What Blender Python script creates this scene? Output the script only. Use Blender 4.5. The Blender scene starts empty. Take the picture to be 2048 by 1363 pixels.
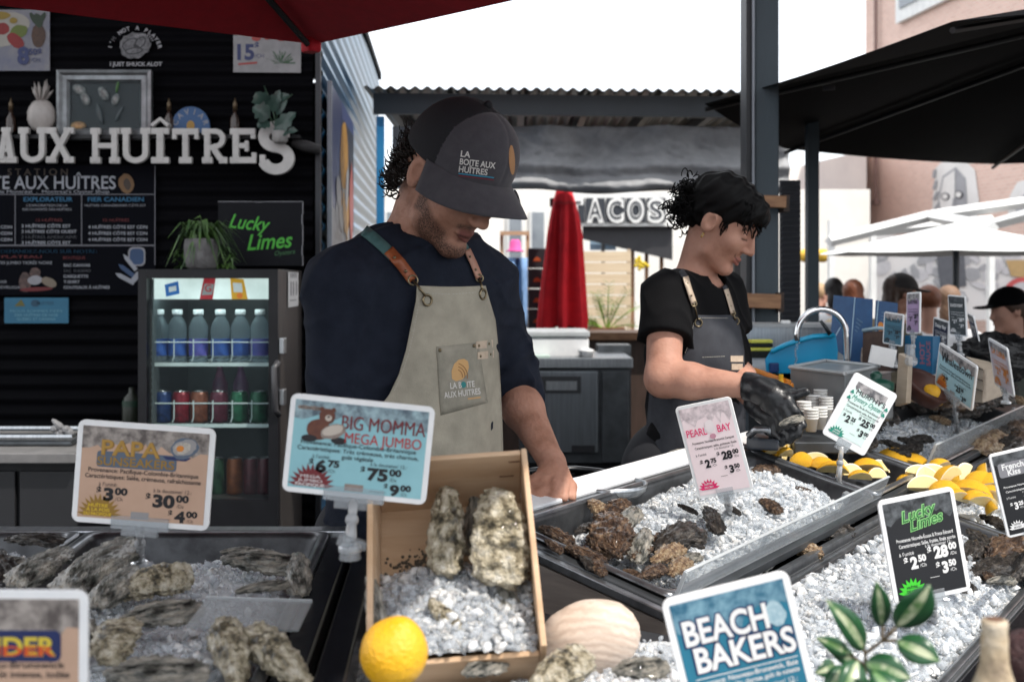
import bpy, math, random
import numpy as np
from mathutils import Vector, Matrix, noise
random.seed(7)
scene = bpy.context.scene
COL = scene.collection
R = math.radians
# camera
F, HZ, CX, EYE = 2300.0, 560.0, 1024.0, 1.40
cam_d = bpy.data.cameras.new("camera")
cam = bpy.data.objects.new("camera", cam_d)
COL.objects.link(cam)
cam.location = (0, 0, EYE)
cam.rotation_euler = (R(90), 0, 0)
cam_d.sensor_width = 36
cam_d.lens = F / 2048 * 36
cam_d.shift_y = -(681.5 - HZ) / 2048
cam_d.clip_start, cam_d.clip_end = 0.05, 800
cam_d.dof.use_dof = True
cam_d.dof.focus_distance = 2.25
cam_d.dof.aperture_fstop = 5.6
scene.camera = cam
# light
SUN_DIR = Vector((0.42, -0.36, 0.84)).normalized()
sun_d = bpy.data.lights.new("sun", 'SUN')
sun = bpy.data.objects.new("sun", sun_d)
COL.objects.link(sun)
sun.rotation_euler = SUN_DIR.to_track_quat('Z', 'Y').to_euler()
sun_d.energy, sun_d.angle, sun_d.color = 2.1, R(0.7), (1.0, 0.94, 0.86)
world = bpy.data.worlds.new("World")
scene.world = world
world.use_nodes = True
wn, wl = world.node_tree.nodes, world.node_tree.links
bg = wn["Background"]
bg.inputs[1].default_value = 0.12
sky = wn.new("ShaderNodeTexSky")
sky.sky_type, sky.sun_disc = 'NISHITA', False
sky.sun_elevation = math.asin(SUN_DIR.z)
sky.sun_rotation = math.atan2(SUN_DIR.x, SUN_DIR.y)
wtc = wn.new("ShaderNodeTexCoord")
wno = wn.new("ShaderNodeTexNoise")
wno.inputs["Scale"].default_value, wno.inputs["Detail"].default_value = 2.2, 6
wra = wn.new("ShaderNodeValToRGB")
wra.color_ramp.elements[0].position, wra.color_ramp.elements[1].position = 0.30, 0.55
wra.color_ramp.elements[0].color = (.62, .62, .62, 1)
wmx = wn.new("ShaderNodeMixRGB")
wmx.inputs[2].default_value = (6.9, 7.1, 7.4, 1)
wl.new(wtc.outputs["Generated"], wno.inputs["Vector"])
wl.new(wno.outputs[0], wra.inputs[0])
wl.new(wra.outputs[0], wmx.inputs[0])
wl.new(sky.outputs[0], wmx.inputs[1])
wl.new(wmx.outputs[0], bg.inputs[0])
scene.view_settings.view_transform = 'Standard'
scene.view_settings.look = 'None'
scene.view_settings.exposure = 1.2
scene.view_settings.gamma = 1.0
scene.render.engine = 'CYCLES'
scene.cycles.use_denoising = True
scene.cycles.max_bounces = 7
scene.cycles.transmission_bounces = 6
scene.cycles.transparent_max_bounces = 24
scene.cycles.sample_clamp_indirect = 4
scene.cycles.caustics_refractive = False
scene.cycles.caustics_reflective = False
def P(px, py, Y):
 return Vector(((px - CX) / F * Y, Y, EYE - (py - HZ) / F * Y))
def PZ(px, py, Z):
 return P(px, py, (EYE - Z) * F / (py - HZ))
# materials
MATS = {}
def mat(name, col=(.5, .5, .5), rough=.5, metal=0, col2=None, scale=12, bump=0, bscale=None, trans=0, ior=1.45,
  spec=.5, coat=0, emit=0, sss=0, stretch=(1, 1, 1), alpha=1, detail=5, lo=.35, hi=.65, kind='noise', sheen=0, bdist=.01):
 if name in MATS:
  return MATS[name]
 m = bpy.data.materials.new(name)
 m.use_nodes = True
 n, l = m.node_tree.nodes, m.node_tree.links
 b = n["Principled BSDF"]
 I = b.inputs
 I["Roughness"].default_value, I["Metallic"].default_value = rough, metal
 I["IOR"].default_value = ior
 I["Specular IOR Level"].default_value = spec
 I["Transmission Weight"].default_value = trans
 I["Coat Weight"].default_value = coat
 I["Alpha"].default_value = alpha
 if sheen:
  I["Sheen Weight"].default_value = sheen
 if sss:
  I["Subsurface Weight"].default_value = sss
  I["Subsurface Radius"].default_value = (.012, .006, .004)
  I["Subsurface Scale"].default_value = 1.0
 if col2 is None:
  col2 = tuple(c * .86 for c in col)
 tc = n.new("ShaderNodeTexCoord")
 mp = n.new("ShaderNodeMapping")
 mp.inputs["Scale"].default_value = stretch
 l.new(tc.outputs["Object"], mp.inputs["Vector"])
 if kind == 'voronoi':
  t = n.new("ShaderNodeTexVoronoi")
 elif kind == 'wave':
  t = n.new("ShaderNodeTexWave")
  t.inputs["Distortion"].default_value, t.inputs["Detail"].default_value = 4.0, 3
  t.inputs["Detail Scale"].default_value = 1.5
 else:
  t = n.new("ShaderNodeTexNoise")
  t.inputs["Detail"].default_value = detail
  t.inputs["Roughness"].default_value = .6
 t.inputs["Scale"].default_value = scale
 l.new(mp.outputs[0], t.inputs["Vector"])
 r = n.new("ShaderNodeValToRGB")
 r.color_ramp.elements[0].position, r.color_ramp.elements[1].position = lo, hi
 r.color_ramp.elements[0].color = (*col2, 1)
 r.color_ramp.elements[1].color = (*col, 1)
 fac = t.outputs["Fac"] if kind in ('noise', 'wave') else t.outputs["Distance"]
 l.new(fac, r.inputs[0])
 l.new(r.outputs[0], I["Base Color"])
 if emit:
  l.new(r.outputs[0], I["Emission Color"])
  I["Emission Strength"].default_value = emit
 if bump:
  t2 = n.new("ShaderNodeTexNoise")
  t2.inputs["Scale"].default_value = bscale or scale * 3
  t2.inputs["Detail"].default_value = 6
  l.new(mp.outputs[0], t2.inputs["Vector"])
  bu = n.new("ShaderNodeBump")
  bu.inputs["Strength"].default_value = bump
  bu.inputs["Distance"].default_value = bdist
  l.new(t2.outputs["Fac"], bu.inputs["Height"])
  l.new(bu.outputs[0], I["Normal"])
 MATS[name] = m
 return m
def ramp_mat(name, stops, scale, rough=.7, bump=.4, bscale=40, spec=.3, stretch=(1, 1, 1), detail=8, bdist=.01, coat=0, second=None):
 m = mat(name, rough=rough, bump=bump, bscale=bscale, scale=scale, spec=spec, stretch=stretch, detail=detail, bdist=bdist, coat=coat)
 r = [x for x in m.node_tree.nodes if x.type == 'VALTORGB'][0].color_ramp
 while len(r.elements) < len(stops):
  r.elements.new(.5)
 for e, (p, c) in zip(r.elements, stops):
  e.position, e.color = p, (*c, 1)
 return m
# objects
LOC = {}
def tag(o, label=None, cat=None, group=None, kind=None):
 if label: o["label"] = label
 if cat: o["category"] = cat
 if group: o["group"] = group
 if kind: o["kind"] = kind
 return o
def thing(name, label, cat, loc=(0, 0, 0), group=None):
 o = bpy.data.objects.new(name, None)
 o.empty_display_size = .05
 COL.objects.link(o)
 o.location = loc
 LOC[o.name] = Vector(loc)
 return tag(o, label, cat, group)
def basis(ex, ey, o):
 ex = Vector(ex).normalized()
 ey = Vector(ey)
 ey = (ey - ex * ey.dot(ex)).normalized()
 ez = ex.cross(ey)
 return Matrix(((ex.x, ey.x, ez.x, o[0]), (ex.y, ey.y, ez.y, o[1]), (ex.z, ey.z, ez.z, o[2]), (0, 0, 0, 1)))
TEXT = {}
def text_geo(s, bold=0., spacing=1.0, ext=0., bev=0., shear=0.):
 k = (s, bold, spacing, ext, bev, shear)
 if k not in TEXT:
  c = bpy.data.curves.new("t", 'FONT')
  c.body, c.offset, c.space_character = s, bold, spacing
  c.extrude, c.bevel_depth, c.shear = ext, bev, shear
  c.resolution_u = 4
  c.fill_mode = 'FRONT' if ext == 0 else 'BOTH'
  ob = bpy.data.objects.new("t", c)
  me = bpy.data.meshes.new_from_object(ob)
  v = [x.co.copy() for x in me.vertices]
  f = [tuple(p.vertices) for p in me.polygons]
  bpy.data.objects.remove(ob)
  bpy.data.curves.remove(c)
  bpy.data.meshes.remove(me)
  TEXT[k] = (v, f)
 return TEXT[k]
class MB:
 def __init__(s, T=None):
  s.v, s.f, s.m, s.T = [], [], [], T
 def add(s, vs, fs, mi=0):
  o = len(s.v)
  if s.T is not None:
   vs = [s.T @ Vector(p) for p in vs]
  s.v.extend([tuple(p) for p in vs])
  s.f.extend([tuple(i + o for i in q) for q in fs])
  s.m.extend([mi] * len(fs))
  return s
 def box(s, c, d, mi=0, rot=None):
  c = Vector(c)
  vs = []
  for z in (-.5, .5):
   for x, y in ((-.5, -.5), (.5, -.5), (.5, .5), (-.5, .5)):
    q = Vector((x * d[0], y * d[1], z * d[2]))
    vs.append(c + (rot @ q if rot is not None else q))
  return s.add(vs, [(3, 2, 1, 0), (4, 5, 6, 7), (0, 1, 5, 4), (1, 2, 6, 5), (2, 3, 7, 6), (3, 0, 4, 7)], mi)
 def hexa(s, b, t, mi=0):
  return s.add(list(b) + list(t), [(3, 2, 1, 0), (4, 5, 6, 7), (0, 1, 5, 4), (1, 2, 6, 5), (2, 3, 7, 6), (3, 0, 4, 7)], mi)
 def quad(s, a, b, c, d, mi=0):
  return s.add([a, b, c, d], [(0, 1, 2, 3)], mi)
 def prism(s, pts, z0, z1, mi=0):
  n = len(pts)
  vs = [(p[0], p[1], z0) for p in pts] + [(p[0], p[1], z1) for p in pts]
  fs = [tuple(range(n - 1, -1, -1)), tuple(range(n, 2 * n))]
  fs += [(i, (i + 1) % n, n + (i + 1) % n, n + i) for i in range(n)]
  return s.add(vs, fs, mi)
 def sheet(s, pts, z, mi=0):
  return s.add([(p[0], p[1], z) for p in pts], [tuple(range(len(pts)))], mi)
 def tube(s, pts, r, n=8, mi=0, caps=True, flat=1.0):
  pts = [Vector(p) for p in pts]
  if not hasattr(r, '__len__'):
   r = [r] * len(pts)
  vs, fs = [], []
  ref = Vector((0, 0, 1))
  d0 = (pts[1] - pts[0]).normalized()
  if abs(d0.z) > .9: ref = Vector((1, 0, 0))
  a = d0.cross(ref).normalized()
  for i, p in enumerate(pts):
   d = (pts[min(i + 1, len(pts) - 1)] - pts[max(i - 1, 0)])
   d = d.normalized() if d.length > 1e-9 else d0
   a = (a - d * a.dot(d))
   a = a.normalized() if a.length > 1e-6 else d.orthogonal().normalized()
   b = d.cross(a)
   for k in range(n):
    t = 2 * math.pi * k / n
    vs.append(p + (a * math.cos(t) + b * math.sin(t) * flat) * r[i])
  for i in range(len(pts) - 1):
   for k in range(n):
    k2 = (k + 1) % n
    fs.append((i * n + k, i * n + k2, (i + 1) * n + k2, (i + 1) * n + k))
  if caps:
   fs.append(tuple(range(n - 1, -1, -1)))
   fs.append(tuple((len(pts) - 1) * n + k for k in range(n)))
  return s.add(vs, fs, mi)
 def cyl(s, a, b, r, r2=None, n=16, mi=0):
  return s.tube([a, b], [r, r if r2 is None else r2], n, mi)
 def lathe(s, prof, c, n=20, mi=0, ax=None, close=True):
  c = Vector(c)
  Rm = Matrix.Identity(3) if ax is None else Vector((0, 0, 1)).rotation_difference(Vector(ax)).to_matrix()
  vs, fs = [], []
  for r, h in prof:
   for k in range(n):
    t = 2 * math.pi * k / n
    vs.append(c + Rm @ Vector((r * math.cos(t), r * math.sin(t), h)))
  for i in range(len(prof) - 1):
   for k in range(n):
    k2 = (k + 1) % n
    fs.append((i * n + k, i * n + k2, (i + 1) * n + k2, (i + 1) * n + k))
  if close:
   fs.append(tuple(range(n - 1, -1, -1)))
   fs.append(tuple((len(prof) - 1) * n + k for k in range(n)))
  return s.add(vs, fs, mi)
 def ball(s, c, r, nu=16, nv=10, mi=0, rot=None):
  if not hasattr(r, '__len__'): r = (r, r, r)
  c = Vector(c)
  vs, fs = [], []
  for j in range(nv + 1):
   ph = math.pi * j / nv
   for i in range(nu):
    t = 2 * math.pi * i / nu
    q = Vector((r[0] * math.sin(ph) * math.cos(t), r[1] * math.sin(ph) * math.sin(t), r[2] * math.cos(ph)))
    vs.append(c + (rot @ q if rot is not None else q))
  for j in range(nv):
   for i in range(nu):
    fs.append((j * nu + i, (j + 1) * nu + i, (j + 1) * nu + (i + 1) % nu, j * nu + (i + 1) % nu))
  return s.add(vs, fs, mi)
 def grid(s, fn, nu, nv, mi=0, close_u=False):
  vs = [fn(i / (nu if close_u else nu - 1), j / (nv - 1)) for j in range(nv) for i in range(nu)]
  fs = []
  for j in range(nv - 1):
   for i in range(nu if close_u else nu - 1):
    i2 = (i + 1) % nu
    fs.append((j * nu + i, j * nu + i2, (j + 1) * nu + i2, (j + 1) * nu + i))
  return s.add(vs, fs, mi)
 def text(s, t, x, y, size, mi=0, z=0., align='c', bold=0., sx=1., rot=0., spacing=1., ext=0., bev=0., width=None, shear=0.):
  if 'M' in t and bold > 0:
   for k in (-1, 1): s.text(t, x + k * size * bold * .55, y, size, mi, z + k * .00004, align, 0, sx, rot, spacing, ext, bev, width, shear)
   return s
  v, f = text_geo(t, bold, spacing, ext, bev, shear)
  if not v: return s
  x0, x1 = min(p.x for p in v), max(p.x for p in v)
  if width: sx = width / max(1e-6, (x1 - x0) * size)
  off = {'c': (x0 + x1) / 2, 'l': x0, 'r': x1}[align]
  ca, sa = math.cos(rot), math.sin(rot)
  out = []
  for p in v:
   a, b = (p.x - off) * size * sx, p.y * size
   out.append((x + a * ca - b * sa, y + a * sa + b * ca, z + p.z * size))
  return s.add(out, f, mi)
 def build(s, name, mats, root=None, smooth=False, bevel=0, label=None, cat=None, group=None, kind=None, solid=0, sub=0, origin=None):
  if not isinstance(mats, (list, tuple)): mats = [mats]
  off = Vector((0, 0, 0))
  r = root
  while r is not None:
   off += LOC[r.name]
   r = r.parent
  if root is None:
   if origin is None:
    a = np.array(s.v)
    off = Vector(((a[:, 0].min() + a[:, 0].max()) / 2, (a[:, 1].min() + a[:, 1].max()) / 2, a[:, 2].min()))
   else:
    off = Vector(origin)
  me = bpy.data.meshes.new(name)
  a = np.array(s.v, dtype=np.float64).reshape(-1, 3) - np.array(off)
  me.from_pydata(a.tolist(), [], s.f)
  for m_ in mats: me.materials.append(m_)
  if len(mats) > 1: me.polygons.foreach_set("material_index", s.m)
  if smooth: me.polygons.foreach_set("use_smooth", [True] * len(me.polygons))
  me.update()
  o = bpy.data.objects.new(name, me)
  COL.objects.link(o)
  if root is None:
   o.location = off
   LOC[o.name] = off
  else:
   o.parent = root
   LOC[o.name] = Vector((0, 0, 0))
  if bevel:
   b = o.modifiers.new("bevel", 'BEVEL')
   b.width, b.segments, b.limit_method, b.angle_limit = bevel, 2, 'ANGLE', R(35)
  if solid:
   b = o.modifiers.new("solid", 'SOLIDIFY')
   b.thickness, b.offset = solid, 0
  if sub:
   b = o.modifiers.new("sub", 'SUBSURF')
   b.levels = b.render_levels = sub
  return tag(o, label, cat, group, kind)
def copy_tree(o, parent=None):
 c = o.copy()
 COL.objects.link(c)
 if parent is not None: c.parent = parent
 LOC[c.name] = LOC.get(o.name, Vector((0, 0, 0)))
 for ch in list(o.children): copy_tree(ch, c)
 return c
def rrect(w, h, r, n=4, x0=0., y0=0.):
 pts = []
 for cx, cy, a0 in ((w - r, r, -90), (w - r, h - r, 0), (r, h - r, 90), (r, r, 180)):
  for k in range(n + 1):
   a = R(a0 + 90 * k / n)
   pts.append((x0 + cx + r * math.cos(a), y0 + cy + r * math.sin(a)))
 return pts
def ell(cx, cy, rx, ry, n=24, rot=0., wob=0., seed=0):
 rnd = random.Random(seed)
 out = []
 for k in range(n):
  a = 2 * math.pi * k / n
  q = 1 + wob * (rnd.random() - .5)
  x, y = rx * q * math.cos(a), ry * q * math.sin(a)
  out.append((cx + x * math.cos(rot) - y * math.sin(rot), cy + x * math.sin(rot) + y * math.cos(rot)))
 return out
def fbm(p, s, o=4):
 return noise.fractal(Vector(p) * s, 1.0, 2.0, o)
# signed-distance sculpting
def snet(fn, lo, hi, h):
 lo = np.array(lo, float)
 n = np.ceil((np.array(hi, float) - lo) / h).astype(int) + 1
 ax = [(lo[i] + h * np.arange(n[i])).astype(np.float32) for i in range(3)]
 q = 4
 axc = [np.append(a[::q], a[-1] + h * q).astype(np.float32) for a in ax]
 Dc = fn(*np.meshgrid(*axc, indexing='ij')).astype(np.float32)
 D = Dc
 for k in range(3): D = np.repeat(D, q, axis=k)
 D = np.ascontiguousarray(D[:n[0], :n[1], :n[2]])
 near = np.abs(Dc) < h * q * 2.6
 for k in range(3): near = np.repeat(near, q, axis=k)
 near = near[:n[0], :n[1], :n[2]]
 I, J, K = np.nonzero(near)
 D[I, J, K] = fn(ax[0][I], ax[1][J], ax[2][K])
 S = D < 0
 c = np.zeros(n - 1, np.int8)
 corners = [(i, j, k) for i in (0, 1) for j in (0, 1) for k in (0, 1)]
 for i, j, k in corners:
  c += S[i:n[0] - 1 + i, j:n[1] - 1 + j, k:n[2] - 1 + k]
 act = (c > 0) & (c < 8)
 idx = -np.ones(n - 1, np.int64)
 cells = np.argwhere(act)
 idx[act] = np.arange(len(cells))
 acc = np.zeros((len(cells), 3))
 num = np.zeros(len(cells))
 for a in corners:
  for axis in range(3):
   if a[axis]: continue
   b = list(a)
   b[axis] = 1
   da = D[cells[:, 0] + a[0], cells[:, 1] + a[1], cells[:, 2] + a[2]]
   db = D[cells[:, 0] + b[0], cells[:, 1] + b[1], cells[:, 2] + b[2]]
   m = (da < 0) != (db < 0)
   t = da[m] / (da[m] - db[m])
   q = np.array(a, float)[None, :].repeat(m.sum(), 0)
   q[:, axis] += t
   acc[m] += q
   num[m] += 1
 V = lo + h * (cells + acc / num[:, None])
 faces = []
 for axis in range(3):
  sa = [slice(None)] * 3
  sb = [slice(None)] * 3
  sa[axis], sb[axis] = slice(0, -1), slice(1, None)
  A, B = S[tuple(sa)], S[tuple(sb)]
  E = np.argwhere(A != B)
  o1, o2 = (axis + 1) % 3, (axis + 2) % 3
  ok = (E[:, o1] > 0) & (E[:, o2] > 0) & (E[:, o1] < n[o1] - 1) & (E[:, o2] < n[o2] - 1)
  E = E[ok]
  ins = A[E[:, 0], E[:, 1], E[:, 2]]
  q = []
  for d1, d2 in ((-1, -1), (0, -1), (0, 0), (-1, 0)):
   e = E.copy()
   e[:, o1] += d1
   e[:, o2] += d2
   q.append(idx[e[:, 0], e[:, 1], e[:, 2]])
  Q = np.stack(q, 1)
  Q[~ins] = Q[~ins][:, ::-1]
  faces.append(Q)
 return V, np.concatenate(faces)
def smin(a, b, k):
 h = np.clip(.5 + .5 * (b - a) / k, 0, 1)
 return b * (1 - h) + a * h - k * h * (1 - h)
def smax(a, b, k):
 return -smin(-a, -b, k)
def s_cap(X, Y, Z, a, b, r1, r2=None):
 a, b = np.array(a, np.float32), np.array(b, np.float32)
 r2 = r1 if r2 is None else r2
 d = b - a
 px, py, pz = X - a[0], Y - a[1], Z - a[2]
 t = np.clip((px * d[0] + py * d[1] + pz * d[2]) / max(1e-9, float(d @ d)), 0, 1)
 return np.sqrt((px - t * d[0]) ** 2 + (py - t * d[1]) ** 2 + (pz - t * d[2]) ** 2) - (r1 + (r2 - r1) * t)
def s_ell(X, Y, Z, c, r, M3=None):
 px, py, pz = X - c[0], Y - c[1], Z - c[2]
 if M3 is not None:
  M3 = np.array(M3, np.float32)
  px, py, pz = (M3[0, 0] * px + M3[0, 1] * py + M3[0, 2] * pz, M3[1, 0] * px + M3[1, 1] * py + M3[1, 2] * pz,
  M3[2, 0] * px + M3[2, 1] * py + M3[2, 2] * pz)
 k0 = np.sqrt((px / r[0]) ** 2 + (py / r[1]) ** 2 + (pz / r[2]) ** 2)
 k1 = np.sqrt((px / r[0] ** 2) ** 2 + (py / r[1] ** 2) ** 2 + (pz / r[2] ** 2) ** 2)
 return k0 * (k0 - 1) / np.maximum(k1, 1e-6)
def sdf_build(fn, lo, hi, h, name, mats, root, mi_fn=None, masks=None, label=None, smooth_it=1):
 V, Fc = snet(fn, lo, hi, h)
 for _ in range(smooth_it):
  acc = np.zeros_like(V)
  cnt = np.zeros(len(V))
  for k in range(4):
   a, b = Fc[:, k], Fc[:, (k + 1) % 4]
   np.add.at(acc, a, V[b]); np.add.at(cnt, a, 1)
   np.add.at(acc, b, V[a]); np.add.at(cnt, b, 1)
  V = V * .5 + .5 * acc / np.maximum(cnt, 1)[:, None]
 mb = MB()
 mb.v = [tuple(p) for p in V.tolist()]
 mb.f = [tuple(q) for q in Fc.tolist()]
 if mi_fn is not None:
  cen = V[Fc].mean(1)
  mb.m = [int(i) for i in mi_fn(cen)]
 else:
  mb.m = [0] * len(mb.f)
 o = mb.build(name, mats, root, smooth=True, label=label)
 if masks is not None:
  at = o.data.attributes.new("mask", 'FLOAT_COLOR', 'POINT')
  at.data.foreach_set("color", np.clip(masks(V), 0, 1).astype(np.float32).ravel())
 return o
# MATERIALS
black_metal = mat("black_metal", (.008, .0085, .011), .42, col2=(.004, .004, .0055), scale=6, bump=.05, spec=.35)
wall_black = mat("black_siding", (.0028, .0028, .0038), .7, col2=(.0016, .0016, .0024), scale=3, stretch=(1, 1, 6), spec=.05)
wall_blue = mat("blue_siding", (.010, .135, .27), .28, .35, col2=(.006, .09, .20), scale=3, stretch=(1, .4, 3))
post_paint = mat("slate_post_paint", (.040, .058, .072), .55, col2=(.030, .044, .055), scale=5, bump=.15, bscale=60, stretch=(1, 1, .3))
post_dark = mat("dark_post_paint", (.010, .011, .014), .5, scale=5)
post_blue = mat("blue_post_paint", (.02, .19, .40), .45, col2=(.015, .14, .31), scale=4)
trim_grey = mat("grey_trim", (.22, .24, .27), .45, .3, scale=6)
steel = mat("brushed_steel", (.42, .44, .46), .30, .9, col2=(.30, .32, .34), scale=5, stretch=(30, 2, 2), bump=.04)
steel_dark = mat("worn_dark_steel", (.10, .11, .12), .38, .7, col2=(.06, .065, .07), scale=9, bump=.06)
steel_pan = mat("pan_steel", (.30, .31, .33), .28, .85, col2=(.12, .13, .14), scale=14, bump=.05)
steel_white = mat("white_coated_metal", (.80, .81, .82), .35, 0, col2=(.70, .71, .73), scale=20, bump=.03)
chrome = mat("chrome", (.75, .75, .76), .10, 1.0, scale=4)
letter_white = mat("letter_white", (.46, .445, .43), .55, col2=(.36, .35, .34), scale=14, bump=.1)
white_paint = mat("white_paint", (.78, .78, .76), .5, col2=(.66, .66, .65), scale=6)
white_plastic = mat("white_plastic", (.80, .80, .80), .35, col2=(.74, .75, .76), scale=30, spec=.5)
paper_white = mat("paper_white", (.72, .72, .71), .6, col2=(.66, .66, .66), scale=20)
print_black = mat("print_black", (.012, .012, .015), .5, scale=40)
print_white = mat("print_white", (.75, .75, .75), .5, scale=40)
print_grey = mat("print_grey", (.22, .22, .24), .5, scale=40)
print_red = mat("print_red", (.42, .03, .03), .5, scale=40)
print_darkred = mat("print_dark_red", (.16, .02, .025), .5, scale=60)
print_pink = mat("print_pink", (.75, .03, .16), .5, scale=40)
print_blue = mat("print_blue", (.02, .20, .45), .5, scale=40)
print_navy = mat("print_navy", (.015, .025, .10), .5, scale=40)
print_orange = mat("print_orange", (.62, .22, .03), .5, scale=40)
print_yellow = mat("print_yellow", (.70, .48, .03), .5, scale=40)
print_gold = mat("print_gold", (.30, .17, .03), .5, scale=40)
print_green = mat("print_green", (.10, .40, .09), .5, scale=40)
print_teal = mat("print_teal", (.02, .25, .18), .5, scale=40)
print_brown = mat("print_brown", (.10, .045, .03), .5, scale=40)
wood_light = mat("light_plywood", (.58, .41, .27), .6, col2=(.45, .29, .17), scale=3, stretch=(1.2, 9, 9), bump=.12, bscale=40, detail=8)
wood_pale = mat("pale_pine", (.50, .42, .33), .6, col2=(.42, .34, .26), scale=5, stretch=(2, 2, 12), bump=.08)
wood_taupe = mat("weathered_taupe_board", (.22, .19, .165), .6, col2=(.16, .135, .12), scale=4, stretch=(2, 2, 14), bump=.1)
wood_brown = mat("brown_timber", (.30, .16, .08), .55, col2=(.19, .09, .045), scale=5, stretch=(2, 10, 10), bump=.1)
red_cloth = mat("red_canopy_cloth", (.55, .006, .020), .8, col2=(.47, .005, .017), scale=30, bump=.08, bscale=400, sheen=.1)
red_cloth2 = mat("bright_red_cloth", (.78, .014, .028), .8, col2=(.62, .010, .022), scale=8, bump=.08, bscale=200)
black_cloth = mat("black_canopy_cloth", (.0018, .0021, .003), .9, col2=(.0012, .0014, .002), scale=30, spec=.08, bump=.05, bscale=400)
grey_tarp = mat("grey_tarpaulin", (.31, .315, .325), .6, col2=(.22, .225, .235), scale=5, bump=.2, bscale=12)
asphalt = mat("asphalt", (.06, .06, .06), .9, col2=(.035, .035, .036), scale=60, bump=.3)
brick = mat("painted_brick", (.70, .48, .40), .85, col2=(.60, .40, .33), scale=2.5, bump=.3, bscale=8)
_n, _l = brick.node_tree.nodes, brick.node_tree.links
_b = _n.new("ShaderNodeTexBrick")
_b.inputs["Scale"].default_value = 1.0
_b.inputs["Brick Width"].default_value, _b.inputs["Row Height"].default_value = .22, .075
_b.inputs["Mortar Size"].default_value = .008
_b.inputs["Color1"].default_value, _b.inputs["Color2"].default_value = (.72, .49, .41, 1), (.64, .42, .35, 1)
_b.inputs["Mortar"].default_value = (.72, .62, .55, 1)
_tc = _n.new("ShaderNodeTexCoord")
_sp = _n.new("ShaderNodeSeparateXYZ"); _cb = _n.new("ShaderNodeCombineXYZ")
_l.new(_tc.outputs["Object"], _sp.inputs[0])
_l.new(_sp.outputs["Y"], _cb.inputs["X"]); _l.new(_sp.outputs["Z"], _cb.inputs["Y"])
_l.new(_cb.outputs[0], _b.inputs["Vector"])
_l.new(_b.outputs["Color"], _n["Principled BSDF"].inputs["Base Color"])
glass_dark = mat("window_glass", (.25, .28, .30), .08, col2=(.15, .17, .2), scale=2, spec=.8)
terracotta = mat("concrete_grey", (.30, .29, .28), .85, col2=(.20, .195, .19), scale=18, bump=.3)
leaf_green = mat("leaf_green", (.07, .17, .03), .45, col2=(.035, .10, .02), scale=8)
leaf_dark = mat("leaf_dark", (.022, .06, .028), .4, col2=(.012, .035, .018), scale=8)
leaf_cream = mat("leaf_cream", (.50, .52, .36), .45, col2=(.35, .42, .22), scale=14)
def thin_glass(name, tint, refl, fac, rough=.03):
 m = bpy.data.materials.new(name)
 m.use_nodes = True
 n, l = m.node_tree.nodes, m.node_tree.links
 n.clear()
 o = n.new("ShaderNodeOutputMaterial")
 mx = n.new("ShaderNodeMixShader")
 t = n.new("ShaderNodeBsdfTransparent")
 g = n.new("ShaderNodeBsdfPrincipled")
 t.inputs[0].default_value = (*tint, 1)
 g.inputs["Base Color"].default_value = (*refl, 1)
 g.inputs["Roughness"].default_value = rough
 no = n.new("ShaderNodeTexNoise")
 no.inputs["Scale"].default_value = 9
 mr = n.new("ShaderNodeMapRange")
 mr.inputs["To Min"].default_value, mr.inputs["To Max"].default_value = fac * .6, fac * 1.4
 tc = n.new("ShaderNodeTexCoord")
 l.new(tc.outputs["Object"], no.inputs["Vector"])
 l.new(no.outputs["Fac"], mr.inputs[0])
 l.new(mr.outputs[0], mx.inputs[0])
 l.new(t.outputs[0], mx.inputs[1])
 l.new(g.outputs[0], mx.inputs[2])
 l.new(mx.outputs[0], o.inputs[0])
 MATS[name] = m
 return m
pane = thin_glass("door_glass", (.93, .97, .97), (.05, .06, .07), .10)
acrylic = thin_glass("clear_acrylic", (.86, .88, .89), (.62, .65, .68), .26, .12)
acrylic_dim = thin_glass("scuffed_acrylic", (.80, .82, .83), (.55, .57, .58), .30, .2)
pet = thin_glass("clear_bottle_plastic", (.86, .92, .95), (.60, .72, .78), .17, .06)
# GROUND
MB().grid(lambda u, v: ((u - .5) * 400, -60 + v * 400, 0.0), 9, 9).build("ground", asphalt, kind="structure", origin=(0, 0, 0))
# MARKET KIOSK (black front, blue side)
KY = 5.10
KX = (640 - CX) / F * KY
SD = Vector((-.0626, 1, 0)).normalized()
kiosk = thing("market_kiosk", "black market kiosk with corrugated siding and a blue side wall", "kiosk", (-1.9, KY, 0))
def corrugated(p0, ex, L, z0, z1, pitch, amp, out, per=8):
 mb = MB()
 n = int((z1 - z0) / pitch * per)
 vs = []
 for i in range(n + 1):
  z = z0 + (z1 - z0) * i / n
  d = amp * math.sin(2 * math.pi * i / per)
  for t in (0, L):
   vs.append(Vector(p0) + Vector(ex) * t + Vector(out) * d + Vector((0, 0, z)))
 mb.add(vs, [(2 * i, 2 * i + 1, 2 * i + 3, 2 * i + 2) for i in range(n)])
 return mb
corrugated((-3.2, KY, 0), (1, 0, 0), 3.2 + KX - .03, 0, 3.0, .066, .008, (0, -1, 0)).build("front_wall", wall_black, kiosk, smooth=True)
side_out = Vector((SD.y, -SD.x, 0))
b = corrugated((KX, KY + .02, 0), SD, 4.78, 0, 3.12, .085, .011, side_out)
b.build("side_wall", wall_blue, kiosk, smooth=True)
mb = MB()
mb.box((KX - .006, KY - .006, 1.5), (.022, .03, 3.0))
mb.build("corner_trim", mat("dark_corner_trim", (.02, .022, .028), .5), kiosk)
mb = MB()
e = Vector((KX, KY, 0)) + SD * 4.8
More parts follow.
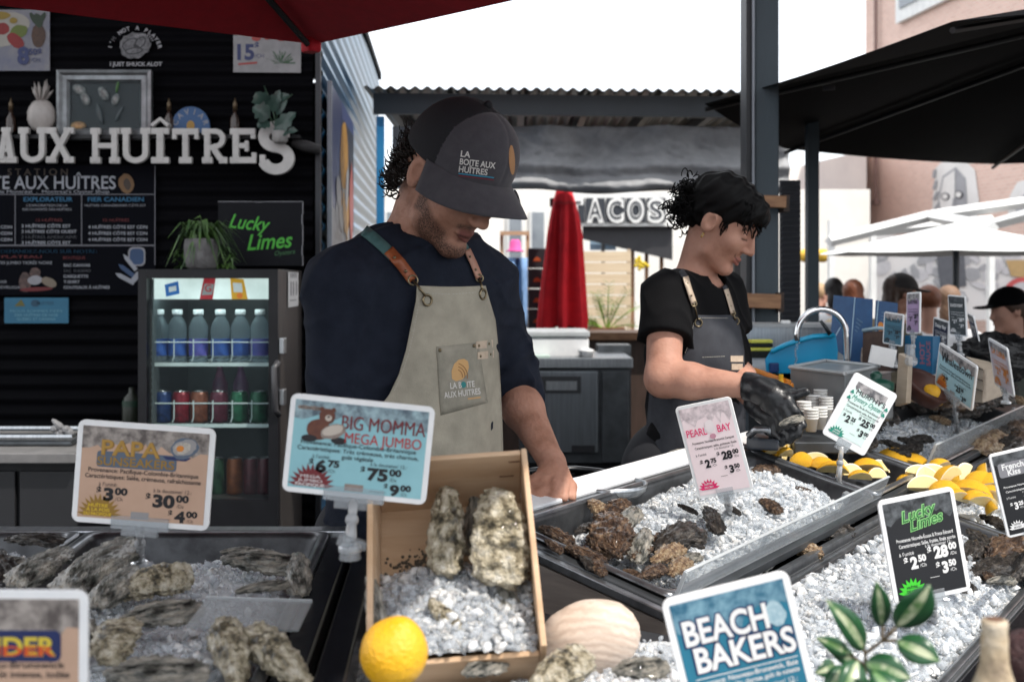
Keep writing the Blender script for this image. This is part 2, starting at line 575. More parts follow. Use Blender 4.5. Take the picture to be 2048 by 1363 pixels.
mb.hexa([(-3.2, KY, 3.0), (KX + .03, KY, 3.0), (e.x + .03, e.y, 3.12), (-3.2, e.y, 3.12)],
  [(-3.2, KY, 3.06), (KX + .03, KY, 3.06), (e.x + .03, e.y, 3.18), (-3.2, e.y, 3.18)])
mb.build("roof", wall_black, kiosk)
mb = MB()
mb.quad((-3.2, KY + .03, 0), (-3.2, e.y, 0), (-3.2, e.y, 3.1), (-3.2, KY + .03, 3.1))
mb.quad((-3.2, e.y, 0), (e.x, e.y, 0), (e.x, e.y, 3.1), (-3.2, e.y, 3.1))
mb.build("rear_wall", wall_black, kiosk)
p = P(760, 225, 7.3)
# SHELTER behind the staff
sh = thing("market_shelter", "open timber shelter with a dark corrugated roof behind the two workers", "shelter", (.4, 8.2, 0))
RY0, RY1 = 7.2, 9.3
def roof_pt(x, y):
 return 2.615 - .010 * (x + .9) * 1.0
mb = MB()
x0, x1 = -.93, 1.80
n = int((x1 - x0) / .076 * 8)
vs = []
for i in range(n + 1):
 x = x0 + (x1 - x0) * i / n
 for y in (RY0, RY1 + .15):
  vs.append((x, y, roof_pt(x, y) + .011 * math.sin(2 * math.pi * i / 8) - .008))
mb.add(vs, [(2 * i, 2 * i + 2, 2 * i + 3, 2 * i + 1) for i in range(n)])
mb.build("corrugated_roof", mat("dark_green_roofing", (.016, .021, .023), .45, .3, scale=5), sh, smooth=True)
mb = MB()
for y in (RY0 + .12, RY1):
 mb = MB()
 mb.hexa([(x0 + .05, y - .03, roof_pt(x0, 0) - .16), (x1, y - .03, roof_pt(x1, 0) - .16), (x1, y + .03, roof_pt(x1, 0) - .16), (x0 + .05, y + .03, roof_pt(x0, 0) - .16)],
  [(x0 + .05, y - .03, roof_pt(x0, 0) - .03), (x1, y - .03, roof_pt(x1, 0) - .03), (x1, y + .03, roof_pt(x1, 0) - .03), (x0 + .05, y + .03, roof_pt(x0, 0) - .03)])
 mb.build("beam", mat("slate_beam", (.022, .027, .033), .5, scale=6), sh)
mb = MB()
for x in np.arange(x0 + .15, x1, .42):
 mb.box((x, (RY0 + RY1) / 2, roof_pt(x, 0) - .072), (.045, RY1 - RY0 - .2, .085))
mb.build("rafters", post_dark, sh)
for (px, Y, w, m_) in ((761, RY0 + .12, .048, post_blue), (1478, RY1, .10, post_dark)):
 q = P(px, 400, Y)
 mb = MB(); mb.box((q.x, Y, 1.22), (w, w, 2.44)); mb.build("post", m_, sh, bevel=.004)
bar = thing("bar_counter", "long timber bar counter under the rolled grey tarpaulin", "counter", (.8, 9.0, 0))
z = 1.0
MB().box((.95, 9.05, z - .03), (3.6, .5, .06)).build("counter_top", wood_brown, bar, bevel=.005)
MB().box((.95, 9.10, .47), (3.5, .36, .93)).build("counter_front", mat("dark_brown_panel", (.07, .04, .03), .6, col2=(.045, .028, .02), scale=5, stretch=(10, 1, 1)), bar)
def tarp(u, v):
 x = -.78 + u * 2.58
 top, bot = 2.40, 1.985 - .02 * u
 zz = top + (bot - top) * v
 sag = .030 * math.sin(u * 23) * v + .02 * fbm((u * 9, v * 3, 1), 1.2) * 1.5
 roll = .055 * math.exp(-((v - .62) / .10) ** 2) + .075 * math.exp(-((v - .9) / .10) ** 2)
 fold = .06 * abs(math.sin(u * 10.5 + .6)) ** 8 * (1 - v) + .009 * (1 - abs(math.sin(u * 41 + 3 * math.sin(v * 5 + u * 9)))) ** 3
 return (x, 7.50 - roll - sag - fold, zz + .012 * math.sin(u * 17 + 2) * v)
MB().grid(tarp, 320, 36).build("rolled_tarpaulin", grey_tarp, smooth=True, solid=.004, label="grey tarpaulin rolled up under the corrugated shelter roof", cat="tarpaulin")
# BIG STEEL POST + roof overhead (out of frame, it shades the staff)
pv = thing("pavilion", "tall slate grey steel post with dark edge carrying the pavilion roof", "pavilion", (1.0, 4.72, 0))
q = P(1534, 300, 4.72)
MB().box((q.x, 4.79, 1.85), (.098, .14, 3.7)).build("steel_post", post_paint, pv, bevel=.004)
q2 = P(1500, 300, 4.70)
MB().box((q2.x + .004, 4.77, 1.85), (.034, .12, 3.7)).build("shaded_side_strip", post_dark, pv)  # dark strip stands in for the shaded left face of the post
MB().tube([(q2.x + .012, 4.69, 1.0), (q2.x + .012, 4.69, 3.7)], .006).build("conduit", trim_grey, pv)
MB().box((.10, 4.26, 3.78), (7.3, 1.80, .1)).build("roof_deck", black_metal, pv)  # unseen deck, stretched left to keep sky light off the kiosk wall
MB().box((2.35, 2.55, 3.79), (2.8, 1.56, .08)).build("added_shade_panel", black_metal, pv)  # added panel out of view, placed to keep the sun off the woman
q = P(1624, 480, 6.3)
mb = MB(); mb.box((q.x, 6.3, 1.15), (.062, .062, 2.3)); mb.box((q.x, 6.3, .01), (.2, .2, .02))
mb.build("thin_pole", post_paint, label="thin square grey pole standing right of the louvred black panel", cat="pole")
pn = thing("louvred_panel", "black louvred shutter panel beside the big slate post", "shutter", (1.2, 5.05, 0))
w0, w1 = P(1562, 360, 5.0), P(1602, 652, 5.0)
mb = MB(); mb.box(((w0.x + w1.x) / 2, 5.02, (w0.z + w1.z) / 2), (w1.x - w0.x, .02, w0.z - w1.z))
mb.build("panel_board", mat("charcoal_board", (.035, .037, .045), .6, scale=8), pn)
mb = MB()
k = 26
for i in range(k):
 zz = w1.z + (w0.z - w1.z) * (i + .5) / k
 mb.box(((w0.x + w1.x) / 2, 5.002, zz), (w1.x - w0.x - .006, .012, .013), rot=Matrix.Rotation(R(28), 3, 'X'))
mb.build("louvre_slats", mat("charcoal_slat", (.045, .047, .056), .5, scale=8), pn)
for (ax, ay, bx, by) in ((1528, 391, 1573, 415), (1476, 587, 1562, 616)):
 a_, b_ = P(ax, ay, 4.62), P(bx, by, 4.62)
 mb = MB(); mb.box(((a_.x + b_.x) / 2, 4.64, (a_.z + b_.z) / 2), (b_.x - a_.x, .05, a_.z - b_.z), rot=Matrix.Rotation(R(2), 3, 'Y'))
 mb.build("timber_bracket", wood_brown, label="%s timber bracket bolted across the big slate post" % ("short upper" if ay < 500 else "longer lower"), cat="bracket",
  group="timber brackets on the slate post", bevel=.003)
 a_, b_ = P(bx - 4, ay - 2, 4.66), P(bx + 8, by + 8, 4.66)
 MB().box(((a_.x + b_.x) / 2, 4.72, (a_.z + b_.z) / 2), (b_.x - a_.x, .09, a_.z - b_.z)).build("bracket_end", mat("dark_timber", (.05, .03, .022), .6), pn)
# CANOPIES
def canopy_panel(mb, C, A, B, sag=.03, n=8):
 C, A, B = Vector(C), Vector(A), Vector(B)
 vs, fs = [], []
 for i in range(n + 1):
  for j in range(n + 1):
   s = i / n
   q = C.lerp(A.lerp(B, j / n), s)
   q.z -= sag * math.sin(math.pi * j / n) * s * 1.0
   vs.append(q)
 for i in range(n):
  for j in range(n):
   fs.append((i * (n + 1) + j, (i + 1) * (n + 1) + j, (i + 1) * (n + 1) + j + 1, i * (n + 1) + j + 1))
 mb.add(vs, fs)
ZR = 2.10
rt = P(628, 88, (ZR - EYE) * F / (HZ - 88))
rl = P(-40, 2, (ZR - EYE) * F / (HZ - 2))
rr = P(1012, 0, (ZR - EYE) * F / (HZ - 0))
d1 = (rr - rt).normalized()
d0 = (rl - rt).normalized()
rrim = [rt, rt + d1 * 1.70, Vector((.62, 1.35, ZR)), Vector((.25, .50, ZR)), Vector((-.8, .40, ZR)), Vector((-1.9, .9, ZR)), rt + d0 * 1.6]
rc = Vector((-1.05, 1.45, 2.66))
red = thing("red_parasol", "large red market parasol spread overhead at the front of the stall", "parasol", (rc.x, rc.y, 0))
mb = MB()
for i in range(len(rrim)): canopy_panel(mb, rc, rrim[i], rrim[(i + 1) % len(rrim)], .004, 10)
mb.build("canopy", red_cloth, red, smooth=False, solid=.003)
mb = MB()
for a_ in rrim: mb.tube([rc + Vector((0, 0, -.05)), a_ + Vector((0, 0, -.022))], [.013, .009], 6)
mb.build("ribs", post_dark, red)
mb = MB()
mb.box(rt + Vector((-.005, -.02, -.005)), (.045, .05, .05), rot=Matrix.Rotation(R(40), 3, 'Z'))
mb.build("rib_pocket", red_cloth, red, bevel=.008)
MB().cyl((rc.x, rc.y, 0), rc, .024, n=14).build("pole", black_metal, red)
ZB = 2.2
def rimpt(px, py): return P(px, py, (ZB - EYE) * F / (HZ - py))
A, B, C_, D = rimpt(1410, 208), rimpt(1570, 297), rimpt(1985, 328), rimpt(1905, 44)
bc = Vector((3.30, 5.15, 0))
pts = [D, A, B, C_]
rim = pts + [Vector((2 * bc.x - q.x, 2 * bc.y - q.y, ZB)) for q in pts]
rim.sort(key=lambda q: math.atan2(q.y - bc.y, q.x - bc.x))
apex = Vector((bc.x, bc.y, 2.78))
blk = thing("black_parasol", "big black octagonal parasol open over the right end of the display", "parasol", (bc.x, bc.y, 0))
mb = MB()
for i in range(8): canopy_panel(mb, apex, rim[i], rim[(i + 1) % 8], .015, 8)
mb.build("canopy", black_cloth, blk, solid=.003)
mb = MB()
for a_ in rim: mb.tube([apex + Vector((0, 0, -.05)), a_ + Vector((0, 0, -.026))], [.016, .011], 6)
mb.build("ribs", mat("parasol_rib", (.006, .006, .007), .5), blk)
mb = MB()
q = A.lerp(apex, .17) + Vector((.12, -.10, -.045))
mb.box(q, (.05, .012, .018), rot=Matrix.Rotation(R(-30), 3, 'Z'))
mb.build("care_label", mat("label_grey", (.12, .11, .115), .7), blk)
MB().cyl((bc.x, bc.y, 0), apex, .03, n=14).build("pole", black_metal, blk)
MB().lathe([(.42, 0), (.42, .05), (.1, .09), (.05, .3)], (bc.x, bc.y, 0)).build("base", black_metal, blk)
# THINGS ON THE BLACK KIOSK WALL
WY = KY - .012
def WF(px, py, Y=WY):
 k = Y / F
 q = P(px, py, Y)
 return Matrix(((k, 0, 0, q.x), (0, 0, -k, q.y), (0, k, 0, q.z), (0, 0, 0, 1)))
# slab-serif letters
def ribbon(mb, pts, w, z0, z1, closed=False):
 n = len(pts)
 L, Rr = [], []
 for i in range(n):
  a, b = Vector(pts[max(i - 1, 0)]), Vector(pts[min(i + 1, n - 1)])
  d = (b - a).normalized()
  nx = Vector((-d.y, d.x))
  ww = w[i] if hasattr(w, '__len__') else w
  q = Vector(pts[i])
  L.append(q + nx * ww / 2); Rr.append(q - nx * ww / 2)
 vs = [(q.x, q.y, z) for z in (z0, z1) for q in L + Rr]
 fs = []
 for i in range(n - 1):
  fs.append((2 * n + i, 3 * n + i, 3 * n + i + 1, 2 * n + i + 1))
  fs.append((i, i + 1, n + i + 1, n + i))
  fs.append((i, 2 * n + i, 2 * n + i + 1, i + 1))
  fs.append((n + i, n + i + 1, 3 * n + i + 1, 3 * n + i))
 fs.append((0, n, 3 * n, 2 * n))
 fs.append((n - 1, 3 * n - 1, 4 * n - 1, 2 * n - 1))
 mb.add(vs, fs)
def arc(cx, cy, rx, ry, a0, a1, n=12):
 return [(cx + rx * math.cos(R(a0 + (a1 - a0) * k / n)), cy + ry * math.sin(R(a0 + (a1 - a0) * k / n))) for k in range(n + 1)]
def slab(ch, w, h, t=13, st=12):
 """strokes in pixels: stem width st, slab thickness t"""
 S, B = [], []
 x0, x1 = 3 + st / 2, w - 3 - st / 2
 sw = st + 9
 def sl(x, y, ww=sw): B.append((x - ww / 2, y, ww, t))
 if ch == 'A':
  S += [([(x0, t * .5), (w / 2, h - 2)], st), ([(x1, t * .5), (w / 2, h - 2)], st), ([(x0 + 5, h * .36), (x1 - 5, h * .36)], 9)]
  B.append((w / 2 - 10, h - 10, 20, 10))
  sl(x0, 0); sl(x1, 0)
 if ch == 'U':
  S.append(([(x0, h - 3)] + arc(w / 2, h * .30, w / 2 - x0, h * .30 - st / 2, 180, 360) + [(x1, h - 3)], st))
  sl(x0, h - t); sl(x1, h - t)
 if ch == 'X':
  S += [([(x0, 4), (x1, h - 4)], st), ([(x1, 4), (x0, h - 4)], st)]
  for x in (x0, x1): sl(x, 0); sl(x, h - t)
 if ch == 'H':
  S += [([(x0, 2), (x0, h - 2)], st), ([(x1, 2), (x1, h - 2)], st), ([(x0, h / 2), (x1, h / 2)], 11)]
  for x in (x0, x1): sl(x, 0); sl(x, h - t)
 if ch == 'I':
  S.append(([(w / 2, 2), (w / 2, h - 2)], st + 2))
  sl(w / 2, 0, w); sl(w / 2, h - t, w)
  S.append(([(w / 2 - 17, h + 4), (w / 2, h + 18), (w / 2 + 17, h + 4)], 8))
 if ch == 'T':
  S.append(([(w / 2, 2), (w / 2, h - 4)], st))
  sl(w / 2, 0, 26)
  B.append((0, h - t, w, t)); B.append((0, h - 22, 9, 14)); B.append((w - 9, h - 22, 9, 14))
 if ch == 'R':
  S.append(([(x0 + 2, 2), (x0 + 2, h - 2)], st))
  S.append(([(x0, h - 6), (w * .5, h - 6)] + arc(w * .52, h * .70, w * .30, h * .30 - 6, 90, -90) + [(x0, h * .40)], 11))
  S.append(([(w * .46, h * .42), (w * .70, h * .16), (w - 9, 7)], 12))
  sl(x0 + 2, 0); B.append((0, h - t, 14, t)); B.append((w - 17, 0, 17, t))
 if ch == 'E':
  S.append(([(x0 + 3, 2), (x0 + 3, h - 2)], st + 1))
  B += [(0, 0, w, t), (0, h - t, w - 2, t), (x0, h / 2 - 5, w * .5, 11), (w - 10, 0, 10, 22), (w - 12, h - 21, 10, 14), (w * .55, h / 2 - 11, 8, 22)]
 if ch == 'S':
  top = arc(w * .50, h * .715, w * .35, h * .195, 15, 255, 18)
  bot = arc(w * .50, h * .30, w * .37, h * .21, 75, -165, 18)
  S.append((top + bot, 22))
  B += [(w * .70, h * .70, 12, 20), (2, h * .16, 12, 22)]
 return S, B
LET = [('A', -3, 36, 327, 71, "white slab letter A at the left picture edge of the wall lettering"),
  ('U', 42, 97, 327, 71, "white slab letter U between the letters A and X under the pineapple"),
  ('X', 97, 150, 327, 71, "white slab letter X under the silver picture frame"),
  ('H', 185, 241, 328, 71, "white slab letter H starting the second word of the wall lettering"),
  ('U', 246, 303, 328, 71, "white slab letter U between the letters H and I"),
  ('I', 305, 341, 328, 71, "white slab letter I with a circumflex accent on the black wall"),
  ('T', 347, 400, 328, 70, "white slab letter T under the blue arched badge"),
  ('R', 406, 457, 328, 70, "white slab letter R between the letters T and E"),
  ('E', 462, 515, 328, 70, "white slab letter E just before the oversized letter S"),
  ('S', 519, 589, 349, 104, "oversized white letter S ending the wall lettering beside the trailing plant")]
for ch, xa, xb, yb, h, lab in LET:
 mb = MB(WF(xa, yb, WY - .075))
 S, B = slab(ch, xb - xa, h)
 z = 12.0
 for pts_, w_ in S:
  ribbon(mb, pts_, w_, 0, z); z -= .35
 for (x, y, w_, h_) in B:
  mb.prism([(x, y), (x + w_, y), (x + w_, y + h_), (x, y + h_)], 0.05, z); z -= .35
 mb.build("wall_letter", letter_white, label=lab, cat="letter", group="white slab letters on the black kiosk wall", bevel=.0035)
# shelf behind the letters
a_, b_ = P(-120, 268, WY - .06), P(600, 268, WY - .06)
MB().box(((a_.x + b_.x) / 2, WY - .034, a_.z - .012), (b_.x - a_.x, .066, .018)).build("wall_shelf", mat("shelf_black", (.008, .008, .01), .5), label="narrow black shelf running behind the white wall letters", cat="shelf", bevel=.002)
SHZ = a_.z - .003
mb = MB(WF(0, 0, WY - .02))
pin = thing("pineapple_ornament", "white ceramic pineapple ornament on the wall shelf left of the silver frame", "ornament", P(83, 265, WY - .045))
c = P(83, 232, WY - .045)
mb = MB()
rr_ = .064
def pine(u, v):
 th, ph = 2 * math.pi * u, math.pi * v
 q = 1 + .07 * abs(math.sin(6 * th + 9 * ph)) * math.sin(ph) + .07 * abs(math.sin(6 * th - 9 * ph)) * math.sin(ph)
 return c + Vector((rr_ * .88 * q * math.sin(ph) * math.cos(th), rr_ * .55 * q * math.sin(ph) * math.sin(th), rr_ * 1.12 * q * math.cos(ph)))
mb.grid(pine, 48, 24, close_u=True)
mb.build("fruit_body", mat("ceramic_white", (.36, .33, .31), .4, col2=(.28, .26, .245), scale=20), pin, smooth=True)
mb = MB()
for k in range(13):
 a = 2 * math.pi * k / 13 * 2.4
 rr2, hh = .012 + .016 * (k / 13), .095 - .055 * (k / 13)
 b0 = c + Vector((rr2 * math.cos(a) * .6, rr2 * math.sin(a) * .5, .066))
 tip = c + Vector((rr2 * 2.0 * math.cos(a), rr2 * 1.2 * math.sin(a), .066 + hh))
 mb.tube([b0, b0.lerp(tip, .5) + Vector((.2 * rr2 * math.cos(a), 0, .008)), tip], [.010, .012, .002], 6, flat=.5)
mb.build("leaf_crown", mat("ceramic_white"), pin, smooth=True)
pf = thing("picture_frame", "silver grey picture frame holding shells behind glass on the wall shelf", "picture frame", P(211, 280, WY - .02))
def frame_border(px0, py0, px1, py1, w, Y, depth, mb):
 T = WF(px0, py1, Y)
 W, Hh = px1 - px0, py1 - py0
 d = depth / (Y / F)
 outer = [(0, 0), (W, 0), (W, Hh), (0, Hh)]
 prof = [(0, 0), (0, d), (w * .25, d * 1.15), (w * .45, d * .75), (w * .8, d * .85), (w, d * .4), (w, 0)]
 vs, fs = [], []
 for (ins, z) in prof:
  vs += [(ins, ins, z), (W - ins, ins, z), (W - ins, Hh - ins, z), (ins, Hh - ins, z)]
 for i in range(len(prof) - 1):
  for k in range(4):
   fs.append((i * 4 + k, i * 4 + (k + 1) % 4, (i + 1) * 4 + (k + 1) % 4, (i + 1) * 4 + k))
 mb.add([T @ Vector(q) for q in vs], fs)
mb = MB(); frame_border(118, 142, 306, 281, 24, WY - .02, .03, mb)
mb.build("frame_moulding", mat("silver_frame", (.20, .21, .22), .35, .55, col2=(.12, .125, .13), scale=20), pf)
mb = MB(WF(140, 258, WY - .021)); mb.sheet([(0, 0), (145, 0), (145, 96), (0, 96)], 0)
mb.build("backing", print_black, pf)
mb = MB(WF(140, 258, WY - .024))
for (x, y, rx, ry, m_, rot) in ((20, 78, 15, 10, 0, -.5), (32, 60, 9, 15, 0, .4), (68, 70, 9, 16, 0, .5), (92, 58, 8, 13, 0, -.3), (18, 6, 16, 9, 1, 0), (60, 30, 6, 22, 2, .2), (96, 84, 3, 14, 3, -.2), (100, 30, 4, 18, 2, -.5)):
 mb.ball((x, y, 3), (rx, ry, 4), 12, 8, m_, rot=Matrix.Rotation(rot, 3, 'Z'))
mb.build("shell_specimens", [mat("shell_grey", (.30, .29, .28), .5, col2=(.07, .07, .07), scale=60), mat("shell_tan", (.42, .24, .10), .5, col2=(.2, .1, .05), scale=60), mat("weed_dark", (.05, .06, .065), .5), leaf_green], pf, smooth=True)
MB(WF(140, 258, WY - .036)).prism([(0, 0), (145, 0), (145, 96), (0, 96)], 0, 1).build("glass", pane, pf)
mb = MB(WF(345, 266, WY - .03))
mb.prism([(0, 0), (76, 0)] + arc(38, 12, 38, 40, 0, 180, 20), 0, 6, 0)
mb.prism(ell(38, 14, 8, 10), 6, 7, 1)
for i, ch in enumerate("CAVIAR"):
 a = R(160 - 28 * i)
 mb.text(ch, 38 + 27 * math.cos(a), 12 + 29 * math.sin(a) - 4, 15, 2, 6.4, rot=a - R(90), bold=.02)
mb.build("arched_badge", [mat("badge_blue", (.02, .07, .18), .5), print_gold, print_grey], label="blue arched badge standing on the wall shelf above the letter T", cat="badge")
for px, lab in ((22, "small dark sauce bottle on the wall shelf left of the pineapple"), (338, "small dark bottle between the silver frame and blue badge"), (470, "small dark bottle alone on the shelf above the letter E")):
 q = P(px, 266, WY - .04)
 t = thing("sauce_bottle", lab, "bottle", q, "little sauce bottles on the wall shelf")
 MB().lathe([(.020, 0), (.022, .01), (.022, .06), (.009, .085), (.008, .10)], q, 14).build("bottle_glass", mat("dark_bottle_glass", (.035, .02, .015), .15, spec=.6), t, smooth=True)
 MB().lathe([(.010, .10), (.010, .13), (.004, .14), (.004, .152)], q, 12).build("cap", mat("brass_cap", (.10, .07, .04), .35, .5), t, smooth=True)
pl = thing("trailing_plant", "trailing dark plant with split leaves hanging over the letter S", "plant", P(548, 262, WY - .06))
q = P(560, 268, WY - .13)
MB().lathe([(.024, -.04), (.034, -.03), (.036, .012), (.030, .012)], q, 14).build("pot", terracotta, pl, smooth=True)
def leaf(mb, base, tip, w, nrm, mi=0, mi2=None, split=0, bend=.12, n=7, stripe=.3, frac=None):
 base, tip, nrm = Vector(base), Vector(tip), Vector(nrm).normalized()
 ax = tip - base
 sd = ax.cross(nrm).normalized()
 L = ax.length
 vs, fs, ms = [], [], []
 cols = (-1, -stripe, 0, stripe, 1)
 for i in range(n + 1):
  t = i / n
  ww = w * (math.sin(math.pi * min(1, t ** .75 * 1.0)) ** .8) if 0 < t < 1 else 0.0004
  if split and i % 2 == 1 and 1 < i < n: ww *= (1 - split)
  for cidx in cols:
   q = base + ax * t + sd * (ww * cidx) + nrm * (L * bend * math.sin(math.pi * t) + abs(cidx) * ww * .22)
   vs.append(q)
 k = len(cols)
 o = len(mb.v)
 for i in range(n):
  for j in range(k - 1):
   fs.append((i * k + j, i * k + j + 1, (i + 1) * k + j + 1, (i + 1) * k + j))
   ms.append(mi2 if (mi2 is not None and j in (1, 2)) else mi)
 mb.add(vs, fs, 0)
 mb.m[-len(fs):] = ms
mb = MB()
for (x0_, y0_, x1_, y1_, w_, sp) in ((553, 268, 592, 225, .042, .3), (545, 262, 596, 262, .035, .35), (540, 235, 505, 215, .05, .35), (535, 215, 512, 185, .045, .3), (545, 225, 560, 180, .03, .3), (548, 205, 580, 190, .022, 0), (540, 245, 515, 255, .035, .3), (552, 230, 575, 200, .02, 0)):
 leaf(mb, P(x0_, y0_, WY - .12), P(x1_, y1_, WY - .15), w_, (random.uniform(-.3, .3), -1, .25), split=sp)
mb.build("leaves", mat("leaf_grey_green", (.035, .07, .055), .35, col2=(.02, .04, .034), scale=20), pl, smooth=True)
mb = MB()
for pts_ in (((555, 268), (548, 230), (540, 200), (528, 172)), ((552, 240), (560, 210), (585, 188)), ((548, 250), (535, 225), (520, 205))):
 mb.tube([P(x, y, WY - .12) for x, y in pts_], .003, 5)
mb.build("stems", leaf_dark, pl, smooth=True)
mb = MB(); mb.tube([P(585, 286, WY - .05), P(610, 292, WY - .06), P(640, 300, WY - .04)], [.016, .026, .022], 8)
mb.build("driftwood", mat("driftwood_grey", (.035, .033, .035), .8, col2=(.018, .017, .018), scale=30, stretch=(.3, 1, 3), bump=.4), label="piece of grey driftwood fixed right of the letter S", cat="driftwood", smooth=True)
# posters
def blob_fruit(mb, items, z):
 for i, (x, y, rx, ry, rot, mi) in enumerate(items): mb.sheet(ell(x, y, rx, ry, 18, rot, .12, i), z + .12 * i, mi)
po = thing("fruit_poster", "price poster of fruit reading 8.50 at the upper left wall corner", "poster", P(50, 142, WY))
MB(WF(-60, 142, WY)).prism([(0, 0), (160, 0), (160, 122), (0, 122)], 0, 1.5).build("poster_sheet", mat("poster_pale", (.20, .195, .20), .6, col2=(.11, .12, .17), scale=8), po)
mb = MB(WF(-60, 142, WY))
fm = [mat("fruit_red", (.18, .012, .012), .6), mat("fruit_lime", (.09, .12, .02), .6), mat("fruit_yellow", (.22, .15, .02), .6), mat("fruit_brown", (.07, .035, .02), .6, col2=(.03, .014, .01), scale=90), print_navy, mat("fruit_leaf", (.015, .03, .015), .6), mat("fruit_pale", (.28, .27, .24), .6)]
blob_fruit(mb, [(85, 95, 34, 22, 0, 6), (70, 70, 26, 22, .3, 6), (98, 78, 18, 13, .4, 1), (66, 84, 14, 12, 0, 0), (92, 60, 12, 20, .8, 0), (60, 110, 22, 8, 0, 2), (138, 70, 14, 24, 0, 3), (137, 100, 9, 15, .3, 5), (128, 104, 5, 14, .5, 5), (145, 104, 5, 14, -.5, 5), (88, 100, 8, 6, 0, 2)], 1.9)
mb.text("8", 108, 14, 46, 4, 3.6, bold=.045)
mb.text("50$", 132, 32, 17, 4, 3.6, bold=.03); mb.text("/CH", 132, 18, 11, 4, 3.6)
mb.build("poster_print", fm, po)
po = thing("shrimp_poster", "white price poster reading 15 with herbs at the upper right wall corner", "poster", P(535, 145, WY))
MB(WF(467, 145, WY)).prism([(0, 0), (135, -1), (135, 74), (0, 74)], 0, 1.5).build("poster_sheet", mat("poster_grey", (.26, .26, .265), .6, col2=(.19, .19, .195), scale=14), po)
mb = MB(WF(467, 145, WY))
mb.text("15", 25, 26, 42, 0, 2, bold=.04); mb.text("$", 47, 48, 17, 0, 2, bold=.03); mb.text("/CH", 52, 29, 11, 0, 2)
mb.sheet([(10, 14), (48, 17), (48, 21), (10, 18)], 2, 1)
for i in range(34):
 a = random.uniform(-.2, math.pi + .2)
 r_ = random.uniform(12, 34)
 x, y = 95, 18
 mb.sheet([(x, y), (x + r_ * math.cos(a) * 1.0 + 2, y + r_ * .75 * math.sin(a)), (x + r_ * math.cos(a) * 1.1, y + r_ * .8 * math.sin(a) + 1.5)], 2 + i * .02, 2)
blob_fruit(mb, [(46, 68, 9, 6, 0, 1), (70, 70, 8, 5, .4, 1), (96, 66, 9, 4, 0, 1)], 3)
mb.text("3", 92, 42, 12, 3, 2)
mb.build("poster_print", [print_navy, mat("faded_red", (.30, .05, .045), .6), mat("herb_green", (.03, .09, .04), .6), print_grey], po)
mb = MB(WF(270, 96, WY - .010))
deco = "I'M NOT A PLAYER"
for i, ch in enumerate(deco):
 a = R(168 - 156 * i / (len(deco) - 1))
 mb.text(ch, 47 * math.cos(a), 44 * math.sin(a) - 8, 11, 0, 0, rot=a - R(90), bold=.03)
mb.text("I JUST SHUCK ALOT", 2, -36, 11, 0, 0, bold=.03, width=104)
mb.sheet(ell(0, 5, 31, 26, 30, .3, .16, 3), 0, 1)
for i, (x, y, rx, ry, rot) in enumerate(((-6, 6, 20, 13, .3), (10, 10, 15, 9, .8), (-2, -6, 18, 7, .1))):
 ring_o, ring_i = ell(x, y, rx, ry, 22, rot, .1, i), ell(x, y, rx - 2.4, ry - 2.2, 22, rot, .1, i)
 mb.sheet(ring_o, .3 + .2 * i, 2); mb.sheet(ring_i, .4 + .2 * i, 1)
mb.sheet(ell(3, 3, 7, 3.4, 14, -.4), 1.0, 2)
for k in range(9):
 a = R(20 + 14 * k)
 mb.sheet([(16 + 17 * math.cos(a), 8 + 15 * math.sin(a)), (16 + 22 * math.cos(a - .07), 8 + 20 * math.sin(a - .07)), (16 + 22 * math.cos(a + .07), 8 + 20 * math.sin(a + .07))], 1.0, 0)
mb.build("wall_decal", [mat("decal_white", (.30, .30, .32), .6), mat("decal_grey", (.15, .15, .16), .6, col2=(.05, .05, .055), scale=60), print_black], label="round white oyster decal with a curved motto on the black wall", cat="decal")
# big menu board
mn = thing("menu_board", "black menu board in white ruled columns under the wall letters", "menu board", P(156, 590, WY))
T = WF(-140, 590, WY)
MB(T).prism([(0, 0), (452, 0), (452, 260), (0, 260)], 0, 4).build("board", mat("menu_black", (.0022, .0026, .0048), .7, spec=.06), mn)
mb = MB(T)
Z = 4.5
GW, GB, GR, GO, GL, GT = 0, 1, 2, 3, 4, 5
def ln(x0, y0, x1, y1, w=1.6, mi=4): mb.sheet([(x0, y0), (x1, y0), (x1, y1), (x0, y1)] if True else 0, Z, mi)
ln(0, 200.2, 450, 201.8); ln(0, 98, 450, 100.5); ln(171.4, 100, 173, 200); ln(304, 100, 305.6, 200); ln(450.5, 60, 452, 258)
mb.text("S T A T I O N", 217, 239, 19, 3, Z, bold=.01, width=120)
mb.text("LA BOITE AUX HUÎTRES", 373, 212, 37, 0, Z, 'r', bold=.012, width=346)
mb.text("Boutique d'huîtres de Montréal  .  Montreal's Oyster Shop", 360, 203.5, 9, 0, Z, 'r', width=330)
mb.sheet(ell(394, 222, 15, 20, 20, .25, .12, 5), Z, 5); mb.sheet(ell(396, 221, 7, 12, 20, .25, .12, 5), Z + .2, 3)
mb.text("EXPLORATEUR", 238, 187, 12, 1, Z, bold=.02, width=98)
mb.text("L'EXPLORATION DE LA", 236, 177, 6, 0, Z, width=82); mb.text("DÉCOUVERTE DES HUÎTRES", 236, 169, 6, 0, Z, width=98)
mb.text("FIER CANADIEN", 373, 187, 12, 1, Z, bold=.02, width=112)
mb.text("HUÎTRES CANADIENNES CÔTE EST", 372, 177, 6, 0, Z, width=122)
mb.text("12 HUÎTRES", 240, 147, 8, 2, Z, width=52); mb.text("12 HUÎTRES", 374, 147, 8, 2, Z, width=52)
